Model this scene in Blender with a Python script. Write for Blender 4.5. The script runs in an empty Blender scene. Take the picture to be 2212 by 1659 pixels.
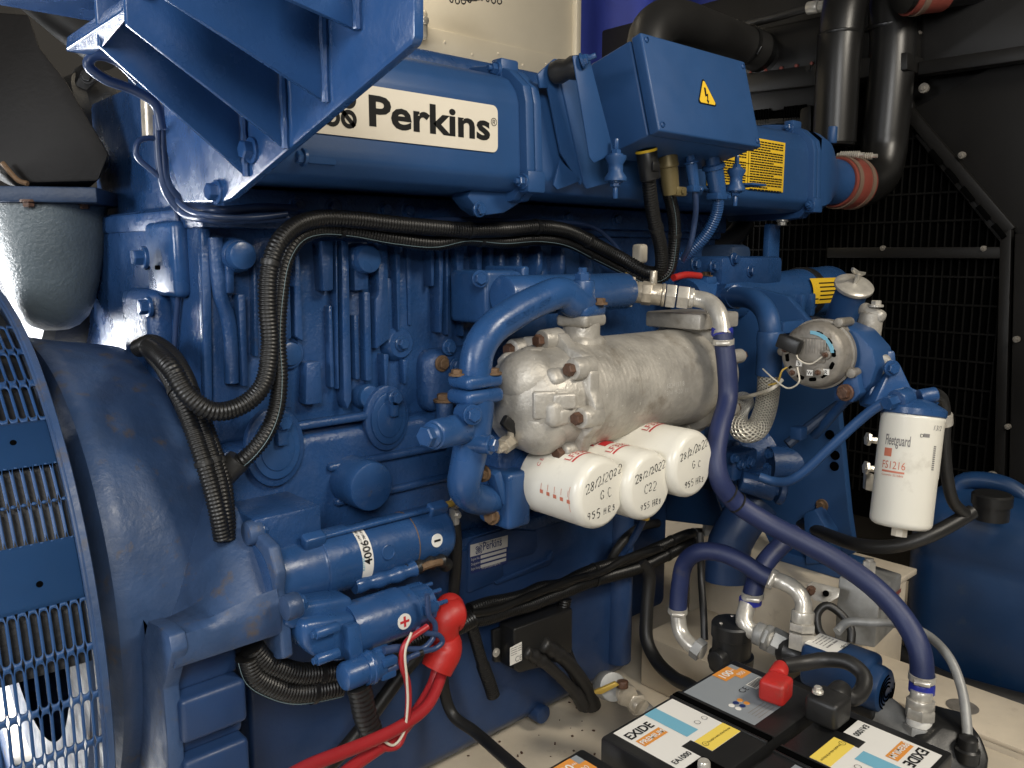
import bpy, bmesh, math, random
from math import sin, cos, tan, pi, radians, sqrt, atan2
from mathutils import Vector, Matrix
V = Vector
random.seed(7)

# ------------------------------------------------------------------ camera
CAM = V((0.0, -1.36, 1.12))          # eye of the photographer, metres; wall of the crankcase is Y=0, floor is Z=0
HEAD, PITCH, FOC = radians(42.3), radians(8.85), 1780.0 / 2212.0
FW = V((sin(HEAD) * cos(PITCH), cos(HEAD) * cos(PITCH), -sin(PITCH)))
RT = V((cos(HEAD), -sin(HEAD), 0.0))
UP = RT.cross(FW)
sc = bpy.context.scene
cam_d = bpy.data.cameras.new('camera')
cam = bpy.data.objects.new('camera', cam_d)
sc.collection.objects.link(cam)
cam.matrix_world = Matrix(((RT.x, UP.x, -FW.x, CAM.x), (RT.y, UP.y, -FW.y, CAM.y), (RT.z, UP.z, -FW.z, CAM.z), (0, 0, 0, 1)))
cam_d.sensor_width = 36.0
cam_d.lens = 36.0 * FOC
cam_d.clip_start, cam_d.clip_end = 0.05, 200.0
sc.camera = cam

# ------------------------------------------------------------------ light
w = bpy.data.worlds.new('World'); sc.world = w; w.use_nodes = True
w.node_tree.nodes['Background'].inputs[0].default_value = (1.0, 0.9, 0.76, 1)
w.node_tree.nodes['Background'].inputs[1].default_value = 0.04
def area(name, loc, target, size, power, col):
    l = bpy.data.lights.new(name, 'AREA'); l.shape = 'RECTANGLE'; l.size, l.size_y = size; l.energy = power; l.color = col
    o = bpy.data.objects.new(name, l); sc.collection.objects.link(o); o.location = loc
    o.rotation_euler = (V(target) - V(loc)).to_track_quat('-Z', 'Y').to_euler()
    return o
# the open side door behind the photographer, the open generator end on the left with an added fill, a little light from above
area('door_light', (1.5, -2.5, 2.75), (1.2, 0, 0.75), (0.75, 0.6), 52, (1.0, 0.92, 0.79))
area('door_sky_light', (-0.9, -2.5, 2.2), (0.6, 0, 0.7), (1.0, 1.0), 58, (0.98, 0.97, 0.95))
area('end_light', (-0.3, 1.75, 1.15), (0.45, -0.2, 1.2), (1.0, 1.2), 300, (0.95, 0.97, 1.0))
area('end_fill_light', (-1.5, -0.3, 1.5), (0.5, -0.1, 1.1), (0.6, 0.6), 24, (0.95, 0.97, 1.0))  # added general fill from the left, mainly for the grey cone
area('back_door_light', (-0.9, 1.2, 0.75), (-0.1, 1.3, -0.3), (0.5, 0.5), 70, (1.0, 0.98, 0.95))
area('roof_light', (1.3, 1.0, 2.7), (1.3, 1.9, 1.6), (1.2, 0.4), 16, (1.0, 0.87, 0.66))
sc.view_settings.view_transform = 'Standard'
sc.view_settings.look = 'None'
sc.view_settings.exposure = 0.1
sc.view_settings.gamma = 1.0
sc.render.engine = 'CYCLES'

# ------------------------------------------------------------------ measuring: a sight line of the photo met with a known plane of the engine
def P(x, y, X=None, Y=None, Z=None, d=None):
    r = FW + RT * ((x - 1106.0) / 2212.0 / FOC) - UP * ((y - 829.5) / 2212.0 / FOC)
    if X is not None: t = (X - CAM.x) / r.x
    elif Y is not None: t = (Y - CAM.y) / r.y
    elif Z is not None: t = (Z - CAM.z) / r.z
    else: t = d
    return CAM + r * t
def S(c, r, x, y):
    return (737.15 * c + x * 0.33347, 553.0 * r + y * 0.33347)
def PZ(c, r, x, y, **k):
    return P(*S(c, r, x, y), **k)

# ------------------------------------------------------------------ materials
MATS = {}
def mat(name, col, rough=0.5, metal=0.0, bump=None, var=0.0, vscale=8.0, coat=0.0, dirt=None, spec=0.5, speck=None, rvar=0.0):
    m = bpy.data.materials.new(name); m.use_nodes = True; MATS[name] = m
    nt = m.node_tree; n = nt.nodes; L = nt.links
    b = n['Principled BSDF']
    b.inputs['Roughness'].default_value = rough; b.inputs['Metallic'].default_value = metal
    b.inputs['Specular IOR Level'].default_value = spec
    if coat: b.inputs['Coat Weight'].default_value = coat; b.inputs['Coat Roughness'].default_value = 0.12
    tc = n.new('ShaderNodeTexCoord'); co = tc.outputs['Object']
    cur = None
    def noise(scale, detail=4, rough_=0.6):
        t = n.new('ShaderNodeTexNoise'); t.inputs['Scale'].default_value = scale; t.inputs['Detail'].default_value = detail
        t.inputs['Roughness'].default_value = rough_; L.new(co, t.inputs['Vector']); return t.outputs['Fac']
    def ramp(fac, a, b_):
        r = n.new('ShaderNodeMapRange'); r.inputs[1].default_value = a; r.inputs[2].default_value = b_; L.new(fac, r.inputs[0]); return r.outputs[0]
    def mix(fac, a, c):
        x = n.new('ShaderNodeMix'); x.data_type = 'RGBA'; L.new(fac, x.inputs['Factor'])
        for sk, v in ((x.inputs[6], a), (x.inputs[7], c)):
            if isinstance(v, (tuple, list)): sk.default_value = (*v[:3], 1)
            else: L.new(v, sk)
        return x.outputs[2]
    cur = tuple(col)
    if var:
        f = ramp(noise(vscale, 5), 0.3, 0.7)
        cur = mix(f, tuple(c * (1 - var) for c in col), tuple(min(1, c * (1 + var)) for c in col))
    if speck:                                   # (colour, scale, threshold): small patches
        f = ramp(noise(speck[1], 6, 0.7), speck[2], speck[2] + 0.05); cur = mix(f, cur, speck[0])
    if dirt:                                    # (colour, scale, threshold, softness)
        f = ramp(noise(dirt[1], 7, 0.65), dirt[2], dirt[2] + dirt[3]); cur = mix(f, cur, dirt[0])
    if isinstance(cur, tuple): b.inputs['Base Color'].default_value = (*cur, 1)
    else: L.new(cur, b.inputs['Base Color'])
    if rvar:
        f = noise(vscale * 2.3, 4); r = n.new('ShaderNodeMapRange'); r.inputs[1].default_value = 0.3; r.inputs[2].default_value = 0.7
        r.inputs[3].default_value = max(0.02, rough - rvar); r.inputs[4].default_value = rough + rvar; L.new(f, r.inputs[0]); L.new(r.outputs[0], b.inputs['Roughness'])
    if bump:
        bp = n.new('ShaderNodeBump'); bp.inputs['Strength'].default_value = bump[1]; bp.inputs['Distance'].default_value = 0.004
        L.new(noise(bump[0], 5), bp.inputs['Height']); L.new(bp.outputs[0], b.inputs['Normal'])
    return m
BLUE = (0.017, 0.055, 0.155)
mat('cast_blue', BLUE, 0.32, bump=(110, 0.45), var=0.2, vscale=6, rvar=0.2, dirt=((0.05, 0.045, 0.035), 9, 0.66, 0.14))
mat('smooth_blue', (0.018, 0.062, 0.17), 0.45, spec=0.4, bump=(240, 0.06), var=0.06, rvar=0.06)
mat('machined_blue', (0.02, 0.066, 0.18), 0.3, bump=(70, 0.16), var=0.16, rvar=0.12, speck=((0.13, 0.09, 0.06), 90, 0.735), dirt=((0.07, 0.06, 0.045), 14, 0.68, 0.1))
mat('worn_blue', (0.034, 0.068, 0.15), 0.46, bump=(55, 0.4), var=0.22, vscale=9, rvar=0.16, dirt=((0.10, 0.075, 0.045), 21, 0.575, 0.16), speck=((0.17, 0.14, 0.09), 70, 0.70))
mat('sump_blue', (0.016, 0.042, 0.115), 0.42, bump=(40, 0.15), var=0.15, rvar=0.12, dirt=((0.2, 0.2, 0.2), 11, 0.72, 0.1))
mat('bracket_blue', (0.02, 0.064, 0.18), 0.24, bump=(120, 0.1), var=0.08, rvar=0.08)
mat('dark_blue', (0.016, 0.036, 0.08), 0.5, bump=(90, 0.3), var=0.2)
mat('drum_blue', (0.007, 0.034, 0.1), 0.42, bump=(25, 0.12), var=0.12, rvar=0.1, dirt=((0.05, 0.07, 0.1), 10, 0.6, 0.2))
mat('hose_blue', (0.013, 0.022, 0.078), 0.5, bump=(300, 0.1), var=0.14, dirt=((0.06, 0.055, 0.06), 12, 0.6, 0.15))
mat('clip_blue', (0.02, 0.03, 0.28), 0.4)
mat('black_conduit', (0.007, 0.0068, 0.0065), 0.4, var=0.2)
mat('black_rubber', (0.014, 0.0135, 0.013), 0.45, bump=(200, 0.08), var=0.2)
mat('tape_black', (0.012, 0.012, 0.012), 0.4, bump=(60, 0.3))
mat('black_paint', (0.008, 0.0078, 0.0075), 0.35, bump=(160, 0.06), var=0.1)
mat('black_sheet', (0.008, 0.0075, 0.007), 0.45, spec=0.3, bump=(60, 0.05), var=0.12)
mat('black_plastic', (0.011, 0.011, 0.011), 0.38, var=0.1, bump=(300, 0.06))
mat('guard_black', (0.0035, 0.0033, 0.003), 0.7, spec=0.12)
mat('soot_black', (0.007, 0.0062, 0.0058), 0.6, spec=0.25, bump=(80, 0.2), var=0.2)
mat('turbo_dark', (0.012, 0.013, 0.015), 0.55, bump=(90, 0.4), var=0.3)
mat('volute_grey', (0.1, 0.125, 0.138), 0.38, bump=(130, 0.5), var=0.15, rvar=0.1)
mat('cast_aluminium', (0.40, 0.375, 0.33), 0.42, metal=0.3, bump=(80, 0.5), var=0.3, vscale=12, rvar=0.12, speck=((0.85, 0.82, 0.76), 120, 0.655), dirt=((0.17, 0.14, 0.1), 10, 0.56, 0.22))
mat('alloy_grey', (0.24, 0.22, 0.19), 0.5, metal=0.4, bump=(90, 0.3), var=0.3, vscale=25, dirt=((0.1, 0.08, 0.06), 30, 0.6, 0.15))
mat('zinc', (0.55, 0.52, 0.46), 0.3, metal=0.45, var=0.2, vscale=40, bump=(150, 0.1))
mat('galvanised', (0.27, 0.27, 0.26), 0.5, metal=0.3, var=0.3, vscale=16, bump=(60, 0.1))
mat('brass_olive', (0.16, 0.125, 0.055), 0.45, metal=0.4, var=0.15)
mat('nickel', (0.45, 0.4, 0.32), 0.3, metal=0.45, var=0.2, vscale=50, bump=(100, 0.15))
mat('rust_bolt', (0.085, 0.04, 0.022), 0.55, bump=(200, 0.4), var=0.4, vscale=90)
mat('rust_part', (0.12, 0.07, 0.035), 0.7, bump=(200, 0.3), var=0.3, vscale=60)
mat('cream_paint', (0.55, 0.5, 0.4), 0.55, bump=(400, 0.12), var=0.03)
mat('beige_paint', (0.62, 0.54, 0.42), 0.42, bump=(60, 0.08), var=0.1, rvar=0.1, dirt=((0.26, 0.19, 0.13), 7, 0.6, 0.2), speck=((0.18, 0.12, 0.08), 45, 0.745))
mat('white_panel', (0.8, 0.79, 0.76), 0.6)
mat('curtain_blue', (0.03, 0.05, 0.32), 0.6, var=0.1)
mat('filter_white', (0.74, 0.71, 0.62), 0.28, var=0.02, bump=(25, 0.03), dirt=((0.42, 0.38, 0.3), 9, 0.63, 0.25), speck=((0.3, 0.25, 0.18), 130, 0.76))
mat('print_red', (0.5, 0.03, 0.035), 0.45)
mat('print_orange', (0.66, 0.26, 0.045), 0.45)
mat('print_faded_red', (0.55, 0.17, 0.1), 0.5)
mat('print_black', (0.008, 0.008, 0.008), 0.6, spec=0.2)
mat('print_navy', (0.012, 0.025, 0.11), 0.45)
mat('print_grey', (0.2, 0.19, 0.18), 0.5)
mat('print_green', (0.05, 0.12, 0.09), 0.5)
mat('print_skyblue', (0.16, 0.4, 0.52), 0.42)
mat('label_white', (0.72, 0.7, 0.65), 0.42, var=0.02)
mat('label_cream', (0.66, 0.6, 0.49), 0.4, var=0.04)
mat('label_grey', (0.24, 0.26, 0.275), 0.42, var=0.03)
mat('label_yellow', (0.78, 0.5, 0.03), 0.42, var=0.03)
mat('label_lemon', (0.8, 0.6, 0.1), 0.42)
mat('label_silver', (0.5, 0.48, 0.44), 0.4)
mat('red_rubber', (0.42, 0.02, 0.016), 0.45, bump=(55, 0.25), var=0.15, dirt=((0.2, 0.06, 0.045), 18, 0.58, 0.2))
mat('red_cable', (0.36, 0.02, 0.025), 0.42, bump=(60, 0.05), var=0.1)
mat('silicone_red', (0.2, 0.045, 0.032), 0.5, bump=(150, 0.15), var=0.15)
mat('strap_brown', (0.22, 0.15, 0.11), 0.5, metal=0.3)
mat('wire_white', (0.6, 0.55, 0.45), 0.5)
mat('stripe_pale', (0.14, 0.2, 0.22), 0.5)
mat('wire_blue', (0.03, 0.055, 0.13), 0.35)
mat('brass_yellow', (0.45, 0.3, 0.06), 0.4, metal=0.3)
mat('void_black', (0.002, 0.002, 0.002), 0.9, spec=0.0)
# braided steel: crossing wires in UV space
def braid():
    m = mat('braid_steel', (0.5, 0.46, 0.38), 0.35, metal=0.45)
    nt = m.node_tree; n = nt.nodes; L = nt.links; b = n['Principled BSDF']
    uv = n.new('ShaderNodeUVMap'); sp = n.new('ShaderNodeSeparateXYZ'); L.new(uv.outputs[0], sp.inputs[0])
    def wave(sgn):
        a = n.new('ShaderNodeMath'); a.operation = 'MULTIPLY'; a.inputs[1].default_value = 14.0; L.new(sp.outputs[0], a.inputs[0])
        c = n.new('ShaderNodeMath'); c.operation = 'MULTIPLY'; c.inputs[1].default_value = sgn * 130.0; L.new(sp.outputs[1], c.inputs[0])
        s = n.new('ShaderNodeMath'); s.operation = 'ADD'; L.new(a.outputs[0], s.inputs[0]); L.new(c.outputs[0], s.inputs[1])
        t = n.new('ShaderNodeMath'); t.operation = 'MULTIPLY'; t.inputs[1].default_value = 6.28318; L.new(s.outputs[0], t.inputs[0])
        q = n.new('ShaderNodeMath'); q.operation = 'SINE'; L.new(t.outputs[0], q.inputs[0]); return q.outputs[0]
    mx = n.new('ShaderNodeMath'); mx.operation = 'MAXIMUM'; L.new(wave(1), mx.inputs[0]); L.new(wave(-1), mx.inputs[1])
    bp = n.new('ShaderNodeBump'); bp.inputs['Strength'].default_value = 1.0; bp.inputs['Distance'].default_value = 0.003
    L.new(mx.outputs[0], bp.inputs['Height']); L.new(bp.outputs[0], b.inputs['Normal'])
    r = n.new('ShaderNodeMapRange'); r.inputs[1].default_value = -1.0; r.inputs[2].default_value = -0.1; L.new(mx.outputs[0], r.inputs[0])
    x = n.new('ShaderNodeMix'); x.data_type = 'RGBA'; x.inputs[6].default_value = (0.16, 0.14, 0.11, 1); x.inputs[7].default_value = (0.8, 0.75, 0.64, 1)
    L.new(r.outputs[0], x.inputs['Factor']); L.new(x.outputs[2], b.inputs['Base Color'])
braid()

# ------------------------------------------------------------------ mesh building
COL = sc.collection
def frame(ax):
    ax = V(ax).normalized()
    t = V((0, 0, 1)) if abs(ax.z) < 0.9 else V((1, 0, 0))
    u = t.cross(ax).normalized(); return u, ax.cross(u), ax
def catmull(pts, step):
    pts = [V(p) for p in pts]
    if len(pts) == 2:
        n = max(2, int((pts[1] - pts[0]).length / step) + 1)
        return [pts[0].lerp(pts[1], i / (n - 1)) for i in range(n)]
    e = [pts[0] * 2 - pts[1]] + pts + [pts[-1] * 2 - pts[-2]]
    dense = []
    for i in range(1, len(e) - 2):
        a, b, c, d = e[i - 1:i + 3]
        t0 = 0; t1 = t0 + sqrt((b - a).length) + 1e-6; t2 = t1 + sqrt((c - b).length) + 1e-6; t3 = t2 + sqrt((d - c).length) + 1e-6
        for k in range(24):
            t = t1 + (t2 - t1) * k / 24
            A1 = a * ((t1 - t) / (t1 - t0)) + b * ((t - t0) / (t1 - t0)); A2 = b * ((t2 - t) / (t2 - t1)) + c * ((t - t1) / (t2 - t1)); A3 = c * ((t3 - t) / (t3 - t2)) + d * ((t - t2) / (t3 - t2))
            B1 = A1 * ((t2 - t) / (t2 - t0)) + A2 * ((t - t0) / (t2 - t0)); B2 = A2 * ((t3 - t) / (t3 - t1)) + A3 * ((t - t1) / (t3 - t1))
            dense.append(B1 * ((t2 - t) / (t2 - t1)) + B2 * ((t - t1) / (t2 - t1)))
    dense.append(pts[-1])
    out = [dense[0]]; acc = 0.0
    for i in range(1, len(dense)):
        seg = dense[i] - dense[i - 1]; L = seg.length
        while L > 1e-9 and acc + L >= step:
            f = (step - acc) / L; p = dense[i] - seg * (1 - f); out.append(p); seg = dense[i] - p; L = seg.length; acc = 0.0
        acc += L
    if (out[-1] - dense[-1]).length > step * 0.3: out.append(dense[-1])
    return out

class B:
    """collects shapes into one mesh"""
    def __init__(s): s.bm = bmesh.new(); s.uv = None
    def box(s, c, size, rot=None, bev=0.0, seg=2, taper=None):
        b = bmesh.new(); bmesh.ops.create_cube(b, size=1.0)
        for v in b.verts:
            k = 1.0
            if taper and v.co.z > 0: k = taper
            v.co = V((v.co.x * size[0] * k, v.co.y * size[1] * k, v.co.z * size[2]))
        if bev: bmesh.ops.bevel(b, geom=b.edges[:], offset=min(bev, min(size) * 0.45), segments=seg, profile=0.5, affect='EDGES')
        R = rot.to_3x3() if rot else Matrix.Identity(3)
        for v in b.verts: v.co = R @ v.co + V(c)
        s._merge(b); return s
    def _merge(s, b):
        me = bpy.data.meshes.new('tmp'); b.to_mesh(me); b.free(); s.bm.from_mesh(me); bpy.data.meshes.remove(me)
    def lathe(s, o, ax, prof, n=32, cap0=True, cap1=True, a0=0.0, a1=2 * pi, skew=None):
        u, v_, ax = frame(ax); o = V(o); full = abs(a1 - a0 - 2 * pi) < 1e-6
        m = n if full else n + 1; rings = []
        for (t, r) in prof:
            rings.append([s.bm.verts.new(o + ax * t + (u * cos(a0 + (a1 - a0) * k / n) + v_ * sin(a0 + (a1 - a0) * k / n)) * r) for k in range(m)])
        for a, b in zip(rings[:-1], rings[1:]):
            for k in range(n):
                k2 = (k + 1) % m
                s.bm.faces.new((a[k], a[k2], b[k2], b[k]))
        if full:
            if cap0 and prof[0][1] > 1e-6: s.bm.faces.new(rings[0][::-1])
            if cap1 and prof[-1][1] > 1e-6: s.bm.faces.new(rings[-1])
        return s
    def cyl(s, p0, p1, r0, r1=None, n=24, bev=0.0):
        p0, p1 = V(p0), V(p1); L = (p1 - p0).length; r1 = r0 if r1 is None else r1
        if bev:
            prof = [(0, r0 - bev), (bev * 0.3, r0 - bev * 0.3), (bev, r0), (L - bev, r1), (L - bev * 0.3, r1 - bev * 0.3), (L, r1 - bev)]
        else: prof = [(0, r0), (L, r1)]
        return s.lathe(p0, p1 - p0, prof, n)
    def hexa(s, p0, p1, r, n=6):
        p0, p1 = V(p0), V(p1); L = (p1 - p0).length; c = r * 0.14
        return s.lathe(p0, p1 - p0, [(0, r), (L - c, r), (L, r - c)], n)
    def sweep(s, pts, r, n=14, step=None, corr=None, caps=True, rfun=None, flat=None):
        step = step or max(0.004, r * 0.6)
        if corr: step = corr[0] / 4.0
        path = catmull(pts, step)
        if s.uv is None: s.uv = s.bm.loops.layers.uv.new('UVMap')
        T = (path[1] - path[0]).normalized(); u, v_, _ = frame(T); rings = []; Ls = []; acc = 0
        for i, p in enumerate(path):
            t = (path[min(i + 1, len(path) - 1)] - path[max(i - 1, 0)])
            if t.length < 1e-9: t = T
            t = t.normalized(); q = T.rotation_difference(t); u = (q @ u); u = (u - t * u.dot(t)).normalized(); T = t
            w_ = t.cross(u)
            rr = r if not rfun else r * rfun(i / (len(path) - 1))
            if corr: rr = rr * (1.0 if i % 4 in (0, 1) else 1.0 - corr[1])
            rings.append([s.bm.verts.new(p + (u * cos(2 * pi * k / n) + w_ * sin(2 * pi * k / n)) * rr) for k in range(n)]); Ls.append(acc)
            if i < len(path) - 1: acc += (path[i + 1] - p).length
        for i in range(len(rings) - 1):
            a, b = rings[i], rings[i + 1]
            for k in range(n):
                f = s.bm.faces.new((a[k], a[(k + 1) % n], b[(k + 1) % n], b[k]))
                for lp, (uu, vv) in zip(f.loops, ((k / n, Ls[i]), ((k + 1) / n, Ls[i]), ((k + 1) / n, Ls[i + 1]), (k / n, Ls[i + 1]))): lp[s.uv].uv = (uu, vv)
        if caps: s.bm.faces.new(rings[0][::-1]); s.bm.faces.new(rings[-1])
        return s
    def prism(s, pts, vec, bev=0.0, seg=2, holes=None):
        """closed outline (3D points of one plane) pushed along vec"""
        b = bmesh.new(); vec = V(vec)
        a = [b.verts.new(V(p)) for p in pts]; f = b.faces.new(a)
        r = bmesh.ops.extrude_face_region(b, geom=[f])
        for e in r['geom']:
            if isinstance(e, bmesh.types.BMVert): e.co += vec
        bmesh.ops.recalc_face_normals(b, faces=b.faces[:])
        if bev: bmesh.ops.bevel(b, geom=b.edges[:], offset=bev, segments=seg, profile=0.5, affect='EDGES', clamp_overlap=True)
        s._merge(b); return s
    def ball(s, c, r, sx=1, sy=1, sz=1, n=16):
        b = bmesh.new(); bmesh.ops.create_uvsphere(b, u_segments=n, v_segments=max(6, n // 2), radius=r)
        for v in b.verts: v.co = V((v.co.x * sx, v.co.y * sy, v.co.z * sz)) + V(c)
        s._merge(b); return s
    def faces(s, vs, fs):
        vv = [s.bm.verts.new(V(p)) for p in vs]
        for f in fs:
            try: s.bm.faces.new([vv[i] for i in f])
            except ValueError: pass
        return s
    def quad(s, o, u, v_, w_, h): # flat print, o = centre
        o, u, v_ = V(o), V(u), V(v_)
        return s.faces([o - u * w_ / 2 - v_ * h / 2, o + u * w_ / 2 - v_ * h / 2, o + u * w_ / 2 + v_ * h / 2, o - u * w_ / 2 + v_ * h / 2], [(0, 1, 2, 3)])
    def out(s, name, m, parent=None, angle=35, recalc=True, label=None, kind=None):
        if recalc: bmesh.ops.recalc_face_normals(s.bm, faces=s.bm.faces[:])
        me = bpy.data.meshes.new(name); s.bm.to_mesh(me); s.bm.free()
        for p in me.polygons: p.use_smooth = True
        me.set_sharp_from_angle(angle=radians(angle))
        me.materials.append(MATS[m])
        o = bpy.data.objects.new(name, me); COL.objects.link(o)
        if parent is not None:
            o.parent = parent; o.matrix_parent_inverse = Matrix.Translation(-V(parent.get('_o', (0, 0, 0))))
        if label: o['label'] = label
        if kind: o['kind'] = kind
        return o
def thing(name, label, cat, loc, group=None):
    o = bpy.data.objects.new(name, None); COL.objects.link(o); o.location = loc; o.empty_display_size = 0.05
    o['label'] = label; o['category'] = cat; o['_o'] = tuple(loc)
    if group: o['group'] = group
    return o
def tag(o, label, cat, group=None):
    o['label'] = label; o['category'] = cat
    if group: o['group'] = group
    return o
def struct(o): o['kind'] = 'structure'; return o
BOLTS = {}
def bolt(parent, p, ax, r=0.009, h=0.007, m='machined_blue', washer=True, stud=0.0, name='bolt'):
    key = (round(r, 4), round(h, 4), m, washer, stud)
    if key not in BOLTS:
        b = B()
        if washer: b.lathe((0, 0, 0), (0, 0, 1), [(-0.002, r * 1.4), (h * 0.18, r * 1.4), (h * 0.25, r * 1.3)], 16)
        b.hexa((0, 0, 0), (0, 0, h), r)
        if stud: b.cyl((0, 0, h * 0.8), (0, 0, h + stud), r * 0.5, n=10, bev=r * 0.1)
        bmesh.ops.recalc_face_normals(b.bm, faces=b.bm.faces[:])
        me = bpy.data.meshes.new('bolt'); b.bm.to_mesh(me); b.bm.free()
        for q in me.polygons: q.use_smooth = True
        me.set_sharp_from_angle(angle=radians(30)); me.materials.append(MATS[m]); BOLTS[key] = me
    o = bpy.data.objects.new(name, BOLTS[key]); COL.objects.link(o)
    u, v_, a = frame(ax); ph = random.random()
    u, v_ = u * cos(ph) + v_ * sin(ph), v_ * cos(ph) - u * sin(ph); p = V(p)
    o.matrix_basis = Matrix(((u.x, v_.x, a.x, p.x), (u.y, v_.y, a.y, p.y), (u.z, v_.z, a.z, p.z), (0, 0, 0, 1)))
    if parent is not None:
        o.parent = parent; o.matrix_parent_inverse = Matrix.Translation(-V(parent.get('_o', (0, 0, 0))))
    return o
def text2d(t, size, bold=0.0, align='LEFT', shear=0.0, space=1.0):
    c = bpy.data.curves.new('t', 'FONT'); c.body = t; c.size = size; c.offset = bold * size; c.align_x = align; c.shear = shear; c.space_character = space; c.resolution_u = 3
    o = bpy.data.objects.new('t', c); COL.objects.link(o)
    dg = bpy.context.evaluated_depsgraph_get(); me = bpy.data.meshes.new_from_object(o.evaluated_get(dg))
    vs = [v.co.copy() for v in me.vertices]; fs = [tuple(p.vertices) for p in me.polygons]
    bpy.data.objects.remove(o); bpy.data.curves.remove(c); bpy.data.meshes.remove(me)
    return vs, fs
def lettering(parent, t, o, u, v_, size, m='print_black', bold=0.0, align='LEFT', name='lettering', shear=0.0, space=1.0, fit=None, cyl=None):
    """flat print; cyl=(axis_point, axis, radius, angle0): wrapped on a cylinder, x along the axis or round it is chosen by the u flag"""
    vs, fs = text2d(t, size, bold, align, shear, space)
    if fit and vs:
        x0 = min(v.x for v in vs); x1 = max(v.x for v in vs); k = fit / max(1e-6, x1 - x0)
        for v in vs: v.x = (v.x - (x0 if align == 'LEFT' else (x0 + x1) / 2)) * k
    if cyl:
        b = B(); pts = [cyl(v.x, v.y) for v in vs]
    else:
        o, u, v_ = V(o), V(u).normalized(), V(v_).normalized(); pts = [o + u * v.x + v_ * v.y for v in vs]
    return B().faces(pts, fs).out(name, m, parent, recalc=False)
X1, Y1, Z1 = V((1, 0, 0)), V((0, 1, 0)), V((0, 0, 1))
def path(*pts):
    """(x, y, Y) photo point and the depth plane it lies on -> points"""
    return [P(p[0], p[1], Y=p[2]) for p in pts]

# ================================================================== SETTING
struct(B().box((1.75, -0.05, -0.02), (2.9, 2.0, 0.04), bev=0.004).out('floor', 'beige_paint'))
struct(B().box((0.5, 0.5, -0.33), (9.0, 7.0, 0.02)).out('ground', 'white_panel'))
bw = P(1247, 60, Y=1.25).x
wall = B().box((bw - 0.75, 1.27, 1.55), (1.5, 0.03, 1.6), bev=0.003).out('wall', 'cream_paint'); struct(wall)
sz = P(1050, 118, Y=1.25).z
B().box((bw - 0.75, 1.25, sz), (1.46, 0.012, 0.105), bev=0.003).out('rail', 'cream_paint', wall)
B().box((bw - 0.012, 1.243, 1.7), (0.03, 0.03, 1.2), bev=0.005).out('edge_strip', 'cream_paint', wall)
for i in range(7):
    B().ball((bw - 0.06 - i * 0.135, 1.243, sz + (0.012 if i % 2 else -0.012)), 0.0055, 1, 0.5, 1, 10).out('rivet', 'cream_paint', wall)
latch = thing('door_latch', 'small cream block latch on the canopy wall beside the gusset bracket', 'latch', P(905, 55, Y=1.18))
p = P(905, 55, Y=1.2)
B().box(p, (0.045, 0.06, 0.1), bev=0.012, seg=3).out('body', 'cream_paint', latch)
B().cyl(p + V((0.0, -0.045, 0.01)), p + V((0.0, -0.02, 0.01)), 0.014, bev=0.003).out('pin', 'zinc', latch)
# curtain beyond the canopy opening
b = B(); n = 60; vs = []; x0 = bw + 0.05
for i in range(n + 1):
    t = i / n; yy = 1.75 + 0.05 * sin(t * 19) + 0.03 * sin(t * 43 + 1)
    vs += [(x0 - 0.4 + t * 2.6, yy, 0.6), (x0 - 0.4 + t * 2.6, yy + 0.06 * sin(t * 7), 3.0)]
b.faces(vs, [(2 * i, 2 * i + 2, 2 * i + 3, 2 * i + 1) for i in range(n)])
tag(b.out('curtain', 'curtain_blue', recalc=False), 'deep blue hanging sheet seen behind the junction box', 'curtain')
# chain fall just showing at the top of the wall
t = thing('air_duct_boot', 'black rubber boot with a wire edge hanging at the top of the cream wall', 'boot', P(1000, -20, Y=0.9))
B().ball(P(1010, -30, Y=0.9), 0.07, 1.25, 1, 0.62, 20).out('boot', 'black_rubber', t)
for i in range(9):
    q = P(975 + i * 13, -1 + 4 * sin(i), Y=0.88)
    B().lathe(q, (1, 0.3 * sin(i), 0.4), [(-0.003, 0.008), (0.0, 0.011), (0.003, 0.008), (0.0, 0.006), (-0.003, 0.008)], 10, False, False).out('wire_loop', 'black_paint', t)

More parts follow.
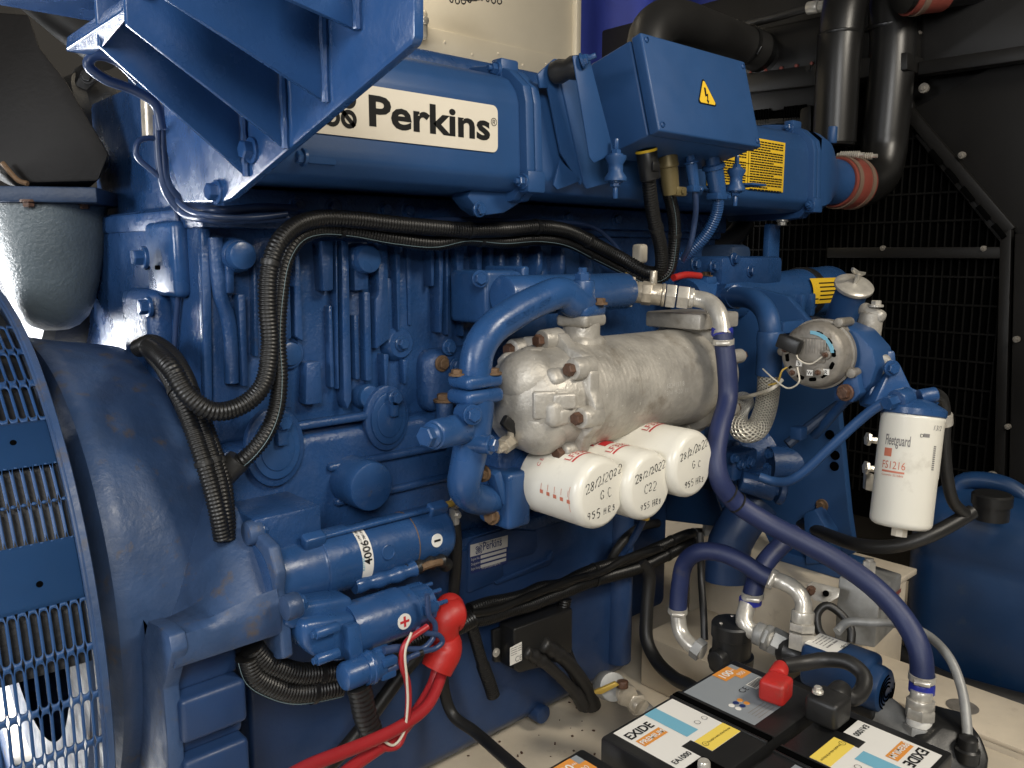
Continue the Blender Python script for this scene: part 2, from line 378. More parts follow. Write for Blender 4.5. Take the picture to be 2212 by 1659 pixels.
# ================================================================== GENERATOR (left)
GC = V((0.0, 0.358, 0.497))
def PC(x, y, r):
    d = P(x, y, d=1.0) - CAM; o = CAM - GC
    a = d.y ** 2 + d.z ** 2; b_ = 2 * (o.y * d.y + o.z * d.z); c = o.y ** 2 + o.z ** 2 - r * r
    t = (-b_ - sqrt(max(0, b_ * b_ - 4 * a * c))) / (2 * a); return CAM + d * t
def phi(p): return atan2(p.z - GC.z, -(p.y - GC.y))
def gp(X, ph, r): return V((X, GC.y - r * cos(ph), GC.z + r * sin(ph)))
gen = thing('generator', 'blue cylindrical generator with slotted vent cover at the far left', 'generator', (0.0, 0.358, -0.3))
R_ = 0.572
def slot_panel(ph0, ph1, xa, xb, px, pph, sw, sl):
    """perforated curved sheet: px pitch along X, pph rad pitch round the barrel; every slot a real opening"""
    b = B(); nx = max(1, round((xb - xa) / px)); nr = max(1, round((ph1 - ph0) / pph)); px = (xb - xa) / nx; pph = (ph1 - ph0) / nr
    for i in range(nx):
        for j in range(nr):
            cx = xa + (i + 0.5) * px; cp = ph0 + (j + 0.5) * pph
            hw, hl = px / 2, pph / 2; rw = sw / 2; rl = sl / 2 / R_; ra = rw / R_
            outer, inner = [], []
            m = 16
            for k in range(m):
                a = 2 * pi * (k + 0.5) / m; ca, sa = cos(a), sin(a)
                inner.append((cx + rw * ca, cp + (rl - ra) * (1 if sa > 0 else -1) + ra * sa))
                q = max(abs(ca), abs(sa)); outer.append((cx + hw * ca / q, cp + hl * sa / q))
            vs = [gp(x_, p_, R_) for x_, p_ in outer + inner]
            # cell corners
            b.faces(vs, [(k, (k + 1) % m, m + (k + 1) % m, m + k) for k in range(m)])
    bmesh.ops.remove_doubles(b.bm, verts=b.bm.verts[:], dist=0.0004)
    return b
def band(y): return phi(PC(120, y, R_))
p1, p2, p3, p4, p5, p6 = band(700), band(905), band(1000), band(1165), band(1305), -0.75
for (a, c, kind) in ((p2, p1, 1), (p3, p2, 0), (p4, p3, 1), (p5, p4, 0), (p6, p5, 1)):
    if kind:
        b = slot_panel(a, c, -0.30, 0.288, 0.0122, 0.118, 0.0086, 0.058)
    else:
        b = B(); n = 14; vs = []
        for i in range(n + 1):
            ph = a + (c - a) * i / n; vs += [gp(-0.30, ph, R_), gp(0.288, ph, R_)]
        b.faces(vs, [(2 * i, 2 * i + 1, 2 * i + 3, 2 * i + 2) for i in range(n)])
    o = b.out('vent_cover', 'smooth_blue', gen)
    md = o.modifiers.new('thick', 'SOLIDIFY'); md.thickness = 0.003; md.offset = 0
for (x, y) in (S(0, 1, 85, 1213), S(0, 2, 255, 468)):
    q = PC(x, y, R_); nrm = (q - V((q.x, GC.y, GC.z))).normalized()
    B().cyl(q - nrm * 0.001, q + nrm * 0.0022, 0.0042, n=14).out('screw_hole', 'void_black', gen)
# rim strip between cover and adapter ring, adapter ring
b = B(); b.lathe((0.284, GC.y, GC.z), X1, [(0, 0.575), (0.001, 0.578), (0.004, 0.578), (0.005, 0.582), (0.013, 0.582), (0.015, 0.578), (0.016, 0.50)], 128, False, False)
b.out('adapter_ring', 'worn_blue', gen)
b = B(); b.lathe((-0.3, GC.y, GC.z), X1, [(0, 0.0), (0, 0.26), (0.28, 0.26), (0.4, 0.2), (0.42, 0.0)], 48)
b.out('rotor', 'turbo_dark', gen)
b = B(); b.lathe((-0.3, GC.y, GC.z), X1, [(0, 0.56), (0.585, 0.56)], 64, False, False, a0=radians(-8), a1=radians(172)); b.out('blackout_shell', 'turbo_dark', gen)  # dark half shell added to cut the brightness behind the upper slots
b = B(); b.lathe((-0.35, GC.y, GC.z), X1, [(0, 0.565), (0, 0.40), (0.36, 0.40), (0.36, 0.55)], 96, False, False); b.out('stator', 'turbo_dark', gen)
for i in range(14):
    a = i * 2 * pi / 14 + 0.13; d = V((0, -cos(a), sin(a))); tt = V((0, sin(a), cos(a)))
    c = V((0.13, GC.y, GC.z)) + d * 0.41
    rot = Matrix((X1, tt, d)).transposed() @ Matrix.Rotation(0.5, 3, 'Z')
    B().box(c, (0.1, 0.006, 0.24), rot, bev=0.002).out('fan_blade', 'alloy_grey', gen)

# ================================================================== FLYWHEEL HOUSING
bell = thing('flywheel_housing', 'worn blue cast bell housing between generator and engine, rust spotted', 'flywheel housing', (0.45, 0.36, 0.0))
BC = V((0, 0.345, 0.52))
b = B(); b.lathe((0.312, BC.y, BC.z), X1, [(0, 0.3), (0.0, 0.405), (0.02, 0.41), (0.028, 0.43), (0.036, 0.447), (0.05, 0.452), (0.07, 0.447), (0.1, 0.441), (0.16, 0.432), (0.198, 0.424), (0.208, 0.418), (0.213, 0.405), (0.214, 0.2)], 160, False, False)
b.out('shell', 'worn_blue', bell)
# starter pad: nose that carries the starter motor, lofted out of the bell
def yz(pts, X): return [V((X, y, z)) for y, z in pts]
sx = P(604, 1314, Y=-0.225).x
zt = P(520, 1160, Y=-0.14).z; zF = P(604, 1314, Y=-0.228).z; zb = P(600, 1374, Y=-0.226).z; zA = P(235, 1288, X=0.385).z
prR = [(0.05, zt + 0.06), (-0.02, zt + 0.052), (-0.085, zt + 0.032), (-0.13, zt - 0.005), (-0.168, zt - 0.055), (-0.198, zt - 0.105), (-0.218, zF + 0.028), (-0.226, zF + 0.006), (-0.228, zF - 0.006), (-0.228, zb + 0.008), (-0.222, zb), (0.05, zb)]
prL = [(0.05, zA + 0.06), (-0.01, zA + 0.035), (-0.06, zA + 0.004), (-0.1, zA - 0.032), (-0.14, zA + (zF - zA) * 0.5 + 0.012), (-0.18, zA + (zF - zA) * 0.72 + 0.012), (-0.212, zA + (zF - zA) * 0.9 + 0.008), (-0.226, zF + 0.004), (-0.228, zF - 0.006), (-0.228, zb + 0.008), (-0.222, zb), (0.05, zb)]
b = B(); ns = 12; npf = len(prR); vs = []
for i in range(ns + 1):
    t = i / ns; e = t * t * (3 - 2 * t); X_ = 0.384 + (sx - 0.384) * t
    for (a_, c_) in zip(prL, prR): vs.append(V((X_, a_[0] + (c_[0] - a_[0]) * e, a_[1] + (c_[1] - a_[1]) * e)))
b.faces(vs, [(i * npf + k, i * npf + (k + 1) % npf, (i + 1) * npf + (k + 1) % npf, (i + 1) * npf + k) for i in range(ns) for k in range(npf)] + [tuple(range(npf)), tuple(ns * npf + k for k in range(npf))])
b.out('starter_pad', 'worn_blue', bell, angle=50)
# stepped foot under the pad
xe = P(536, 1480, Y=-0.205).x
zz = [zb + 0.004, P(450, 1492, Y=-0.2).z, P(450, 1584, Y=-0.2).z, P(450, 1625, Y=-0.2).z, -0.02]
for k, yf in enumerate((-0.172, -0.205, -0.178, -0.205)):
    za, zc = zz[k], zz[k + 1] - 0.003
    B().box((0.392 + (xe - 0.392) / 2, yf + 0.2, (za + zc) / 2), (xe - 0.392 - 0.004 * (k % 2), 0.4, za - zc), bev=0.009, seg=3).out('foot_step', 'sump_blue', bell)
# vertical gusset fin at the left of the foot
gz = [V((0.376, y - 0.004, z + 0.006)) for y, z in prL[1:8]] + [V((0.376, -0.238, zF - 0.012)), P(352, 1490, X=0.376), P(360, 1580, X=0.376), P(366, 1700, X=0.376), P(288, 1700, X=0.376), P(292, 1610, X=0.376), P(252, 1480, X=0.376), P(242, 1370, X=0.376)]
B().prism(gz, V((0.024, 0, 0)), bev=0.003).out('gusset', 'worn_blue', bell)
for q in ((875, 1490), (850, 1620)):
    c = P(*S(0, 2, *q), X=0.375); B().cyl(c - X1 * 0.004, c + X1 * 0.002, 0.011, n=16).out('bolt_hole', 'void_black', bell)
for (x, y) in ((545, 1150), (628, 1310)):
    q = P(x, y, X=sx)
    B().cyl(q - X1 * 0.012, q + X1 * 0.014, 0.02, bev=0.005).out('bolt_boss', 'worn_blue', bell); bolt(bell, q + X1 * 0.012, X1, 0.013, 0.012, 'machined_blue')

# ================================================================== ENGINE BLOCK
BX0, BX1 = 0.55, 2.02
eng = thing('engine_block', 'blue cast iron engine block with ribs, core plugs and inspection covers', 'engine', (1.3, 0.36, 0.5))
zl = P(700, 918, Y=0).z; zt = P(1000, 474, Y=0).z
B().box(((BX0 + BX1) / 2, 0.36, (zl + zt) / 2), (BX1 - BX0, 0.72, zt - zl + 0.02), bev=0.012, seg=3).out('cylinder_block', 'cast_blue', eng)
zs = 0.53
B().box(((BX0 + BX1) / 2, 0.36, (zl + zs) / 2 - 0.005), (BX1 - BX0 - 0.004, 0.78, zl - zs), bev=0.022, seg=4).out('crankcase', 'cast_blue', eng)
B().box(((BX0 + BX1) / 2, 0.36, zt - 0.012), (BX1 - BX0 + 0.01, 0.745, 0.035), bev=0.006).out('top_deck', 'cast_blue', eng)
B().box(((BX0 + BX1) / 2, 0.36, zs - 0.012), (BX1 - BX0 - 0.01, 0.85, 0.03), bev=0.006).out('sump_rail', 'cast_blue', eng)
def wallpt(x, y, Y=0.0): return P(x, y, Y=Y)
def rib(x, ya, yb, w=0.016, h=0.018, Y=0.0, x2=None):
    a = wallpt(x, ya, Y); c = wallpt(x2 if x2 else x + (yb - ya) * 0.055, yb, Y)
    c.x = a.x if x2 is None else c.x
    b = B(); L = (a - c).length; mid = (a + c) / 2; dr = (a - c).normalized()
    u = Y1.cross(dr).normalized()
    prof = [(-w, 0.004), (-w * 0.55, -h * 0.75), (-w * 0.28, -h), (w * 0.28, -h), (w * 0.55, -h * 0.75), (w, 0.004)]
    rings = []
    for (t, k) in ((0, 0.1), (0.012, 0.75), (0.03, 1.0), (L - 0.03, 1.0), (L - 0.012, 0.75), (L, 0.1)):
        rings.append([c + dr * t + u * q[0] * (0.5 + 0.5 * k) + Y1 * (q[1] * k if q[1] < 0 else q[1]) for q in prof])
    vs = [v for r in rings for v in r]; n = len(prof)
    b.faces(vs, [(i * n + k, i * n + k + 1, (i + 1) * n + k + 1, (i + 1) * n + k) for i in range(len(rings) - 1) for k in range(n - 1)])
    return b.out('rib', 'cast_blue', eng, angle=60)
# scalloped wall between the ribs, then the flat cast strips that stand proud of it
def SW(x, y): return (421.2 + x * 0.29297, 475.2 + y * 0.29297)
xw0, xw1 = BX0 + 0.03, 1.62; zw0, zw1 = zl - 0.01, zt - 0.03
nx_ = 260; rows = 7; vs = []
for j in range(rows):
    for i in range(nx_ + 1):
        x = xw0 + (xw1 - xw0) * i / nx_
        sc1 = 0.5 + 0.5 * sin(x * 68 + 1.2 * sin(x * 23)); sc2 = 0.5 + 0.5 * sin(x * 61 + 0.7)
        dpt = 0.002 + 0.010 * sc1 ** 1.5 * (0.35 + 0.65 * sc2)
        t = j / (rows - 1); e = min(1, min(t, 1 - t) * 5)
        vs.append(V((x, 0.004 - dpt * e - 0.004 * e, zw0 + (zw1 - zw0) * t)))
B().faces(vs, [(j * (nx_ + 1) + i, j * (nx_ + 1) + i + 1, (j + 1) * (nx_ + 1) + i + 1, (j + 1) * (nx_ + 1) + i) for j in range(rows - 1) for i in range(nx_)]).out('scalloped_wall', 'cast_blue', eng, angle=80)
def strip(pts, h, bev=0.004):
    B().prism([P(*SW(x, y), Y=-h) for x, y in pts], V((0, h + 0.006, 0)), bev=bev, seg=2).out('rib', 'cast_blue', eng)
for pts, h in (([(42, 60), (118, 60), (128, 700), (132, 1340), (72, 1340), (60, 700)], .012), ([(228, 300), (292, 300), (296, 540), (236, 545)], .03), ([(318, 545), (376, 545), (400, 1230), (352, 1230)], .026),
    ([(430, 330), (462, 330), (474, 1010), (440, 1010)], .02), ([(655, 480), (706, 480), (716, 880), (652, 880)], .03), ([(738, 130), (772, 130), (804, 900), (742, 860)], .032), ([(652, 1110), (704, 1110), (726, 1385), (650, 1390)], .03), ([(826, 1052), (930, 1044), (944, 1356), (816, 1366)], .03),
    ([(932, 150), (1022, 150), (1024, 520), (948, 528)], .034), ([(985, 630), (1016, 630), (1034, 1240), (1000, 1240)], .024), ([(1036, 150), (1050, 150), (1064, 1240), (1052, 1250)], .03), ([(1082, 150), (1136, 150), (1160, 1330), (1128, 1400), (1100, 1330)], .032),
    ([(1176, 330), (1282, 330), (1282, 515), (1178, 525)], .03), ([(1172, 700), (1208, 700), (1220, 1180), (1184, 1180)], .026), ([(1248, 530), (1296, 530), (1312, 1190), (1262, 1190)], .03), ([(1344, 140), (1422, 140), (1436, 880), (1340, 955), (1336, 580), (1362, 540)], .034),
    ([(1478, 140), (1520, 140), (1516, 820), (1496, 820)], .028), ([(1560, 140), (1600, 140), (1606, 780), (1572, 780)], .016), ([(1392, 990), (1432, 990), (1420, 1240), (1404, 1240)], .026), ([(1534, 1030), (1574, 1030), (1562, 1210), (1546, 1210)], .026),
    ([(1740, 190), (1772, 190), (1766, 490), (1744, 490)], .028), ([(1800, 190), (1838, 190), (1826, 830), (1806, 835)], .034), ([(1852, 190), (1872, 190), (1876, 850), (1856, 850)], .024), ([(1926, 160), (1992, 160), (1978, 500), (1936, 500)], .03), ([(1955, 540), (1985, 540), (1990, 860), (1968, 860)], .024), ([(2076, 150), (2124, 150), (2120, 388), (2082, 388)], .03), ([(2170, 150), (2208, 150), (2206, 380), (2176, 380)], .03)):
    strip(pts, h)
for pts in (((150, 130), (165, 350), (190, 560), (235, 700), (262, 880), (272, 1200)),):
    b = B(); b.sweep([P(*SW(x, y), Y=-0.014) for x, y in pts], 0.0125, 12); b.out('rib', 'cast_blue', eng)
for x in (1068, 1105, 1150, 1200, 1260, 1320): rib(x, 520, 610, .016, .03)
def plug(x, y, r, h, Y=0.0, name='core_plug', boss=None):
    c = wallpt(x, y, Y - h); c = V((c.x, Y, c.z))
    if boss: B().lathe(c, -Y1, [(-0.01, r * boss * 1.12), (0.003, r * boss * 1.1), (h * 0.6, r * boss), (h * 0.68, r * boss * 0.92)], 32).out('boss', 'cast_blue', eng)
    return B().lathe(c, -Y1, [(-0.01, r), (h - 0.006, r), (h - 0.0018, r - 0.0018), (h, r - 0.006)], 40).out(name, 'machined_blue', eng)
plug(527, 552, 0.024, 0.05, boss=1.15); plug(800, 560, 0.026, 0.05, boss=1.1); plug(631, 765, 0.022, 0.022, boss=1.25)
plug(805, 1052, 0.046, 0.075, Y=-0.03, name='access_plug')
# bolted boss right of centre
c = wallpt(866, 742, -0.02); c.y = 0
B().lathe(c, -Y1, [(-0.01, 0.04), (0.004, 0.038), (0.018, 0.031), (0.022, 0.027)], 32).out('boss', 'cast_blue', eng); bolt(eng, c - Y1 * 0.022, -Y1, 0.011, 0.013)
B().box(c + V((-0.02, 0.0, 0.07)), (0.03, 0.025, 0.12), bev=0.009).out('rib', 'cast_blue', eng)
# oval inspection covers with a clamp bar and a bolt
def cover(x, y, Y=0.0, k=1.0, s=0.0):
    c = wallpt(x, y, Y - 0.02); c.y = Y
    for (r, d, m) in ((0.05, 0.012, 'cast_blue'), (0.04, 0.018, 'machined_blue'), (0.029, 0.021, 'machined_blue')):
        out = [c + V((r * k * cos(a) , 0.004, r * k * 1.28 * sin(a) + s * r * cos(a))) for a in [2 * pi * i / 36 for i in range(36)]]
        B().prism(out, V((0, -d * k - 0.004, 0)), bev=0.003).out('inspection_cover', m, eng)
    B().box(c + V((0.004, -0.026 * k, 0.03 * k)), (0.018 * k, 0.014, 0.05 * k), bev=0.004).out('clamp_bar', 'machined_blue', eng)
    bolt(eng, c + V((0.006, -0.03 * k, 0.042 * k)), -Y1, 0.011 * k, 0.012)
cover(843, 905, -0.028); cover(600, 968, -0.03, 1.1)
plug(801, 858, 0.023, 0.03, boss=1.05)
# lug left of the cooler with rusty bolts
c = wallpt(955, 790, -0.03); c.y = 0
B().box(c + V((0.03, -0.01, -0.03)), (0.15, 0.07, 0.13), bev=0.03, seg=4).out('cooler_pad', 'cast_blue', eng)
for (x, y) in ((970, 750), (955, 785), (985, 790)): bolt(eng, P(x, y, Y=-0.047), -Y1, 0.012, 0.011, 'rust_part' if x == 955 else 'machined_blue')
c = wallpt(900, 880, 0)
B().box(c + V((0.13, -0.012, -0.02)), (0.2, 0.05, 0.12), bev=0.024, seg=4).out('raised_pad', 'cast_blue', eng)
c = P(960, 865, Y=-0.06); B().cyl(c - Z1 * 0.05, c, 0.018, bev=0.003).out('sensor_boss', 'cast_blue', eng); bolt(eng, c, Z1, 0.016, 0.014, 'rust_part')
# lower casting lines of the crankcase
for (xa, ya, xb, yb) in ((600, 926, 790, 908), (705, 1010, 960, 985), (720, 1085, 980, 1040)):
    a, c = P(xa, ya, Y=-0.03), P(xb, yb, Y=-0.03); c.z = a.z
    B().box((a + c) / 2, ((c - a).length, 0.024, 0.016), bev=0.007, seg=3).out('rib', 'cast_blue', eng)
# dark blue block behind the starter
c = P(590, 1150, Y=-0.09); B().box(c, (0.12, 0.12, 0.10), bev=0.006).out('bracket_block', 'cast_blue', eng)
# end-face details of the block (lit corner): seam strip, stud plate, nuts
q = P(350, 560, X=0.53); B().box(q + V((0.01, 0, 0)), (0.03, 0.14, 0.13), bev=0.012, seg=3).out('lifting_plate', 'machined_blue', eng)
for (x, y) in ((316, 560), (340, 562)): c = P(*S(0, 1, 955 + (x - 316) * 2.8, 75), X=0.514); B().cyl(c - X1 * 0.004, c + X1 * 0.003, 0.004, n=10).out('hole', 'void_black', eng)
B().box((0.535, 0.24, 0.93), (0.05, 0.16, 0.26), bev=0.02, seg=3).out('end_casting', 'cast_blue', eng)
bolt(eng, P(312, 556, X=0.5), -X1, 0.014, 0.02)
bolt(eng, P(*S(0, 1, 965, 330), X=0.51), -X1, 0.013, 0.018)
# cylinder heads in the gap under the manifold
hz0, hz1 = zt, zt + 0.26
hx = BX0 + 0.02; hw = (BX1 - BX0 - 0.02) / 6
for i in range(6):
    h = B(); h.box((hx + hw * (i + 0.5), 0.37, (hz0 + hz1) / 2), (hw * 0.86, 0.62, hz1 - hz0), bev=0.012)
    h = h.out('cylinder_head', 'cast_blue', eng)
    for k in (-0.3, 0.3):
        B().box((hx + hw * (i + 0.5 + k), 0.045, hz0 + 0.06), (0.03, 0.04, 0.12), bev=0.006).out('rib', 'cast_blue', h)
        bolt(h, (hx + hw * (i + 0.5 + k * 0.4), 0.058, hz0 + 0.05), -Y1, 0.011, 0.012)
    B().box((hx + hw * (i + 0.5), -0.02, hz0 + 0.085), (hw * 0.55, 0.16, 0.07), bev=0.02, seg=3).out('inlet_port', 'cast_blue', h)
B().box((1.3, 0.35, hz1 + 0.05), (1.35, 0.42, 0.12), bev=0.03, seg=4).out('rocker_cover', 'cast_blue', eng)
b = B(); b.lathe((0.95, 0.35, hz1 + 0.06), Z1, [(0, 0.16), (0.08, 0.155), (0.12, 0.13), (0.13, 0)], 40); b.out('breather_dome', 'smooth_blue', eng)

# ================================================================== SUMP
sump = thing('oil_sump', 'dark blue welded oil sump below the block with a silver data plate', 'sump', (1.1, 0.36, 0.03))
sx1 = P(1365, 1320, Y=-0.06).x
zs2 = zs - 0.02
B().prism(yz([(-0.065, zs2), (-0.06, 0.06), (-0.03, 0.026), (0.75, 0.026), (0.785, 0.06), (0.785, zs2)], 0.56), V((sx1 - 0.56, 0, 0)), bev=0.01, seg=3).out('pan', 'sump_blue', sump)
B().box(((sx1 + 1.93) / 2, 0.40, 0.30), (1.93 - sx1, 0.66, 0.44), bev=0.02).out('rear_pan', 'sump_blue', sump)
# pressed panel on its side
def panel(pts, Y, dep, name, m, par, bev=0.003):
    return B().prism([P(x, y, Y=Y) + Y1 * 0.004 for x, y in pts], V((0, -dep - 0.004, 0)), bev=bev).out(name, m, par)
panel([(1010, 1175), (1022, 1162), (1085, 1143), (1156, 1145), (1158, 1180), (1150, 1195), (1082, 1215), (1085, 1240), (1070, 1255), (1008, 1280)], -0.066, 0.006, 'pressed_pad', 'sump_blue', sump)
panel([(1062, 1255), (1180, 1205), (1190, 1188), (1192, 1204), (1184, 1218), (1068, 1262)], -0.066, 0.008, 'weld_bead', 'sump_blue', sump)
B().cyl((sx1 - 0.055, -0.06, 0.08), (sx1 - 0.055, -0.06, zs2 - 0.03), 0.035, bev=0.006).out('drain_pillar', 'sump_blue', sump)
c = P(1175, 1545, Y=-0.075); B().cyl(c, c + V((0, 0.06, 0)), 0.022, bev=0.004).out('drain_plug', 'sump_blue', sump)
# data plate
def pl(x, y, e=0.0): return P(x, y, Y=-0.0735 - e)
cor = [S(1, 2, 835, 214), S(1, 2, 1079, 149), S(1, 2, 1073, 330), S(1, 2, 835, 400)]
dp = B().prism([P(*q, Y=-0.0712) for q in cor], V((0, -0.0015, 0))).out('data_plate', 'print_navy', sump, label='blue and silver engine data plate')
a, b2, c2, d2 = [P(*q, Y=-0.0728) for q in cor]
def dpq(u0, u1, v0, v1, m, name):
    f = lambda u, v: (a.lerp(b2, u)).lerp(d2.lerp(c2, u), v) - Y1 * 0.0004
    return B().faces([f(u0, v1), f(u1, v1), f(u1, v0), f(u0, v0)], [(0, 1, 2, 3)]).out(name, m, dp, recalc=False)
dpq(0.0, 1.0, 0.0, 0.42, 'label_silver', 'header_panel')
for k in range(3): dpq(0.27 + 0.0 * k, 0.97, 0.47 + 0.165 * k, 0.575 + 0.165 * k, 'label_silver', 'entry_field')
ud = (b2 - a).normalized(); vd = Z1
W_ = (b2 - a).length
fo = a.lerp(b2, 0.33).lerp(d2.lerp(c2, 0.33), 0.30) - Y1 * 0.001
lettering(dp, 'Perkins', fo, ud, vd, 0.026, 'print_navy', 0.012, fit=W_ * 0.5)
for k, s in enumerate(('Engine No.', 'Designation', 'Engine Rating')):
    fo = a.lerp(b2, 0.02).lerp(d2.lerp(c2, 0.02), 0.56 + 0.165 * k) - Y1 * 0.001
    lettering(dp, s, fo, ud, vd, 0.008, 'label_silver', 0.0, fit=W_ * 0.22)
lettering(dp, 'For spares quote Engine No.', a.lerp(b2, 0.3).lerp(d2.lerp(c2, 0.3), 0.955) - Y1 * 0.001, ud, vd, 0.007, 'label_silver', fit=W_ * 0.5)
lettering(dp, 'Perkins Engines Company Limited', a.lerp(b2, 0.22).lerp(d2.lerp(c2, 0.22), 0.085) - Y1 * 0.001, ud, vd, 0.007, 'print_black', fit=W_ * 0.6)
def knot(par, c, u, v_, r, m, wd):
    """four interlaced rings in a square, the maker's mark"""
    b = B(); nrm = u.cross(v_)
    for (i, j) in ((-1, -1), (1, -1), (1, 1), (-1, 1)):
        o = c + u * i * r * 0.52 + v_ * j * r * 0.52; n = 22; vs = []
        for k in range(n):
            a_ = 2 * pi * k / n; d = u * cos(a_) + v_ * sin(a_); vs += [o + d * r * 0.5, o + d * (r * 0.5 - wd)]
        b.faces(vs, [(2 * k, (2 * k + 2) % (2 * n), (2 * k + 3) % (2 * n), 2 * k + 1) for k in range(n)])
    for (i, j) in ((1, 1), (1, -1)):
        d = (u * i + v_ * j).normalized(); s_ = (u * -j + v_ * i).normalized() * wd * 0.5
        b.faces([c - d * r * 1.25 - s_, c + d * r * 1.25 - s_, c + d * r * 1.25 + s_, c - d * r * 1.25 + s_], [(0, 1, 2, 3)])
    return b.out('emblem', m, par, recalc=False)
knot(dp, a.lerp(b2, 0.22).lerp(d2.lerp(c2, 0.22), 0.24) - Y1 * 0.001, ud, vd, 0.009, 'print_navy', 0.0016)

# ================================================================== GUSSETED BRACKET (top left)
br = thing('gusset_bracket', 'blue welded bracket with a row of gussets under a shelf, at top left', 'bracket', P(450, 435, X=0.5))
outl = [P(895, -90, X=0.5), P(895, 78, X=0.5), P(889, 95, X=0.5), P(500, 428, X=0.5), P(478, 437, X=0.5), P(395, 437, X=0.5), P(360, 330, X=0.5), P(330, -90, X=0.5)]
B().prism(outl, V((0.012, 0, 0)), bev=0.0025).out('back_plate', 'bracket_blue', br)
low = [(535, 382), (620, 322), (707, 222), (775, 66)]
farp = [((214, 98), (218, 52)), ((274, 52), (267, 18)), ((356, -6), (350, -60)), ((612, -8), (600, -60))]
for (lx, ly), ((fx, fy), (gx, gy)) in zip(low, farp):
    q = P(lx, ly, X=0.4995); a = P(fx, fy, Y=q.y); top = 1.47
    a.x = min(a.x, 0.47)
    pts = [q, V((a.x, q.y, a.z)), V((a.x, q.y, a.z + 0.035)), V((a.x, q.y, top)), V((0.4995, q.y, top))]
    if a.z + 0.035 > top - 0.01: pts = [q, V((a.x, q.y, a.z)), V((a.x, q.y, max(top, a.z + 0.05))), V((0.4995, q.y, max(top, a.z + 0.05)))]
    B().prism(pts, V((0, 0.008, 0)), bev=0.0015).out('gusset', 'bracket_blue', br)
    b = B(); b.sweep([q + V((-0.003, -0.002, 0.0)), V((0.4965, q.y - 0.002, q.z + 0.09)), V((0.4965, q.y - 0.002, 1.45))], 0.005, 8, step=0.01, rfun=lambda t: 1 + 0.15 * sin(t * 90)); b.out('weld_bead', 'bracket_blue', br)
s0 = P(214, 60, Y=-0.285); s1 = P(150, 108, X=s0.x)
shz = s0.z
B().box((s0.x + (0.5 - s0.x) / 2 - 0.02, -0.33, 1.478), (0.5 - s0.x + 0.04, 0.75, 0.014), bev=0.002).out('shelf', 'bracket_blue', br)
lp = [P(262, 22, d=0.93), P(145, 108, d=1.16)]
tp = [P(265, 18, Y=-0.37), P(215, 55, Y=-0.30), P(145, 100, Y=-0.18), P(143, 113, Y=-0.18), P(216, 121, Y=-0.18), P(268, 40, Y=-0.33)]
B().prism([P(290, -60, Y=-0.42), P(262, 22, Y=-0.37), P(143, 102, Y=-0.17), P(143, 112, Y=-0.17), P(200, 120, Y=-0.17), P(222, 100, Y=-0.285), P(330, -20, Y=-0.42)], V((0.01, 0.03, 0.02)), bev=0.002).out('shelf_end', 'bracket_blue', br)
for (x, y) in ((545, 325), (470, 415)): bolt(br, P(x, y, X=0.4995), -X1, 0.0125, 0.016, 'bracket_blue')
q = P(415, 300, X=0.54); B().cyl(q - X1 * 0.02, q, 0.014, bev=0.003).out('socket_screw', 'zinc', br)
# ================================================================== INTAKE MANIFOLD
MY = -0.2
xf1 = P(1135, 300, Y=MY).x          # first flange pair
xf2 = P(1755, 360, Y=MY).x          # end flange
zb_ = P(1000, 408, Y=MY).z; zc_ = P(1000, 368, Y=MY).z; ztop = P(1000, 155, Y=-0.12).z
man = thing('intake_manifold', 'long blue air manifold with a cream maker plate along the top of the engine', 'manifold', (1.4, -0.08, zb_))
zr = P(1000, 200, Y=MY).z
def mprof(g=0.0):
    return [(-0.13, zb_ - g), (-0.178, zb_ + 0.004 - g), (MY - g, zc_ - 0.004), (MY - 0.001 - g, zc_ + 0.01), (MY + 0.004 - g, zr), (MY + 0.012 - g, zr + 0.022 + g * .5), (MY + 0.032, zr + 0.045 + g), (-0.13, ztop + 0.004 + g), (-0.06, ztop + 0.012 + g), (0.06, ztop + 0.005 + g), (0.08, zb_ + 0.05), (0.05, zb_ - g)]
B().prism(yz(mprof(), 0.585), V((xf1 - 0.585, 0, 0)), bev=0.006, seg=2).out('manifold_body', 'smooth_blue', man, angle=50)
B().prism(yz(mprof(), xf1 + 0.02), V((xf2 - xf1 - 0.02, 0, 0)), bev=0.006, seg=2).out('manifold_body', 'smooth_blue', man, angle=50)
for (xx, n_) in ((xf1 - 0.012, 2), (xf2 - 0.018, 2)):
    for k in range(n_):
        B().prism(yz(mprof(0.017), xx + k * 0.0215), V((0.02, 0, 0)), bev=0.003).out('flange', 'smooth_blue', man)
    for (yy, zz_) in ((MY - 0.005, zc_ - 0.012), (-0.13, ztop + 0.012)):
        B().box((xx + 0.02, yy - 0.004, zz_), (0.046, 0.03, 0.04), bev=0.005).out('flange_lug', 'smooth_blue', man)
        bolt(man, (xx - 0.004, yy - 0.006, zz_), -X1, 0.0105, 0.013, 'machined_blue', stud=0.008)
# lower tongue under the first flange with a bolt
tg = [(1020, 405), (1160, 405), (1135, 432), (1090, 460), (1052, 465), (1030, 450), (1010, 425)]
B().prism([P(x, y, Y=-0.16) for x, y in tg], V((0, 0.05, 0)), bev=0.004).out('support_lug', 'smooth_blue', man); bolt(man, P(1035, 452, Y=-0.162), -Y1, 0.0105, 0.011)
B().box((1.3, 0.03, zb_ - 0.03), (1.45, 0.12, 0.05), bev=0.008).out('lower_flange', 'cast_blue', man)
for (x, y) in ((640, 412), (830, 425), (720, 440), (880, 440), (1225, 470), (1330, 470)): bolt(man, V((P(x, y, Y=-0.03).x, -0.03, zb_ - 0.03)), -Y1, 0.011, 0.012)
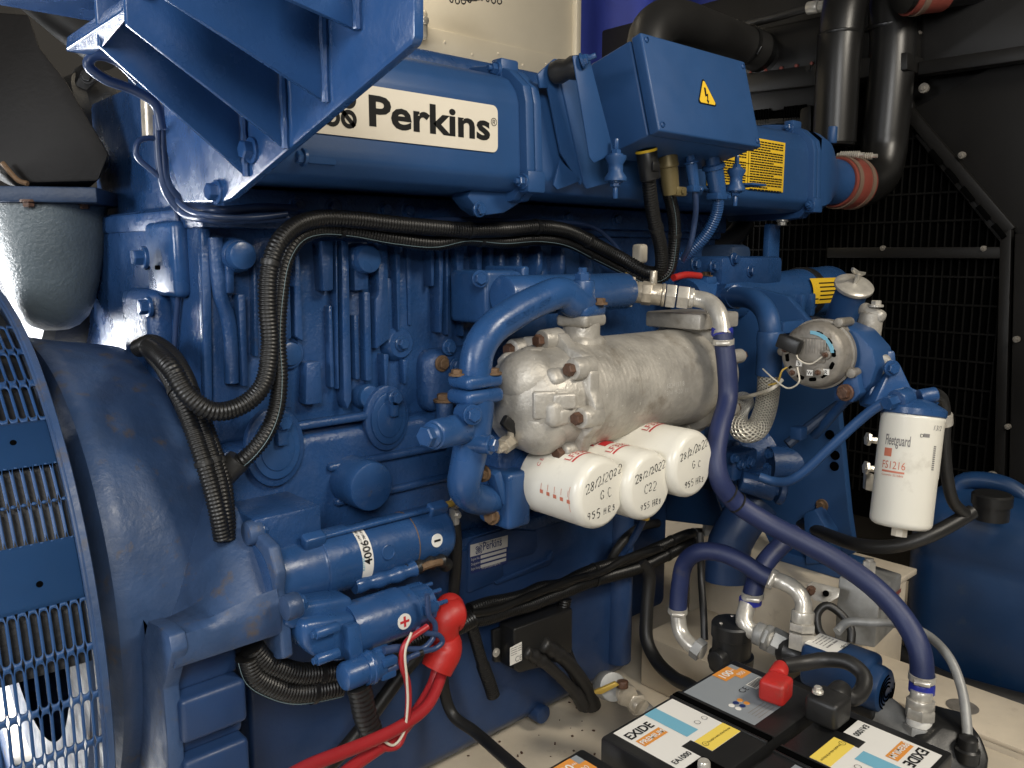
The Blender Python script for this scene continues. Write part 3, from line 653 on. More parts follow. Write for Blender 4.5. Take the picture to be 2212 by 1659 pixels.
# flow bolts along the bottom edge left
B().box(P(690, 335, Y=-0.19) , (0.05, 0.02, 0.03), bev=0.004).out('flange_lug', 'smooth_blue', man); bolt(man, P(655, 340, Y=-0.2), -X1, 0.01, 0.012)
# maker plate
cr = [(772, 181), (1066, 228), (1080, 330), (694, 276)]
A0, A1, A2, A3 = P(772, 181, Y=MY - .002), P(1068, 228, Y=MY - .002), P(1081, 331, Y=MY - .002), P(694, 276, Y=MY - .002)
ztp = (A1.z + P(1068, 228, Y=MY - .002).z) / 2; zbt = A2.z; xr = (A1.x + A2.x) / 2; xl = A3.x - 0.06
rc = 0.012; pts = []
for (cx, cz, a0) in ((xr - rc, ztp - rc, 0), (xl + rc, ztp - rc, 90), (xl + rc, zbt + rc, 180), (xr - rc, zbt + rc, 270)):
    for k in range(6): a = radians(a0 + 18 * k); pts.append(V((cx + rc * cos(a), MY - 0.0005, cz + rc * sin(a))))
plate = B().prism(pts, V((0, -0.0025, 0))).out('maker_plate', 'label_cream', man, label='cream maker plate with black lettering')
hgt = ztp - zbt
px0 = P(795, 262, Y=MY).x; px1 = P(1056, 300, Y=MY).x
lettering(plate, 'Perkins', V((px0, MY - 0.0036, zbt + hgt * 0.26)), X1, Z1, hgt * 0.80, 'print_black', 0.028, fit=px1 - px0)
lettering(plate, '®', V((px1 + 0.002, MY - 0.0036, zbt + hgt * 0.56)), X1, Z1, hgt * 0.24, 'print_black', 0.0)
knot(plate, V((px0 - 0.052, MY - 0.0036, zbt + hgt * 0.5)), X1, Z1, hgt * 0.35, 'print_black', 0.007)
# yellow warning label at the right end
yl = [P(1600, 299, Y=MY), P(1685, 304, Y=MY), P(1705, 418, Y=MY), P(1573, 400, Y=MY)]
zy1, zy0 = yl[1].z - 0.004, yl[2].z; xa_, xb_ = yl[0].x - 0.14, yl[1].x + 0.02
lab = B().box(((xa_ + xb_) / 2, MY - 0.003, (zy0 + zy1) / 2), (xb_ - xa_, 0.003, zy1 - zy0), bev=0.001).out('warning_label', 'label_yellow', man, label='yellow sheet of small print')
def lines(par, o, u, v_, w_, n, dy, h, m, gap=0.12):
    b = B()
    for i in range(n):
        x = 0.0; L = w_ * (1 if i % 4 != 3 else random.uniform(0.4, 0.8))
        while x < L - 0.002:
            l = min(random.uniform(0.006, 0.016) * 1.3, L - x)
            b.quad(o + u * (x + l / 2) - v_ * (i * dy), u, v_, l * 0.86, h); x += l
    return b.out('small_print', m, par, recalc=False)
for cx in (0, 1):
    for k in range(4):
        w2 = (xb_ - xa_) / 2
        lines(lab, V((xa_ + 0.008 + cx * w2, MY - 0.0052, zy1 - 0.008 - k * (zy1 - zy0) / 4.1)), X1, Z1, w2 - 0.018, 5, 0.0062, 0.0032, 'print_black')
    B().box((xa_ + (xb_ - xa_) * 0.5, MY - 0.0049, (zy0 + zy1) / 2), (0.0015, 0.0006, (zy1 - zy0) * 0.94)).out('rule', 'print_black', lab)
for k in range(1, 4): B().box(((xa_ + xb_) / 2, MY - 0.0049, zy1 - 0.003 - k * (zy1 - zy0) / 4.1), ((xb_ - xa_) * 0.95, 0.0006, 0.0014)).out('rule', 'print_black', lab)
# outlet cone to the charge pipe
cc = P(1838, 395, Y=-0.14); cx0 = xf2 + 0.025
c0 = V((cx0, -0.075, (zb_ + ztop) / 2))
c1 = V((P(1812, 395, Y=-0.14).x, -0.12, P(1812, 392, Y=-0.14).z))
b = B(); n = 32; rings = []
prof = mprof(0.0); cyv = sum(p_[0] for p_ in prof) / len(prof); czv = (zb_ + ztop) / 2
for t in range(9):
    f = t / 8; e = f * f * (3 - 2 * f); ring = []
    for k in range(n):
        a = 2 * pi * k / n; ca, sa = cos(a), sin(a)
        q = max(abs(ca) / 0.135, abs(sa) / ((ztop - zb_) / 2)); sq = V((0, ca / q, sa / q)); rd = V((0, ca, sa)) * 0.068
        ring.append(c0.lerp(c1, f) + sq.lerp(rd, min(1, e * 1.15)))
    rings.append(ring)
vs = [v for r in rings for v in r]; b.faces(vs, [(i * n + k, i * n + (k + 1) % n, (i + 1) * n + (k + 1) % n, (i + 1) * n + k) for i in range(8) for k in range(n)])
b.out('outlet_cone', 'smooth_blue', man)
cdir = (c1 - c0); cdir = V((1, -0.12, 0)).normalized()
B().cyl(c1 - cdir * 0.005, c1 + cdir * 0.05, 0.067).out('outlet_spigot', 'smooth_blue', man)
q = P(1797, 310, Y=-0.1); B().cyl(q, q + Z1 * 0.05, 0.014, bev=0.003).out('sensor_port', 'smooth_blue', man)
bolt(man, V((xf2 - 0.004, -0.12, zb_ - 0.018)), -Z1, 0.012, 0.014, 'zinc')

# ================================================================== CHARGE AIR HOSE COUPLING + PIPES
cp = thing('hose_coupling', 'red brown silicone coupling with two clamp bands at the manifold outlet', 'hose', c1)
h0 = c1 + cdir * 0.012
B().lathe(h0, cdir, [(0, 0.068), (0, 0.074), (0.02, 0.076), (0.055, 0.078), (0.09, 0.076), (0.112, 0.074), (0.112, 0.068)], 40, False, False).out('sleeve', 'silicone_red', cp)
for t in (0.02, 0.088):
    B().lathe(h0 + cdir * t, cdir, [(-0.009, 0.076), (-0.009, 0.0795), (0.009, 0.0795), (0.009, 0.076)], 40, False, False).out('clamp_band', 'strap_brown', cp)
    c = h0 + cdir * t + V((0, -0.02, 0.082))
    B().cyl(c + V((0, 0.03, 0)), c + V((0.01, -0.05, -0.004)), 0.006, n=10).out('clamp_screw', 'zinc', cp)
    b = B(); b.sweep([c + V((0.002, 0.02, 0)), c + V((0.008, -0.035, -0.003))], 0.0105, 12, corr=(0.006, 0.3)); b.out('clamp_spring', 'zinc', cp)
def bigpipe(name, label, pts, r, seams, m='black_paint'):
    t_ = thing(name, label, 'pipe', pts[0])
    b = B(); b.sweep(pts, r, 32, step=0.02); b.out('pipe', m, t_)
    for p_, ax in seams:
        u_, v2, a_ = frame(ax)
        b = B(); b.lathe(p_, ax, [(-0.006, r * 0.98), (-0.002, r * 1.025), (0.003, r * 1.03), (0.007, r * 0.98)], 32, False, False); b.out('weld_bead', m, t_)
    return t_
e0 = h0 + cdir * 0.09
v1 = P(1920, 300, X=e0.x + 0.16); v2 = P(1925, 90, X=e0.x + 0.17)
v1.y = v2.y = P(1920, 200, X=e0.x + 0.165).y
bigpipe('charge_pipe', 'black painted charge air pipe rising from the red coupling, right of the pair', [e0, e0 + cdir * 0.06, V((v1.x - 0.03, v1.y, e0.z + 0.04)), V((v1.x, v1.y, e0.z + 0.12)), v1, v2, v2 + V((0.02, 0.02, 0.12)), v2 + V((0.12, 0.0, 0.24)), v2 + V((0.28, -0.03, 0.28))], 0.068, [(P(1920, 62, X=v2.x), (0, 0, 1))])
v3 = P(1800, 310, X=2.58); v4 = P(1815, 80, X=2.58); v3.y = v4.y = P(1808, 200, X=2.58).y
bigpipe('charge_pipe', 'black painted charge air pipe with capped lower end, left of the pair', [V((v3.x, v3.y, v3.z)), v4, v4 + V((0.02, 0.0, 0.1)), v4 + V((0.1, 0, 0.22)), v4 + V((0.3, 0, 0.28))], 0.066, [(P(1815, 76, X=v4.x), (0, 0, 1)), (P(1798, 312, X=v4.x), (0, 0, 1))])
# red coupling and black pipe at top right
t = thing('upper_coupling', 'dark red silicone coupling at the top edge beside the charge pipes', 'hose', P(2020, 10, X=2.66))
q = P(2015, -34, X=2.66)
B().lathe(q + V((-0.06, 0.05, -0.01)), V((0.8, -0.55, 0.15)), [(0, 0.07), (0, 0.078), (0.11, 0.08), (0.11, 0.07)], 36, False, False).out('sleeve', 'silicone_red', t)
B().lathe(q + V((-0.045, 0.04, -0.006)), V((0.8, -0.55, 0.15)), [(0, 0.08), (0.002, 0.083), (0.02, 0.083), (0.022, 0.08)], 36, False, False).out('clamp_band', 'strap_brown', t)
B().cyl(q + V((-0.075, 0.055, -0.014)), q + V((0.24, -0.165, 0.045)), 0.0695, n=32).out('stub', 'black_paint', t)

# ================================================================== JUNCTION BOX
tl, tr_ = P(1385, 62, Y=-0.32), P(1617, 140, Y=-0.32); bl, brr = P(1425, 271, Y=-0.37), P(1638, 326, Y=-0.37)
fx0, fx1 = (tl.x + bl.x) / 2, (tr_.x + brr.x) / 2
cen = (tl + tr_ + bl + brr) / 4
tilt = atan2(0.05, ((tl.z + tr_.z) - (bl.z + brr.z)) / 2)
hh = sqrt((((tl.z + tr_.z) - (bl.z + brr.z)) / 2) ** 2 + 0.05 ** 2); ww = fx1 - fx0
JN = V((0, -cos(tilt), sin(tilt))); JU = V((0, -sin(tilt) * -1 * -1, cos(tilt)))
JU = X1.cross(JN) * -1
if JU.z < 0: JU = -JU
JR = Matrix((X1, -JN, JU)).transposed()
jb = thing('junction_box', 'blue steel control box with a yellow high voltage triangle, above the manifold', 'junction box', cen - JU * hh / 2)
dep = 0.15
B().box(cen - JN * 0.0135, (ww, 0.025, hh), JR, bev=0.004, seg=3).out('lid', 'smooth_blue', jb)
B().box(cen - JN * (0.03 + (dep - 0.03) / 2), (ww - 0.004, dep - 0.03, hh - 0.004), JR, bev=0.004, seg=3).out('case', 'smooth_blue', jb)
for i in (-1, 1):
    for j in (-1, 1):
        q = cen + X1 * i * (ww / 2 - 0.013) + JU * j * (hh / 2 - 0.013)
        B().lathe(q - JN * 0.003, JN, [(0, 0.006), (0.004, 0.006), (0.006, 0.004), (0.003, 0.0035), (0.003, 0)], 16).out('lid_screw', 'smooth_blue', jb)
# triangle
tcn = P(1524, 207, Y=-0.345); tcn = tcn + JN * ((cen - tcn).dot(JN) + 0.0006)
def tri(r, e, m, name):
    pts = []
    for k in range(3):
        a = radians(90 + 120 * k); c = tcn + (X1 * cos(a) + JU * sin(a)) * (r - 0.005)
        for g in (-40, 0, 40): pts.append(c + (X1 * cos(a + radians(g)) + JU * sin(a + radians(g))) * 0.005 + JN * e)
    return B().faces(pts, [tuple(range(9))]).out(name, m, jb, recalc=False)
tri(0.034, 0.0, 'print_black', 'triangle_border'); tri(0.030, 0.0005, 'label_yellow', 'warning_triangle')
zg = [(-0.004, 0.016), (0.0015, 0.016), (0.0005, 0.003), (0.006, 0.005), (0.0022, -0.009), (0.0055, -0.009), (0.0005, -0.0165), (-0.003, -0.008), (-0.0003, -0.0085), (0.001, -0.0005), (-0.005, -0.002)]
B().faces([tcn + X1 * x * 1.05 + JU * (y * 1.05 - 0.001) + JN * 0.001 for x, y in zg], [tuple(range(len(zg)))]).out('lightning_mark', 'print_black', jb, recalc=False)
# mounting bracket: sloped channel between manifold and box, rubber mounts
bk = thing('box_bracket', 'blue folded bracket with a slot that holds the junction box on rubber mounts', 'bracket', P(1250, 400, Y=-0.25))
def plane_poly(pts, Y, vec, name, m, par, bev=0.002): return B().prism([P(*p_, Y=Y) for p_ in pts], vec, bev=bev).out(name, m, par)
# inner plate with a slot: left and right strips, top and bottom bridges
plane_poly([(1162, 160), (1199, 126), (1212, 190), (1168, 190)], -0.215, V((0, 0.006, 0)), 'web_top', 'smooth_blue', bk)
plane_poly([(1199, 126), (1215, 132), (1262, 385), (1255, 400), (1212, 330), (1183, 183)], -0.215, V((0, 0.006, 0)), 'web', 'smooth_blue', bk)
plane_poly([(1210, 345), (1258, 390), (1205, 410), (1196, 400)], -0.215, V((0, 0.006, 0)), 'web_foot', 'smooth_blue', bk)
fl = [P(1199, 126, Y=-0.215), P(1258, 392, Y=-0.215), P(1268, 410, Y=-0.28), P(1345, 380, Y=-0.28), P(1322, 330, Y=-0.24), P(1235, 135, Y=-0.20)]
B().prism([P(1200, 127, Y=-0.218), P(1260, 392, Y=-0.218), P(1268, 408, Y=-0.222), P(1335, 390, Y=-0.222), P(1318, 330, Y=-0.222), P(1250, 132, Y=-0.222)], V((0, 0.005, 0)), bev=0.0015).out('flange_plate', 'smooth_blue', bk)
plane_poly([(1238, 120), (1272, 116), (1325, 322), (1320, 335), (1284, 352), (1274, 340)], -0.285, V((0, 0.004, 0)), 'side_strap', 'smooth_blue', bk)
q = P(1226, 150, Y=-0.25); B().lathe(q, V((0.25, -1, 0.1)), [(-0.035, 0.014), (-0.03, 0.02), (-0.015, 0.022), (0.0, 0.018), (0.012, 0.022), (0.025, 0.02), (0.03, 0.014)], 24).out('rubber_mount', 'black_rubber', bk)
bolt(bk, P(1258, 131, Y=-0.288), V((0.5, -0.8, 0.3)), 0.010, 0.010, 'machined_blue', stud=0.016)
def cotton(x, y, Y, par):
    q = P(x, y, Y=Y)
    B().lathe(q, Z1, [(-0.026, 0.01), (-0.025, 0.021), (-0.018, 0.021), (-0.008, 0.014), (0.006, 0.014), (0.016, 0.02), (0.022, 0.02), (0.023, 0.01)], 24).out('rubber_mount', 'smooth_blue', par)
    bolt(par, q + Z1 * 0.023, Z1, 0.010, 0.010, 'machined_blue', stud=0.02); bolt(par, q - Z1 * 0.026, -Z1, 0.010, 0.010, 'machined_blue', stud=0.022)
cotton(1330, 362, -0.30, bk); cotton(1590, 388, -0.30, bk)
B().box(P(1590, 402, Y=-0.27), (0.06, 0.12, 0.005), bev=0.001).out('mount_tab', 'smooth_blue', bk)

# ================================================================== OIL COOLER
OY, OZ = -0.25, P(1350, 832, Y=-0.25).z
ox0, ox1 = P(1235, 850, Y=-0.30).x, P(1520, 800, Y=-0.30).x
orr = 0.108
oc = thing('oil_cooler', 'bare cast aluminium oil cooler drum with rusty bolts above the white filters', 'oil cooler', (1.3, OY, OZ - 0.12))
b = B(); prof = [(0, orr)]; L = ox1 - ox0
t = 0.02
while t < L - 0.03:
    gr = 0.0006 if t < L * 0.42 else 0.0002
    prof += [(t, orr), (t + 0.004, orr - gr), (t + 0.008, orr)]; t += 0.012
prof.append((L, orr)); b.lathe((ox0, OY, OZ), X1, prof, 64); b.out('drum', 'cast_aluminium', oc)
# end cap: flange, dome, lugs with bolts, raised pads
lug = [128, 84, 36, -10, -54, -112]
fl_o = []
for k_, a in enumerate(lug + [-178]):
    nx_a = (lug + [-178, 128 - 360])[k_ + 1]
    for (aa, rr) in ((a + 9, orr + 0.022), (a - 9, orr + 0.022), ((a + nx_a) / 2, orr + 0.010)): fl_o.append(V((ox0 + 0.006, OY - rr * cos(radians(aa)), OZ + rr * sin(radians(aa)))))
B().prism(fl_o, V((-0.026, 0, 0)), bev=0.004, seg=2).out('end_flange', 'cast_aluminium', oc)
B().ball((ox0 - 0.075, OY - 0.012, OZ + 0.042), 0.068, 0.95, 0.9, 0.85, 24).out('cap_bulge', 'cast_aluminium', oc)
B().ball((ox0 - 0.062, OY - 0.03, OZ - 0.035), 0.075, 0.9, 0.8, 0.85, 24).out('cap_bulge', 'cast_aluminium', oc)
b = B(); b.lathe((ox0 - 0.02, OY, OZ), -X1, [(0, orr - 0.002), (0.03, orr - 0.006), (0.06, orr - 0.014), (0.085, orr - 0.028), (0.102, orr - 0.048), (0.112, orr - 0.072), (0.116, orr - 0.095), (0.117, 0.0)], 64); b.out('end_cap', 'cast_aluminium', oc)
for a in lug:
    ar = radians(a); d = V((0, -cos(ar), sin(ar)))
    c = V((ox0, OY, OZ)) + d * (orr + 0.006)
    B().cyl(c + X1 * 0.004, c - X1 * 0.045, 0.022, 0.02, bev=0.004).out('bolt_lug', 'cast_aluminium', oc)
    rot = Matrix((X1, d.cross(X1), d)).transposed()
    B().box(c - d * 0.026 - X1 * 0.05, (0.07, 0.034, 0.03), rot, bev=0.01, seg=3).out('lug_web', 'cast_aluminium', oc)
    bolt(oc, c - X1 * 0.046, -X1, 0.012, 0.013, 'rust_bolt', washer=False)
for (dy, dz, sy, sz_, xo) in ((-0.058, 0.006, 0.055, 0.052, 0.088), (-0.085, 0.012, 0.04, 0.03, 0.062), (0.02, -0.02, 0.06, 0.03, 0.105), (-0.045, 0.05, 0.03, 0.014, 0.088)):
    B().box((ox0 - xo, OY + dy, OZ + dz), (0.045, sy, sz_), Matrix.Rotation(radians(-28 if dy < 0 else 0), 3, 'Z'), bev=0.006, seg=3).out('cast_pad', 'cast_aluminium', oc)
B().box((ox0 - 0.07, OY - 0.07, OZ - 0.01), (0.06, 0.06, 0.05), bev=0.014, seg=3).out('cast_pad', 'cast_aluminium', oc)
# outlet neck at the top, right end flange and inlet neck
qn = P(1256, 700, Y=-0.25); nx = qn.x
B().box((nx, OY, OZ + orr * 0.8), (0.085, 0.085, 0.06), bev=0.02, seg=3).out('neck_root', 'cast_aluminium', oc); B().cyl((nx, OY, OZ + 0.06), (nx, OY, OZ + orr + 0.032), 0.037, bev=0.004).out('outlet_neck', 'cast_aluminium', oc)
ntop = OZ + orr + 0.045
B().box((nx, OY, ntop - 0.008), (0.082, 0.07, 0.024), Matrix.Rotation(radians(12), 3, 'Z'), bev=0.008, seg=3).out('neck_flange', 'cast_aluminium', oc)
b = B(); b.lathe((ox1, OY, OZ), X1, [(-0.01, orr), (-0.008, orr + 0.018), (0.02, orr + 0.018), (0.022, orr + 0.01), (0.03, orr), (0.07, orr - 0.012), (0.09, orr - 0.04), (0.1, 0.0)], 64); b.out('end_cap', 'cast_aluminium', oc)
B().box((ox1 + 0.02, OY, OZ + orr + 0.02), (0.15, 0.15, 0.035), bev=0.006).out('inlet_flange', 'cast_aluminium', oc)
B().cyl((ox1 + 0.02, OY, OZ), (ox1 + 0.02, OY, OZ + orr + 0.01), 0.05, 0.055).out('inlet_neck', 'cast_aluminium', oc)
for a in (25, -35, 75, -85):
    ar = radians(a); d = V((0, -cos(ar), sin(ar))); c = V((ox1, OY, OZ)) + d * (orr + 0.012)
    B().cyl(c - X1 * 0.012, c + X1 * 0.055, 0.016, bev=0.004).out('bolt_lug', 'cast_aluminium', oc); bolt(oc, c + X1 * 0.055, X1, 0.011, 0.012, 'rust_bolt', washer=False)
# cast numbers on the drum and cap
def on_drum(x0, a0):
    def f(x, y):
        a = a0 + y / orr; return V((x0 + x, OY - (orr + 0.0007) * cos(a), OZ + (orr + 0.0007) * sin(a)))
    return f
lettering(oc, '6824137 8', 0, 0, 0, 0.014, 'label_silver', cyl=on_drum(ox0 + 0.215, radians(3)), name='cast_number')
lettering(oc, '33419-20  11', 0, 0, 0, 0.014, 'label_silver', cyl=on_drum(ox0 + 0.215, radians(-5)), name='cast_number')
# drain valve at the lower left of the cap
q = P(1100, 955, Y=-0.27); ax = V((-0.9, -0.35, -0.1)).normalized()
dv = thing('drain_cock', 'small nickel drain cock with a black lever under the oil cooler cap', 'valve', q)
B().hexa(q - ax * 0.02, q + ax * 0.028, 0.015).out('body', 'nickel', dv); B().cyl(q + ax * 0.024, q + ax * 0.045, 0.011, 0.008, bev=0.002).out('nozzle', 'nickel', dv)
B().box(q + V((0.0, -0.005, 0.03)), (0.05, 0.014, 0.022), Matrix.Rotation(radians(40), 3, 'Y'), bev=0.005).out('lever', 'black_plastic', dv)
B().cyl(q + V((0, -0.004, 0.008)), q + V((0, -0.004, 0.03)), 0.007, n=12).out('stem', 'nickel', dv)

# ================================================================== OIL FILTERS
fh = thing('oil_filter_block', 'blue filter block casting under the oil cooler carrying three white filters', 'filter block', P(1250, 1020, Y=-0.15))
FR = 0.0675
fs = [(1299, 1066, -0.40, 'nearest of the three white oil filters, fully readable date in black marker'), (1402, 1050, -0.42, 'middle one of the three white oil filters with a marker date'), (1496, 1003, -0.44, 'farthest of the three white oil filters, half behind the cooler')]
fcs = [P(x, y, Y=yy) for x, y, yy, _ in fs]
B().box(((fcs[0].x + fcs[2].x) / 2, -0.16, fcs[0].z + 0.015), (fcs[2].x - fcs[0].x + 0.17, 0.14, 0.14), bev=0.02, seg=3).out('head_body', 'cast_blue', fh)
for c in fcs: B().lathe((c.x, -0.225, c.z), -Y1, [(0, FR * 0.8), (0.005, FR * 0.96), (0.028, FR * 0.96), (0.03, FR * 0.9)], 36).out('filter_seat', 'cast_blue', fh)
# handwriting: stroke glyphs
GL = {'2': [[(0, .8), (.2, 1), (.5, .95), (.6, .7), (.4, .4), (.05, .03), (.65, .05)]], '8': [[(.55, .85), (.3, 1), (.1, .8), (.3, .55), (.6, .3), (.4, .02), (.1, .15), (.2, .42), (.5, .65), (.58, .85)]], '/': [[(.05, -.1), (.4, 1.1)]],
      '0': [[(.3, 1), (.05, .7), (.1, .2), (.35, 0), (.6, .35), (.55, .8), (.3, 1)]], '9': [[(.55, .85), (.3, 1), (.08, .75), (.25, .5), (.55, .65), (.55, .9), (.5, .4), (.35, 0)]], '5': [[(.6, 1), (.18, .97), (.12, .6), (.4, .62), (.6, .35), (.4, .05), (.08, .05)]],
      'G': [[(.6, .85), (.3, 1), (.05, .5), (.25, .02), (.6, .15), (.6, .45), (.4, .45)]], 'C': [[(.6, .8), (.3, .95), (.05, .5), (.25, .05), (.6, .12)]], '.': [[(.2, .0), (.24, .04)]], 'H': [[(.05, 0), (.12, 1)], [(.55, 0), (.55, 1)], [(.05, .5), (.6, .55)]], 'R': [[(.08, 0), (.1, 1)], [(.1, .98), (.5, .9), (.45, .6), (.1, .5), (.6, 0)]], 'S': [[(.5, .7), (.25, .8), (.15, .55), (.45, .4), (.4, .05), (.1, .05)]], 'Z': [[(.05, .9), (.55, .9), (.1, .05), (.6, .05)]], ' ': []}
def write(b, t, o, u, v_, h, wd, nrm, jit=0.06, slope=0.0):
    x = 0.0
    for ch in t:
        g = GL[ch]; jy = random.uniform(-jit, jit); gs = random.uniform(0.82, 1.22); ga = random.uniform(-0.16, 0.16); wv = random.uniform(0.7, 1.25)
        for st in g:
            pts = [(x + (px * cos(ga) - (py - 0.5) * sin(ga)) * 0.85 * gs, 0.5 + (px * sin(ga) + (py - 0.5) * cos(ga)) * gs + jy + slope * x) for px, py in st]
            d = catmull([V((p_[0], p_[1], 0)) for p_ in pts], 0.08)
            prev = None; vs = []
            for i, q in enumerate(d):
                t_ = (d[min(i + 1, len(d) - 1)] - d[max(i - 1, 0)]); t_ = V((-t_.y, t_.x, 0)); t_ = t_.normalized() if t_.length > 1e-9 else V((1, 0, 0))
                for s in (-1, 1):
                    e = q + t_ * s * wd * wv * (0.75 + 0.35 * sin(i * 0.9 + x * 3)) / h / 2; vs.append(o + u * e.x * h + v_ * e.y * h + nrm)
            b.faces(vs, [(2 * i, 2 * i + 1, 2 * i + 3, 2 * i + 2) for i in range(len(d) - 1)])
        x += {'/': 0.45, '.': 0.4, ' ': 0.5}.get(ch, 0.8)
    return b
for k, (c, f) in enumerate(zip(fcs, fs)):
    t = thing('oil_filter', f[3], 'oil filter', (c.x, -0.25, c.z - FR), 'white oil filters under the cooler')
    Lf = c.y * -1 - 0.245
    B().lathe((c.x, -0.25, c.z), -Y1, [(0, FR * 0.9), (0, FR * 0.985), (0.006, FR), (0.01, FR * 0.985), (Lf - 0.02, FR), (Lf - 0.012, FR * 0.985), (Lf - 0.005, FR * 0.93), (Lf - 0.001, FR * 0.85), (Lf, FR * 0.8), (Lf, 0)], 64).out('can', 'filter_white', t, angle=50)
    yf = -0.25 - Lf - 0.0006
    b = B(); write(b, '28/2/2022', V((c.x - FR * 0.70, yf, c.z + FR * (0.22 if k else 0.14))), V((1, 0, 0.14 if k else 0.2)), Z1, FR * (0.225 if k == 0 else 0.205), 0.0019, V((0, 0, 0)), slope=0.05)
    write(b, ('G.C', 'C22', 'G.C')[k], V((c.x - FR * (0.12 if k != 1 else 0.3), yf, c.z - FR * 0.12)), X1, Z1, FR * 0.24, 0.0016, V((0, 0, 0)))
    write(b, '955 HRS', V((c.x - FR * (0.62 if k == 0 else 0.45), yf, c.z - FR * 0.62)), V((1, 0, 0.06)), Z1, FR * (0.22 if k == 0 else 0.18), 0.0019, V((0, 0, 0)))
    b.out('marker_writing', 'print_black', t, recalc=False)
    # printed side: runs along the can, seen from the upper left
    def wrap(s0, a0, along=True, cx=c.x, cz=c.z):
        def fn(x, y):
            # x runs along -Y (towards the front), y runs round the can
            a = a0 + y / FR; return V((cx - (FR + 0.0006) * cos(a), -0.25 - s0 - x, cz + (FR + 0.0006) * sin(a)))
        return fn
    def wrap90(s0, a0, cx=c.x, cz=c.z):
        def fn(x, y):
            a = a0 + x / FR; return V((cx - (FR + 0.0006) * cos(a), -0.25 - s0 + y, cz + (FR + 0.0006) * sin(a)))
        return fn
    def patch(s0, s1, a0, a1, m, nm, n=8):
        vs = []
        for i in range(n + 1):
            a = a0 + (a1 - a0) * i / n
            for s_ in (s0, s1): vs.append(V((c.x - (FR + 0.0005) * cos(a), -0.25 - s_, c.z + (FR + 0.0005) * sin(a))))
        return B().faces(vs, [(2 * i, 2 * i + 1, 2 * i + 3, 2 * i + 2) for i in range(n)]).out(nm, m, t, recalc=False)
    patch(0.058, 0.078, radians(72), radians(96), 'print_red', 'red_square')
    lettering(t, 'Fleetguard', 0, 0, 0, 0.017, 'print_red', 0.02, cyl=wrap90(0.055, radians(64)), space=0.9)
    lettering(t, 'LF3349', 0, 0, 0, 0.022, 'print_red', 0.0, cyl=wrap90(0.104, radians(58)))
    patch(0.108, 0.1125, radians(58), radians(108), 'print_red', 'red_bar')
    lettering(t, 'C E', 0, 0, 0, 0.012, 'print_red', 0.0, cyl=wrap90(0.045, radians(36)))
    if k == 0:
        for g in range(5):
            patch(0.06 + 0.017 * g, 0.068 + 0.017 * g, radians(-4 - g * 1.0), radians(2 - g), 'print_faded_red', 'pictogram', 3)
            patch(0.062 + 0.017 * g, 0.063 + 0.017 * g, radians(2), radians(12), 'print_faded_red', 'pictogram', 3)
        patch(0.153 - 0.02, 0.134, radians(-22), radians(18), 'print_faded_red', 'print_rule', 6)

# ================================================================== COOLANT PIPE (blue cast, around the cooler)
cy = OY
wp = thing('coolant_pipe', 'blue cast coolant pipe arching from the oil cooler neck down to a tee', 'pipe', (nx, OY, ntop))
pr_ = [V((nx, cy, ntop + 0.012)), V((nx - 0.002, cy, ntop + 0.03))] + [P(x, y, Y=cy - 0.01) for x, y in ((1243, 655), (1215, 633), (1165, 648), (1105, 680), (1058, 715), (1033, 758), (1027, 800), (1026, 825))]
b = B(); b.sweep(pr_, 0.029, 24, step=0.012, rfun=lambda t: 1.08 - 0.1 * t if t < 0.2 else 1.06 - 0.06 * t); b.out('pipe', 'machined_blue', wp)
B().box((nx, cy, ntop + 0.011), (0.082, 0.07, 0.026), Matrix.Rotation(radians(12), 3, 'Z'), bev=0.01, seg=3).out('top_flange', 'machined_blue', wp)
bolt(wp, (nx + 0.022, cy - 0.028, ntop + 0.024), Z1, 0.011, 0.011, 'rust_part'); bolt(wp, (nx - 0.035, cy + 0.02, ntop + 0.024), Z1, 0.011, 0.011, 'rust_part')
q = P(1258, 625, Y=cy - 0.01); B().cyl(q - Z1 * 0.03, q + Z1 * 0.018, 0.024, bev=0.004).out('bleed_boss', 'machined_blue', wp); B().cyl(q + Z1 * 0.01, q + Z1 * 0.03, 0.016, n=6).out('bleed_hex', 'machined_blue', wp); bolt(wp, q + Z1 * 0.03, Z1, 0.009, 0.012)
fq = P(1027, 838, Y=cy - 0.01)
B().box(fq + Z1 * 0.014, (0.082, 0.064, 0.024), bev=0.01, seg=3).out('lower_flange', 'machined_blue', wp)
bolt(wp, fq + V((0.024, -0.02, 0.026)), Z1, 0.011, 0.009, 'rust_part'); bolt(wp, fq + V((-0.032, 0.01, 0.026)), Z1, 0.011, 0.009, 'rust_part')
lettering(wp, '9SE120/1  609', P(1095, 706, Y=cy - 0.042) , (P(1185, 655, Y=cy) - P(1095, 706, Y=cy)), V((0.2, 0, 1)), 0.017, 'smooth_blue', 0.01, name='cast_number', fit=0.115)
te = thing('pipe_tee', 'blue cast tee and lower elbow below the coolant pipe flange', 'pipe', fq - Z1 * 0.2)
B().box(fq - Z1 * 0.013, (0.084, 0.066, 0.026), bev=0.01, seg=3).out('top_flange', 'machined_blue', te)
b = B(); b.sweep([fq - Z1 * 0.02, P(1025, 900, Y=cy - 0.01), P(1018, 960, Y=cy - 0.01), P(1008, 1010, Y=cy - 0.005), P(1002, 1045, Y=cy), P(1012, 1068, Y=cy + 0.01), P(1040, 1080, Y=cy + 0.02), P(1072, 1074, Y=cy + 0.03)], 0.030, 24, step=0.012, rfun=lambda t: 1.12 - 0.22 * t); b.out('pipe', 'machined_blue', te)
sA, sB_ = P(1000, 925, Y=cy - 0.02), P(935, 940, Y=cy - 0.04)
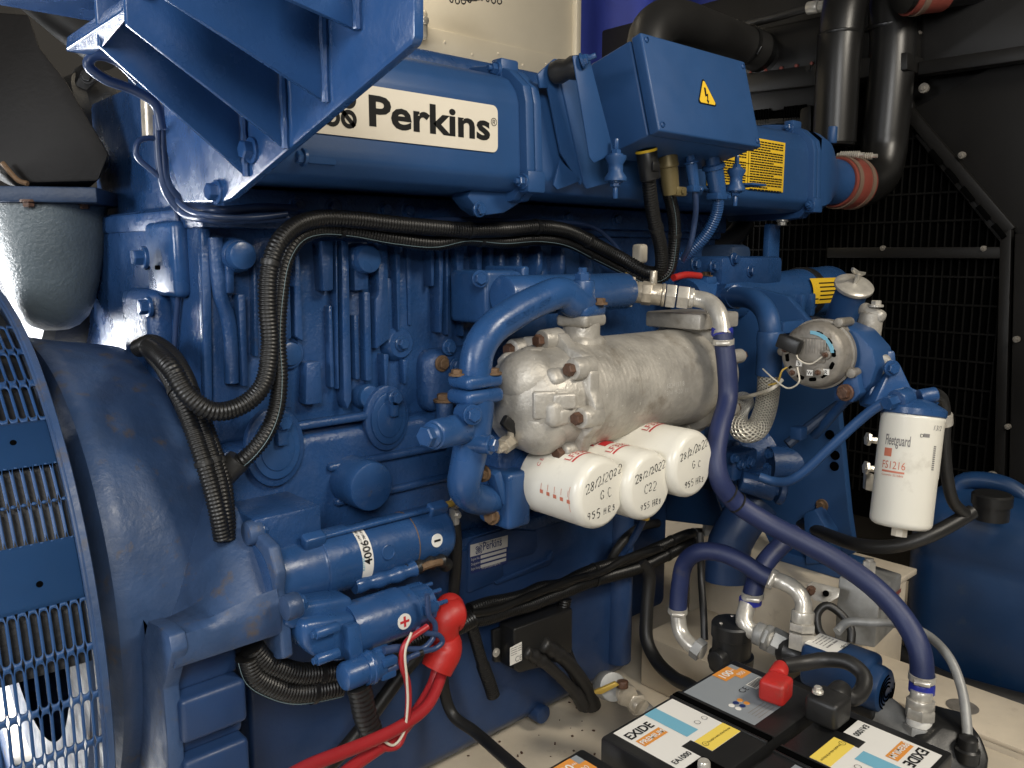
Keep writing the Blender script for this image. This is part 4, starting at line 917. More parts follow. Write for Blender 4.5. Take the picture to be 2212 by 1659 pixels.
B().cyl(sA, sB_, 0.027, 0.025, bev=0.004).out('side_branch', 'machined_blue', te); dd = (sB_ - sA).normalized()
B().lathe(sB_ - dd * 0.004, dd, [(0, 0.021), (0.01, 0.021), (0.012, 0.018), (0.014, 0.016)], 24).out('plug_washer', 'machined_blue', te); B().hexa(sB_ + dd * 0.008, sB_ + dd * 0.024, 0.0175).out('plug_hex', 'machined_blue', te)
for (x, y) in ((1015, 895), (1047, 960)):
    q = P(x, y, Y=cy - 0.045); dr = V((-0.25, -0.95, 0.1)) if y < 930 else V((0.4, -0.9, 0)); B().cyl(q + dr * -0.03, q + dr * 0.01, 0.018, 0.016).out('boss', 'machined_blue', te); bolt(te, q + dr * 0.01, dr, 0.0125, 0.013, 'machined_blue')
q = P(1090, 1070, Y=cy + 0.03)
B().box(q + V((0.0, 0.0, 0.0)), (0.06, 0.09, 0.11), bev=0.01, seg=3).out('end_flange', 'machined_blue', te)
B().box(q + V((-0.036, -0.02, 0.028)), (0.02, 0.03, 0.07), Matrix.Rotation(radians(-20), 3, 'Y'), bev=0.006).out('clamp_ear', 'machined_blue', te)
for (x, y, m_) in ((1043, 1022, 'rust_part'), (1072, 1105, 'machined_blue'), (1062, 1115, 'rust_part')): bolt(te, P(x, y, Y=cy + 0.02), V((-1, -0.3, 0)), 0.012, 0.012, m_)
B().box(P(1090, 990, Y=-0.15), (0.1, 0.06, 0.12), bev=0.01).out('mount_pad', 'cast_blue', te)
for (x, y) in ((1085, 980), (1090, 1008)): bolt(te, P(x, y, Y=-0.185), -Y1, 0.011, 0.012)

# ================================================================== COOLANT RAIL (behind) + brass valve
RY = -0.19
rail = thing('coolant_rail', 'straight blue coolant tube with a square flange behind the cast pipe', 'pipe', P(1170, 640, Y=RY))
ra, rb_ = P(1085, 630, Y=RY), P(1350, 637, Y=RY); rb_.z = ra.z = (ra.z + rb_.z) / 2
B().cyl(ra, rb_, 0.039, n=36, bev=0.004).out('tube', 'machined_blue', rail)
fp = P(1075, 640, Y=-0.11)
B().box(fp + V((-0.012, 0.03, 0.0)), (0.085, 0.12, 0.105), bev=0.01, seg=3).out('flange_block', 'machined_blue', rail)
B().box(fp + V((0.042, 0.02, 0.004)), (0.02, 0.12, 0.112), bev=0.006, seg=3).out('flange', 'machined_blue', rail)
for (x, y) in ((1037, 602), (1087, 610), (1112, 605)): bolt(rail, P(x, y, Y=-0.142), V((-0.4, -1, 0)), 0.012, 0.012)
vb = thing('ball_valve', 'brass ball valve with hex fittings on the end of the coolant rail', 'valve', rb_)
va_, vb_ = rb_ + V((0.0, 0, 0)), P(1503, 645, Y=-0.31); xd = (vb_ - va_).normalized(); VL = (vb_ - va_).length
def vseg(f0, f1, r, nm, m, hx=None):
    (B().cyl(va_ + xd * VL * f0, va_ + xd * VL * f1, r, n=hx or 24, bev=0.002)).out(nm, m, vb)
B().lathe(va_, xd, [(-0.01, 0.037), (-0.002, 0.040), (0.004, 0.037)], 24).out('gasket', 'brass_yellow', vb)
vseg(0.0, 0.13, 0.037, 'hex_collar', 'nickel', 6); vseg(0.13, 0.17, 0.024, 'neck', 'nickel'); vseg(0.17, 0.52, 0.0235, 'body', 'nickel'); vseg(0.24, 0.38, 0.026, 'body_hex', 'nickel', 8)
vseg(0.52, 0.57, 0.025, 'ring', 'nickel'); vseg(0.58, 0.72, 0.0275, 'nut', 'zinc', 6); vseg(0.74, 0.90, 0.0265, 'nut', 'zinc', 6); vseg(0.9, 0.97, 0.022, 'ring', 'zinc')
B().cyl(va_ + xd * VL * 0.4, va_ + xd * VL * 0.4 + Z1 * 0.05, 0.008, n=12, bev=0.002).out('stem', 'nickel', vb)
el = [va_ + xd * VL * 0.9, vb_, P(1532, 653, Y=-0.34), P(1552, 677, Y=-0.37), P(1559, 705, Y=-0.382), P(1560, 725, Y=-0.388)]
b = B(); b.sweep(el, 0.0185, 18); b.out('elbow', 'zinc', vb)
def S1(x, y): return (459.0 + x * 0.26856, 1053.0 + y * 0.26856)
def S2(x, y): return (1404.1 + x * 0.26856, 540.0 + y * 0.26856)
def hose(name, label, pts, r, m, cat='hose', corr=None, group=None, n=16, rfun=None, stripe=None, step=None, ties=()):
    t_ = thing(name, label, cat, pts[0], group)
    b = B(); b.sweep(pts, r, n, corr=corr, rfun=rfun, step=step); b.out('tube', m, t_, angle=80)
    if stripe:
        pp = catmull(pts, 0.012); off = []
        for i, q in enumerate(pp):
            tn = (pp[min(i + 1, len(pp) - 1)] - pp[max(0, i - 1)]).normalized(); vw = (CAM - q).normalized(); vw = (vw - tn * vw.dot(tn)).normalized()
            sd = tn.cross(vw); a = stripe[1] + 0.25 * sin(i * 0.12); off.append(q + (vw * cos(a) + sd * sin(a)) * (r * 1.01))
        b = B(); b.sweep(off, 0.0006, 6, step=0.01); b.out('tracer_stripe', stripe[0], t_)
    for tt in ties:
        pp = catmull(pts, 0.01); i = int(tt * (len(pp) - 2)); ax = (pp[i + 1] - pp[i]).normalized()
        B().lathe(pp[i] - ax * 0.004, ax, [(0, r * 1.0), (0, r * 1.09), (0.008, r * 1.09), (0.008, r)], 20, False, False).out('cable_tie', 'tape_black', t_)
    return t_
def clampband(par, p, ax, r, m='zinc'):
    ax = V(ax).normalized(); u, v_, _ = frame(ax)
    B().lathe(p - ax * 0.006, ax, [(0, r), (0, r + 0.0018), (0.012, r + 0.0018), (0.012, r)], 28, False, False).out('hose_clamp', m, par)
    vw = (CAM - p).normalized(); vw = (vw - ax * vw.dot(ax)).normalized(); sd = ax.cross(vw)
    B().cyl(p + vw * (r + 0.005) - sd * 0.012, p + vw * (r + 0.005) + sd * 0.014, 0.0055, n=10, bev=0.001).out('clamp_screw', m, par)

# ================================================================== STARTER MOTOR
SR = 0.0535
sa = P(*S1(540, 640), Y=-0.14); sb = P(*S1(1640, 455), Y=-0.14); SZ = (sa.z + sb.z) / 2; SYm = -0.14
xs = lambda zx, zy, Y=-0.14: P(*S1(zx, zy), Y=Y).x
st = thing('starter_motor', 'blue starter motor with a pale curved label, bolted to the flywheel housing', 'starter motor', (0.8, SYm, SZ - SR))
x_a, x_b, x_c, x_d, x_e = sx - 0.002, xs(930, 560, -0.19), xs(1190, 520, -0.19), xs(1660, 420, -0.19), xs(1925, 400, -0.17)
b = B(); b.lathe((x_a, SYm, SZ), X1, [(0, SR + 0.012), (0.012, SR + 0.012), (0.014, SR - 0.004), (0.03, SR - 0.003), (x_b - x_a - 0.004, SR - 0.001), (x_b - x_a, SR + 0.001), (x_b - x_a + 0.001, SR + 0.002)], 56); b.out('drive_housing', 'machined_blue', st)
b = B(); b.lathe((x_b, SYm, SZ), X1, [(0, SR + 0.002), (0.002, SR + 0.0035), (x_c - x_b, SR + 0.0035), (x_c - x_b + 0.001, SR)], 56); b.out('centre_ring', 'machined_blue', st)
b = B(); b.lathe((x_c, SYm, SZ), X1, [(0, SR), (x_d - x_c, SR), (x_d - x_c + 0.001, SR - 0.002)], 56); b.out('field_case', 'machined_blue', st)
B().lathe((x_d - 0.001, SYm, SZ), X1, [(0, SR - 0.001), (0.0005, SR + 0.0008), (0.002, SR + 0.0008), (0.0025, SR - 0.001)], 56, False, False).out('seam', 'rust_part', st)
b = B(); b.lathe((x_d, SYm, SZ), X1, [(0, SR + 0.0005), (x_e - x_d - 0.016, SR + 0.0005), (x_e - x_d - 0.006, SR - 0.004), (x_e - x_d, SR - 0.014), (x_e - x_d + 0.001, 0)], 56); b.out('end_cover', 'machined_blue', st)
# flange plate against the housing with ears
fo = [(-0.11, 0.035), (-0.09, 0.075), (-0.045, 0.085), (-0.01, 0.07), (0.05, 0.05), (0.06, -0.05), (-0.03, -0.10), (-0.085, -0.115), (-0.12, -0.10), (-0.115, -0.05), (-0.10, 0.0)]
B().prism([V((sx - 0.001, SYm + 0.03 + y, SZ + z)) for y, z in fo], V((0.02, 0, 0)), bev=0.006, seg=3).out('mount_flange', 'worn_blue', st)
# clamp block and through rod on top
def onst(x, a, r=SR): return V((x, SYm - r * cos(a), SZ + r * sin(a)))
for (xx) in ((x_b - 0.012), (x_e - 0.03)):
    B().box(onst(xx, radians(66), SR + 0.006), (0.04, 0.022, 0.024), Matrix.Rotation(radians(24), 3, 'X'), bev=0.005, seg=3).out('rod_block', 'machined_blue', st)
B().cyl(onst(x_b, radians(66), SR + 0.008), onst(x_e - 0.03, radians(66), SR + 0.008), 0.0048, n=12).out('through_rod', 'machined_blue', st)
# terminal stud at the right end
q = onst(x_e - 0.012, radians(72), SR + 0.004); B().cyl(q, q + X1 * 0.075, 0.0065, n=14).out('terminal_stud', 'brass_yellow', st)
B().hexa(q + X1 * 0.025, q + X1 * 0.036, 0.012).out('terminal_nut', 'nickel', st); B().hexa(q + X1 * 0.04, q + X1 * 0.05, 0.013).out('terminal_nut', 'brass_yellow', st)
b = B(); b.sweep([q + X1 * 0.062, q + X1 * 0.075], 0.0066, 12, corr=(0.003, 0.12)); b.out('stud_thread', 'nickel', st)
# wrapped label with lettering running round the case
def curved(par, x0, x1, a0, a1, m, name, e, rr=SR, cy_=SYm, cz_=SZ, n=14):
    vs = []
    for i in range(n + 1):
        a = radians(a0 + (a1 - a0) * i / n)
        for xx in (x0, x1): vs.append(V((xx, cy_ - (rr + e) * cos(a), cz_ + (rr + e) * sin(a))))
    return B().faces(vs, [(2 * i, 2 * i + 1, 2 * i + 3, 2 * i + 2) for i in range(n)]).out(name, m, par, recalc=False)
lx0, lx1 = xs(1065, 490, -0.19), xs(1285, 470, -0.19)
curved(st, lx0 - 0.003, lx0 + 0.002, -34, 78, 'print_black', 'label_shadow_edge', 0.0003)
sl = curved(st, lx0, lx1, -32, 76, 'label_white', 'type_label', 0.0006)
def stw(x0, a0, e=0.0012):
    # text runs up round the case, its top towards the flywheel
    return lambda x, y: V((x0 - y, SYm - (SR + e) * cos(radians(a0) + x / SR), SZ + (SR + e) * sin(radians(a0) + x / SR)))
lw = lx1 - lx0
lettering(sl, '4006', 0, 0, 0, 0.021, 'print_black', 0.02, cyl=stw(lx0 + lw * 0.93, -2))
lettering(sl, 'Prestolite', 0, 0, 0, 0.012, 'print_skyblue', 0.03, cyl=stw(lx0 + lw * 0.5, -29))
lettering(sl, 'ELECTRIC', 0, 0, 0, 0.0055, 'print_skyblue', 0.02, cyl=stw(lx0 + lw * 0.66, -12))
for k, (s_, xx) in enumerate((('M105R3025SE', .25), ('24', .42), ('CLOCK', .58), ('1997 0040', .74), ('7B0134', .9))):
    lettering(sl, s_, 0, 0, 0, 0.0065, 'print_black', 0.02, cyl=stw(lx0 + lw * xx, 44))
for k, (s_, xx) in enumerate((('Type', .25), ('Voltage', .42), ('Rotation', .58), ('Serial No.', .74), ('Part No.', .9))):
    lettering(sl, s_, 0, 0, 0, 0.006, 'print_grey', 0.0, cyl=stw(lx0 + lw * xx, 20))
# round marks
def disc(par, ctr, nrm, r, m, name, e=0.0): 
    u, v_, a = frame(nrm); return B().lathe(ctr, a, [(-0.001 + e, r), (0.0006 + e, r), (0.0008 + e, 0)], 28).out(name, m, par)
am = radians(6); q = onst(xs(1795, 385, -0.19), am, SR + 0.0008); nr = V((0, -cos(am), sin(am))); tv = V((0, sin(am), cos(am)))
disc(st, q, nr, 0.0125, 'label_white', 'minus_disc'); B().box(q + nr * 0.0015, (0.014, 0.0006, 0.0038), Matrix((X1, -nr, tv)).transposed()).out('minus_mark', 'print_black', st)
am = radians(10); q = onst(xs(1405, 440, -0.19), am, SR); B().lathe(q, V((0, -cos(am), sin(am))), [(-0.002, 0.014), (0.0012, 0.0135), (0.0018, 0.012), (0.0008, 0.011), (0.0008, 0)], 28).out('pole_screw', 'machined_blue', st)
# connecting strap along the underside, torn tape
b = B(); b.sweep([onst(x_c - 0.01, radians(-42), SR + 0.004), onst(x_c + 0.06, radians(-40), SR + 0.008), onst(x_c + 0.11, radians(-34), SR + 0.010)], 0.014, 12, rfun=lambda t: 1 + 0.12 * sin(t * 21)); b.out('cable_sleeve', 'machined_blue', st)
b = B(); b.sweep([onst(x_c + 0.09, radians(-38), SR + 0.008), onst(x_c + 0.13, radians(-30), SR + 0.012), onst(x_c + 0.165, radians(-30), SR + 0.014), onst(x_c + 0.185, radians(-46), SR + 0.016)], 0.0115, 12, rfun=lambda t: 1 + 0.2 * sin(t * 27)); b.out('torn_tape', 'tape_black', st)
b = B(); b.sweep([onst(x_c + 0.118, radians(-27), SR + 0.018), onst(x_c + 0.14, radians(-24), SR + 0.020), onst(x_c + 0.16, radians(-26), SR + 0.020)], 0.007, 10); b.out('bare_braid', 'rust_part', st)
# solenoid
Q = P(*S1(1400, 1030), Y=-0.225); QY, QZ, QR = -0.225, Q.z, 0.0435
QZ = (P(*S1(1250, 1075), Y=QY).z + P(*S1(1600, 975), Y=QY).z) / 2
xq0, xq1 = xs(1175, 1090, -0.265), xs(1600, 960, -0.265)
b = B(); b.lathe((xq0, QY, QZ), X1, [(0, QR), (0.003, QR + 0.0005), (xq1 - xq0, QR)], 52); b.out('solenoid_case', 'machined_blue', st)
b = B(); b.lathe((xq1, QY, QZ), X1, [(0, QR - 0.0015), (0.02, QR - 0.002), (0.024, QR - 0.008), (0.06, QR - 0.009), (0.062, 0)], 12); b.out('solenoid_cap', 'machined_blue', st)
for (a_, rr) in ((60, 0.024), (10, 0.03), (120, 0.028)):
    p_ = V((xq1 + 0.055, QY - rr * cos(radians(a_)), QZ + rr * sin(radians(a_)))); B().box(p_ - X1 * 0.012, (0.03, 0.022, 0.018), bev=0.003).out('cap_lug', 'machined_blue', st); bolt(st, p_, X1, 0.008, 0.009, 'machined_blue', stud=0.02)
# solenoid front housing: shaped cast box down to a nose
hz = [S1(730, 1090), S1(1180, 1020), S1(1215, 1260), S1(1050, 1420), S1(900, 1400), S1(800, 1365), S1(735, 1280)]
B().prism([P(x, y, Y=QY - 0.028) for x, y in hz], V((0, 0.07, 0)), bev=0.012, seg=3).out('fork_housing', 'machined_blue', st)
B().prism([P(*S1(x, y), Y=QY - 0.005) for x, y in ((560, 1100), (700, 950), (1130, 880), (1180, 1050), (760, 1120), (640, 1160))], V((0, 0.07, 0)), bev=0.01, seg=3).out('neck_casting', 'machined_blue', st)
B().prism([P(*S1(x, y), Y=QY - 0.046) for x, y in ((1085, 1130), (1190, 1095), (1230, 1400), (1115, 1430))], V((0, 0.03, 0)), bev=0.004).out('relay_strap', 'machined_blue', st)
for (zx, zy) in ((870, 1165), (880, 1375)):
    q = P(*S1(zx, zy), Y=QY - 0.035); B().cyl(q - X1 * 0.01, q + X1 * 0.03, 0.009, n=14, bev=0.002).out('screw_pillar', 'machined_blue', st); bolt(st, q - X1 * 0.01, -X1, 0.006, 0.006, 'machined_blue', washer=False)
# round red cross on a white disc
am = radians(4); q = V((xs(1540, 1022, -0.268), QY - (QR + 0.0005) * cos(am), QZ + (QR + 0.0005) * sin(am))); nr = V((0, -cos(am), sin(am))); tv = V((0, sin(am), cos(am)))
disc(st, q, nr, 0.0135, 'label_white', 'plus_disc'); M_ = Matrix((X1, -nr, tv)).transposed()
B().box(q + nr * 0.0015, (0.018, 0.0006, 0.004), M_).out('plus_mark', 'print_red', st); B().box(q + nr * 0.00155, (0.004, 0.0006, 0.018), M_).out('plus_mark', 'print_red', st)
# starter relay under it
ry = thing('starter_relay', 'small blue cylindrical relay hanging below the starter solenoid', 'relay', P(*S1(1150, 1480), Y=-0.28))
ra_, rb2 = P(*S1(1035, 1525), Y=-0.275), P(*S1(1345, 1420), Y=-0.275); rb2.z = (ra_.z + rb2.z) / 2; ra_.z = rb2.z
b = B(); L = (rb2 - ra_).length; b.lathe(ra_, X1, [(0, 0.0), (0, 0.016), (0.003, 0.021), (0.008, 0.023), (L * 0.55, 0.023), (L * 0.56, 0.026), (L * 0.66, 0.027), (L * 0.68, 0.0285), (L * 0.74, 0.0285), (L * 0.76, 0.026), (L, 0.024), (L, 0)], 36); b.out('can', 'machined_blue', ry)
for (dy, dz) in ((-0.02, 0.01), (-0.015, -0.014), (0.0, 0.02)): B().box(rb2 + V((0.004, dy, dz)), (0.028, 0.016, 0.014), bev=0.003).out('terminal', 'machined_blue', ry)
w1 = [S1(1375, 1315), S1(1480, 1295), S1(1620, 1300), S1(1700, 1290), S1(1780, 1200), S1(1790, 1100), S1(1740, 1030), S1(1730, 920), S1(1725, 860)]
hose('relay_wire', 'upper blue painted wire looping from the relay to the solenoid cap', [P(x, y, Y=-0.285) for x, y in w1], 0.0048, 'wire_blue', 'wire', rfun=lambda t: 1.5 if t < 0.2 else 1.0)
w2 = [S1(1395, 1470), S1(1480, 1430), S1(1580, 1370), S1(1700, 1320), S1(1800, 1290), S1(1850, 1240), S1(1820, 1190), S1(1720, 1170), S1(1650, 1140)]
hose('relay_wire', 'lower blue painted wire looping from the relay past the red boot', [P(x, y, Y=-0.29) for x, y in w2], 0.0048, 'wire_blue', 'wire', rfun=lambda t: 1.6 if t < 0.22 else 1.0, ties=(0.42,))
# red boots and cables
bt = thing('terminal_boot', 'bright red rubber boot over the starter battery terminal', 'boot', P(*S1(1850, 1200), Y=-0.25))
b = B(); b.sweep([P(*S1(x, y), Y=-0.235) for x, y in ((1990, 1010), (1935, 1020), (1890, 1040), (1870, 1080), (1865, 1130), (1870, 1190))], 0.030, 24, step=0.006, rfun=lambda t: (0.55 + 0.5 * min(1, t * 8)) if t < 0.12 else 1.06 - 0.42 * max(0, t - 0.45)); b.out('boot', 'red_rubber', bt)
B().ball(P(*S1(1905, 985), Y=-0.225), 0.030, 1.0, 0.9, 1.05, 24).out('boot_shoulder', 'red_rubber', bt)
B().lathe(P(*S1(1870, 1185), Y=-0.235), V((0.1, 0, 1)), [(-0.006, 0.02), (-0.006, 0.0225), (0.006, 0.0225), (0.006, 0.02)], 24, False, False).out('cable_tie', 'tape_black', bt)
bt2 = thing('cable_boot', 'red rubber sleeve narrowing onto the red battery cables', 'boot', P(*S1(1850, 1420), Y=-0.24))
b = B(); b.sweep([P(*S1(x, y), Y=-0.24) for x, y in ((1880, 1195), (1885, 1260), (1860, 1340), (1825, 1410), (1800, 1465))], 0.029, 24, step=0.006, rfun=lambda t: 0.78 + 0.35 * sin(min(1, t * 1.8) * pi / 2) - 0.12 * t); b.out('sleeve', 'red_rubber', bt2)
D2 = lambda x, y: S(1, 2, x, y)
hose('battery_cable', 'thick red battery cable sweeping left along the lower edge, outer one', [P(*q, Y=yy) for q, yy in ((D2(660, 1000), -.24), (D2(640, 1080), -.25), (D2(560, 1250), -.28), (D2(400, 1380), -.3), (D2(200, 1480), -.32), (D2(0, 1560), -.34), (D2(-200, 1640), -.36), (D2(-350, 1720), -.38))], 0.0105, 'red_cable', 'cable')
hose('battery_cable', 'thick red battery cable passing below the other one at the bottom edge', [P(*q, Y=yy) for q, yy in ((D2(630, 990), -.235), (D2(590, 1120), -.24), (D2(490, 1290), -.26), (D2(370, 1440), -.28), (D2(200, 1560), -.30), (D2(60, 1660), -.32), (D2(-60, 1760), -.34))], 0.0105, 'red_cable', 'cable')
hose('signal_cable', 'thin red cable hanging from the starter to the battery cables', [P(*q, Y=-0.3) for q in (D2(560, 740), D2(420, 850), D2(390, 960), D2(430, 1110), D2(435, 1250), D2(415, 1400), D2(370, 1510), D2(290, 1530), D2(240, 1500))], 0.0055, 'red_cable', 'cable')
hose('white_wire', 'thin white wire tied along the thin red cable', [P(*q, Y=-0.306) for q in (D2(455, 780), D2(415, 900), D2(425, 1080), D2(430, 1250), D2(400, 1440), D2(340, 1510), D2(270, 1480))], 0.0022, 'wire_white', 'wire')
# black cables around the starter
hose('earth_cable', 'black earth cable dropping behind the starter end, along the sump', [P(*q, Y=yy) for q, yy in ((S1(1950, 290), -.15), (S1(1960, 420), -.15), (S1(1955, 650), -.13), (S1(1940, 850), -.12), (D2(730, 520), -.11), (D2(690, 800), -.11), (D2(660, 1100), -.12), (D2(720, 1310), -.14), (D2(860, 1420), -.2), (D2(1010, 1550), -.3), (D2(1180, 1700), -.42))], 0.0115, 'black_rubber', 'cable')
q = P(*S1(1945, 262), Y=-0.15); B_ = thing('cable_lug', 'zinc cable lug on top of the black earth cable', 'lug', q); B().box(q, (0.012, 0.02, 0.045), bev=0.003).out('lug', 'zinc', B_); bolt(B_, q + V((0, -0.01, 0.012)), -Y1, 0.006, 0.006, 'zinc')
hose('drop_conduit', 'short black conduit hanging below the red boot with a cut end', [P(*q, Y=-0.14) for q in (D2(800, 650), D2(850, 760), D2(890, 900), D2(920, 1000), D2(960, 1110), D2(985, 1190))], 0.0125, 'black_conduit', 'conduit', corr=(0.0055, 0.1), rfun=lambda t: 1.0 if t < 0.6 else 1.15)
# looms under the flywheel housing
for k, (lb, pts, r) in enumerate((('upper black conduit curving under the starter pad', ((1630, 870), (1700, 960), (1800, 1010), (1950, 1050), (2100, 1040), (2230, 1030)), 0.019), ('lower black conduit with pale tracer curving under the starter pad', ((1600, 930), (1650, 1060), (1760, 1130), (1900, 1170), (2050, 1160), (2200, 1130)), 0.019))):
    hose('loom_conduit', lb, [P(*S(0, 2, *q), Y=-0.19) for q in pts], r, 'black_conduit', 'conduit', corr=(0.006, 0.1), stripe=('stripe_pale', 0.9) if k else None, ties=(0.8,))
hose('taped_loom', 'black taped loom hanging below the relay to the red cables', [P(*D2(x, y), Y=-0.27) for x, y in ((110, 1120), (130, 1200), (150, 1300), (185, 1400), (215, 1490))], 0.020, 'tape_black', 'conduit', corr=(0.009, 0.06))
hose('shadow_cable', 'black cable running diagonally along the sump behind the red ones', [P(*D2(x, y), Y=-0.12) for x, y in ((560, 850), (430, 1000), (280, 1200), (150, 1380), (0, 1560), (-150, 1700))], 0.014, 'black_rubber', 'cable')
hose('starter_conduit', 'black conduit passing behind the solenoid to the sump loom', [P(*D2(x, y), Y=-0.17) for x, y in ((270, 960), (350, 900), (480, 830), (620, 780), (760, 740), (850, 690))], 0.017, 'black_conduit', 'conduit', corr=(0.006, 0.1))

# ================================================================== MAIN HARNESS across the block
hA = [(1398, 345, -.27), (1402, 400, -.26), (1412, 470, -.24), (1428, 540, -.22), (1425, 585, -.2), (1400, 588, -.17), (1350, 562, -.13), (1290, 530, -.11), (1230, 500, -.1), (1170, 490, -.1), (1090, 496, -.1), (1010, 497, -.1), (940, 492, -.1), (850, 484, -.1), (760, 474, -.1), (690, 473, -.1), (640, 488, -.11), (602, 525, -.12), (582, 580, -.12), (578, 660, -.12), (583, 750, -.12), (566, 835, -.12), (520, 877, -.12), (460, 888, -.12), (408, 855, -.11), (372, 800, -.09), (345, 768, -.04), (320, 750, .04)]
hB = [(1432, 345, -.25), (1440, 400, -.24), (1456, 470, -.22), (1455, 540, -.2), (1440, 592, -.18), (1400, 604, -.15), (1350, 582, -.11), (1290, 552, -.09), (1230, 524, -.08), (1170, 516, -.08), (1090, 522, -.08), (1010, 516, -.08), (940, 526, -.08), (850, 515, -.08), (760, 498, -.08), (690, 496, -.085), (645, 515, -.09), (618, 560, -.09), (605, 640, -.09), (600, 730, -.095), (604, 820, -.1), (595, 890, -.11), (570, 945, -.11), (530, 990, -.1), (498, 1010, -.08)]
hose('harness_conduit', 'large black conduit from the junction box looping down to the flywheel housing', path(*hA), 0.0152, 'black_conduit', 'conduit', corr=(0.0062, 0.11), ties=(0.09, 0.27, 0.36, 0.46, 0.72))
hose('harness_conduit', 'black conduit with pale blue tracer running below the larger one', path(*hB), 0.0142, 'black_conduit', 'conduit', corr=(0.0062, 0.11), stripe=('stripe_pale', -0.5), ties=(0.12, 0.3, 0.5, 0.7))
q = P(500, 1012, Y=-0.085); B_ = thing('conduit_end', 'black rubber end boot where the traced conduit meets the block', 'boot', q); B().lathe(q, V((0.55, -0.35, 0.75)), [(-0.035, 0.017), (0.0, 0.019), (0.012, 0.021), (0.02, 0.02)], 24).out('boot', 'black_rubber', B_)
for k, (lb, off, r) in enumerate((('black conduit following the rim of the flywheel housing, front one', (0, 0), 0.0135), ('black conduit following the rim of the flywheel housing, middle one', (22, -6), 0.013), ('thin black conduit following the rim of the flywheel housing, rear one', (36, -2), 0.010))):
    pts = [(318 + off[0], 752 + off[1], .06), (356 + off[0], 800 + off[1], .0), (392 + off[0], 868, -.06), (425 + off[0], 955, -.10), (452 + off[0], 1040, -.12), (470 + off[0] * .7, 1110, -.13), (480 + off[0] * .5, 1165, -.13)]
    hose('rim_conduit', lb, [P(x, y, Y=yy + 0.012 * k) for x, y, yy in pts], r, 'black_conduit', 'conduit', corr=(0.006, 0.11), ties=(0.35, 0.7))
hose('vertical_loom', 'pale dusty conduit end arching over the top of the flywheel housing', path((300, 752, .12), (328, 742, .08), (365, 765, .03), (395, 810, -.03), (410, 850, -.07)), 0.016, 'black_conduit', 'conduit', corr=(0.006, 0.1))
# thin blue cables at the left of the block
for k, (lb, pts) in enumerate((('thin painted cable loop with a tie, top left of the block', ((360, 330), (335, 300), (300, 305), (295, 335), (330, 370), (352, 388), (380, 430), (440, 465), (540, 470), (620, 462))), ('painted cable bundle running under the bracket to the right, upper', ((352, 230), (352, 330), (362, 400), (400, 440), (470, 455), (560, 450), (640, 452))), ('painted cable bundle running under the bracket to the right, lower', ((340, 250), (345, 350), (358, 410), (390, 455), (450, 472), (540, 474), (620, 470))), ('painted cable loop hanging from the bracket shelf', ((300, 175), (250, 130), (205, 120), (190, 140), (225, 170), (290, 195), (335, 225), (350, 280))), ('dark painted cable running down the lit corner of the block', ((366, 400), (385, 480), (388, 600), (380, 700), (376, 760))))):
    yy = (-.08, -.06, -.07, -.1, -.03)[k]
    if k == 4: pp = [P(x, y, X=0.542) for x, y in pts]
    else: pp = [P(x, y, Y=yy if x > 400 else (0.02 if k != 3 else -0.1)) for x, y in pts]
    hose('painted_cable', lb, pp, (0.0045, 0.008, 0.007, 0.007, 0.0045)[k], 'wire_blue', 'cable')
hose('thin_tube', 'thin blue tube along the top of the block behind the harness', path((620, 462, -.05), (760, 475, -.06), (900, 478, -.06), (960, 474, -.06), (1060, 476, -.06), (1180, 478, -.06), (1280, 490, -.06), (1320, 520, -.06), (1350, 560, -.06)), 0.005, 'wire_blue', 'tube')
# box connectors
cn = thing('harness_plug', 'black plug with a yellow rim under the junction box', 'connector', P(1398, 330, Y=-0.28))
q = P(1396, 326, Y=-0.28); q2 = P(1405, 388, Y=-0.28)
B().cyl(q2, q, 0.0215, bev=0.003).out('shell', 'black_plastic', cn); ax = (q - q2).normalized(); B().lathe(q - ax * 0.002, ax, [(0, 0.019), (0, 0.0225), (0.005, 0.0225), (0.005, 0.019)], 28, False, False).out('rim', 'label_yellow', cn)
B().box((q + q2) / 2 + V((-0.004, -0.022, -0.004)), (0.022, 0.005, 0.018), bev=0.002).out('latch', 'black_plastic', cn)
cn = thing('harness_plug', 'olive metal plug with a cable clamp under the junction box', 'connector', P(1445, 330, Y=-0.26))
q, q2 = P(1440, 325, Y=-0.26), P(1450, 420, Y=-0.26); ax = (q2 - q).normalized(); L = (q2 - q).length
B().lathe(q, ax, [(0, 0.0195), (0.006, 0.0215), (L * 0.28, 0.0215), (L * 0.3, 0.0225), (L * 0.36, 0.0225), (L * 0.38, 0.02), (L * 0.8, 0.0185), (L, 0.017)], 32).out('shell', 'brass_olive', cn); B().box(q2 + V((0.012, -0.012, 0.006)), (0.035, 0.016, 0.02), bev=0.004).out('cable_clamp', 'brass_olive', cn); bolt(cn, q2 + V((0.012, -0.02, 0.006)), -Y1, 0.006, 0.004, 'brass_olive', washer=False)
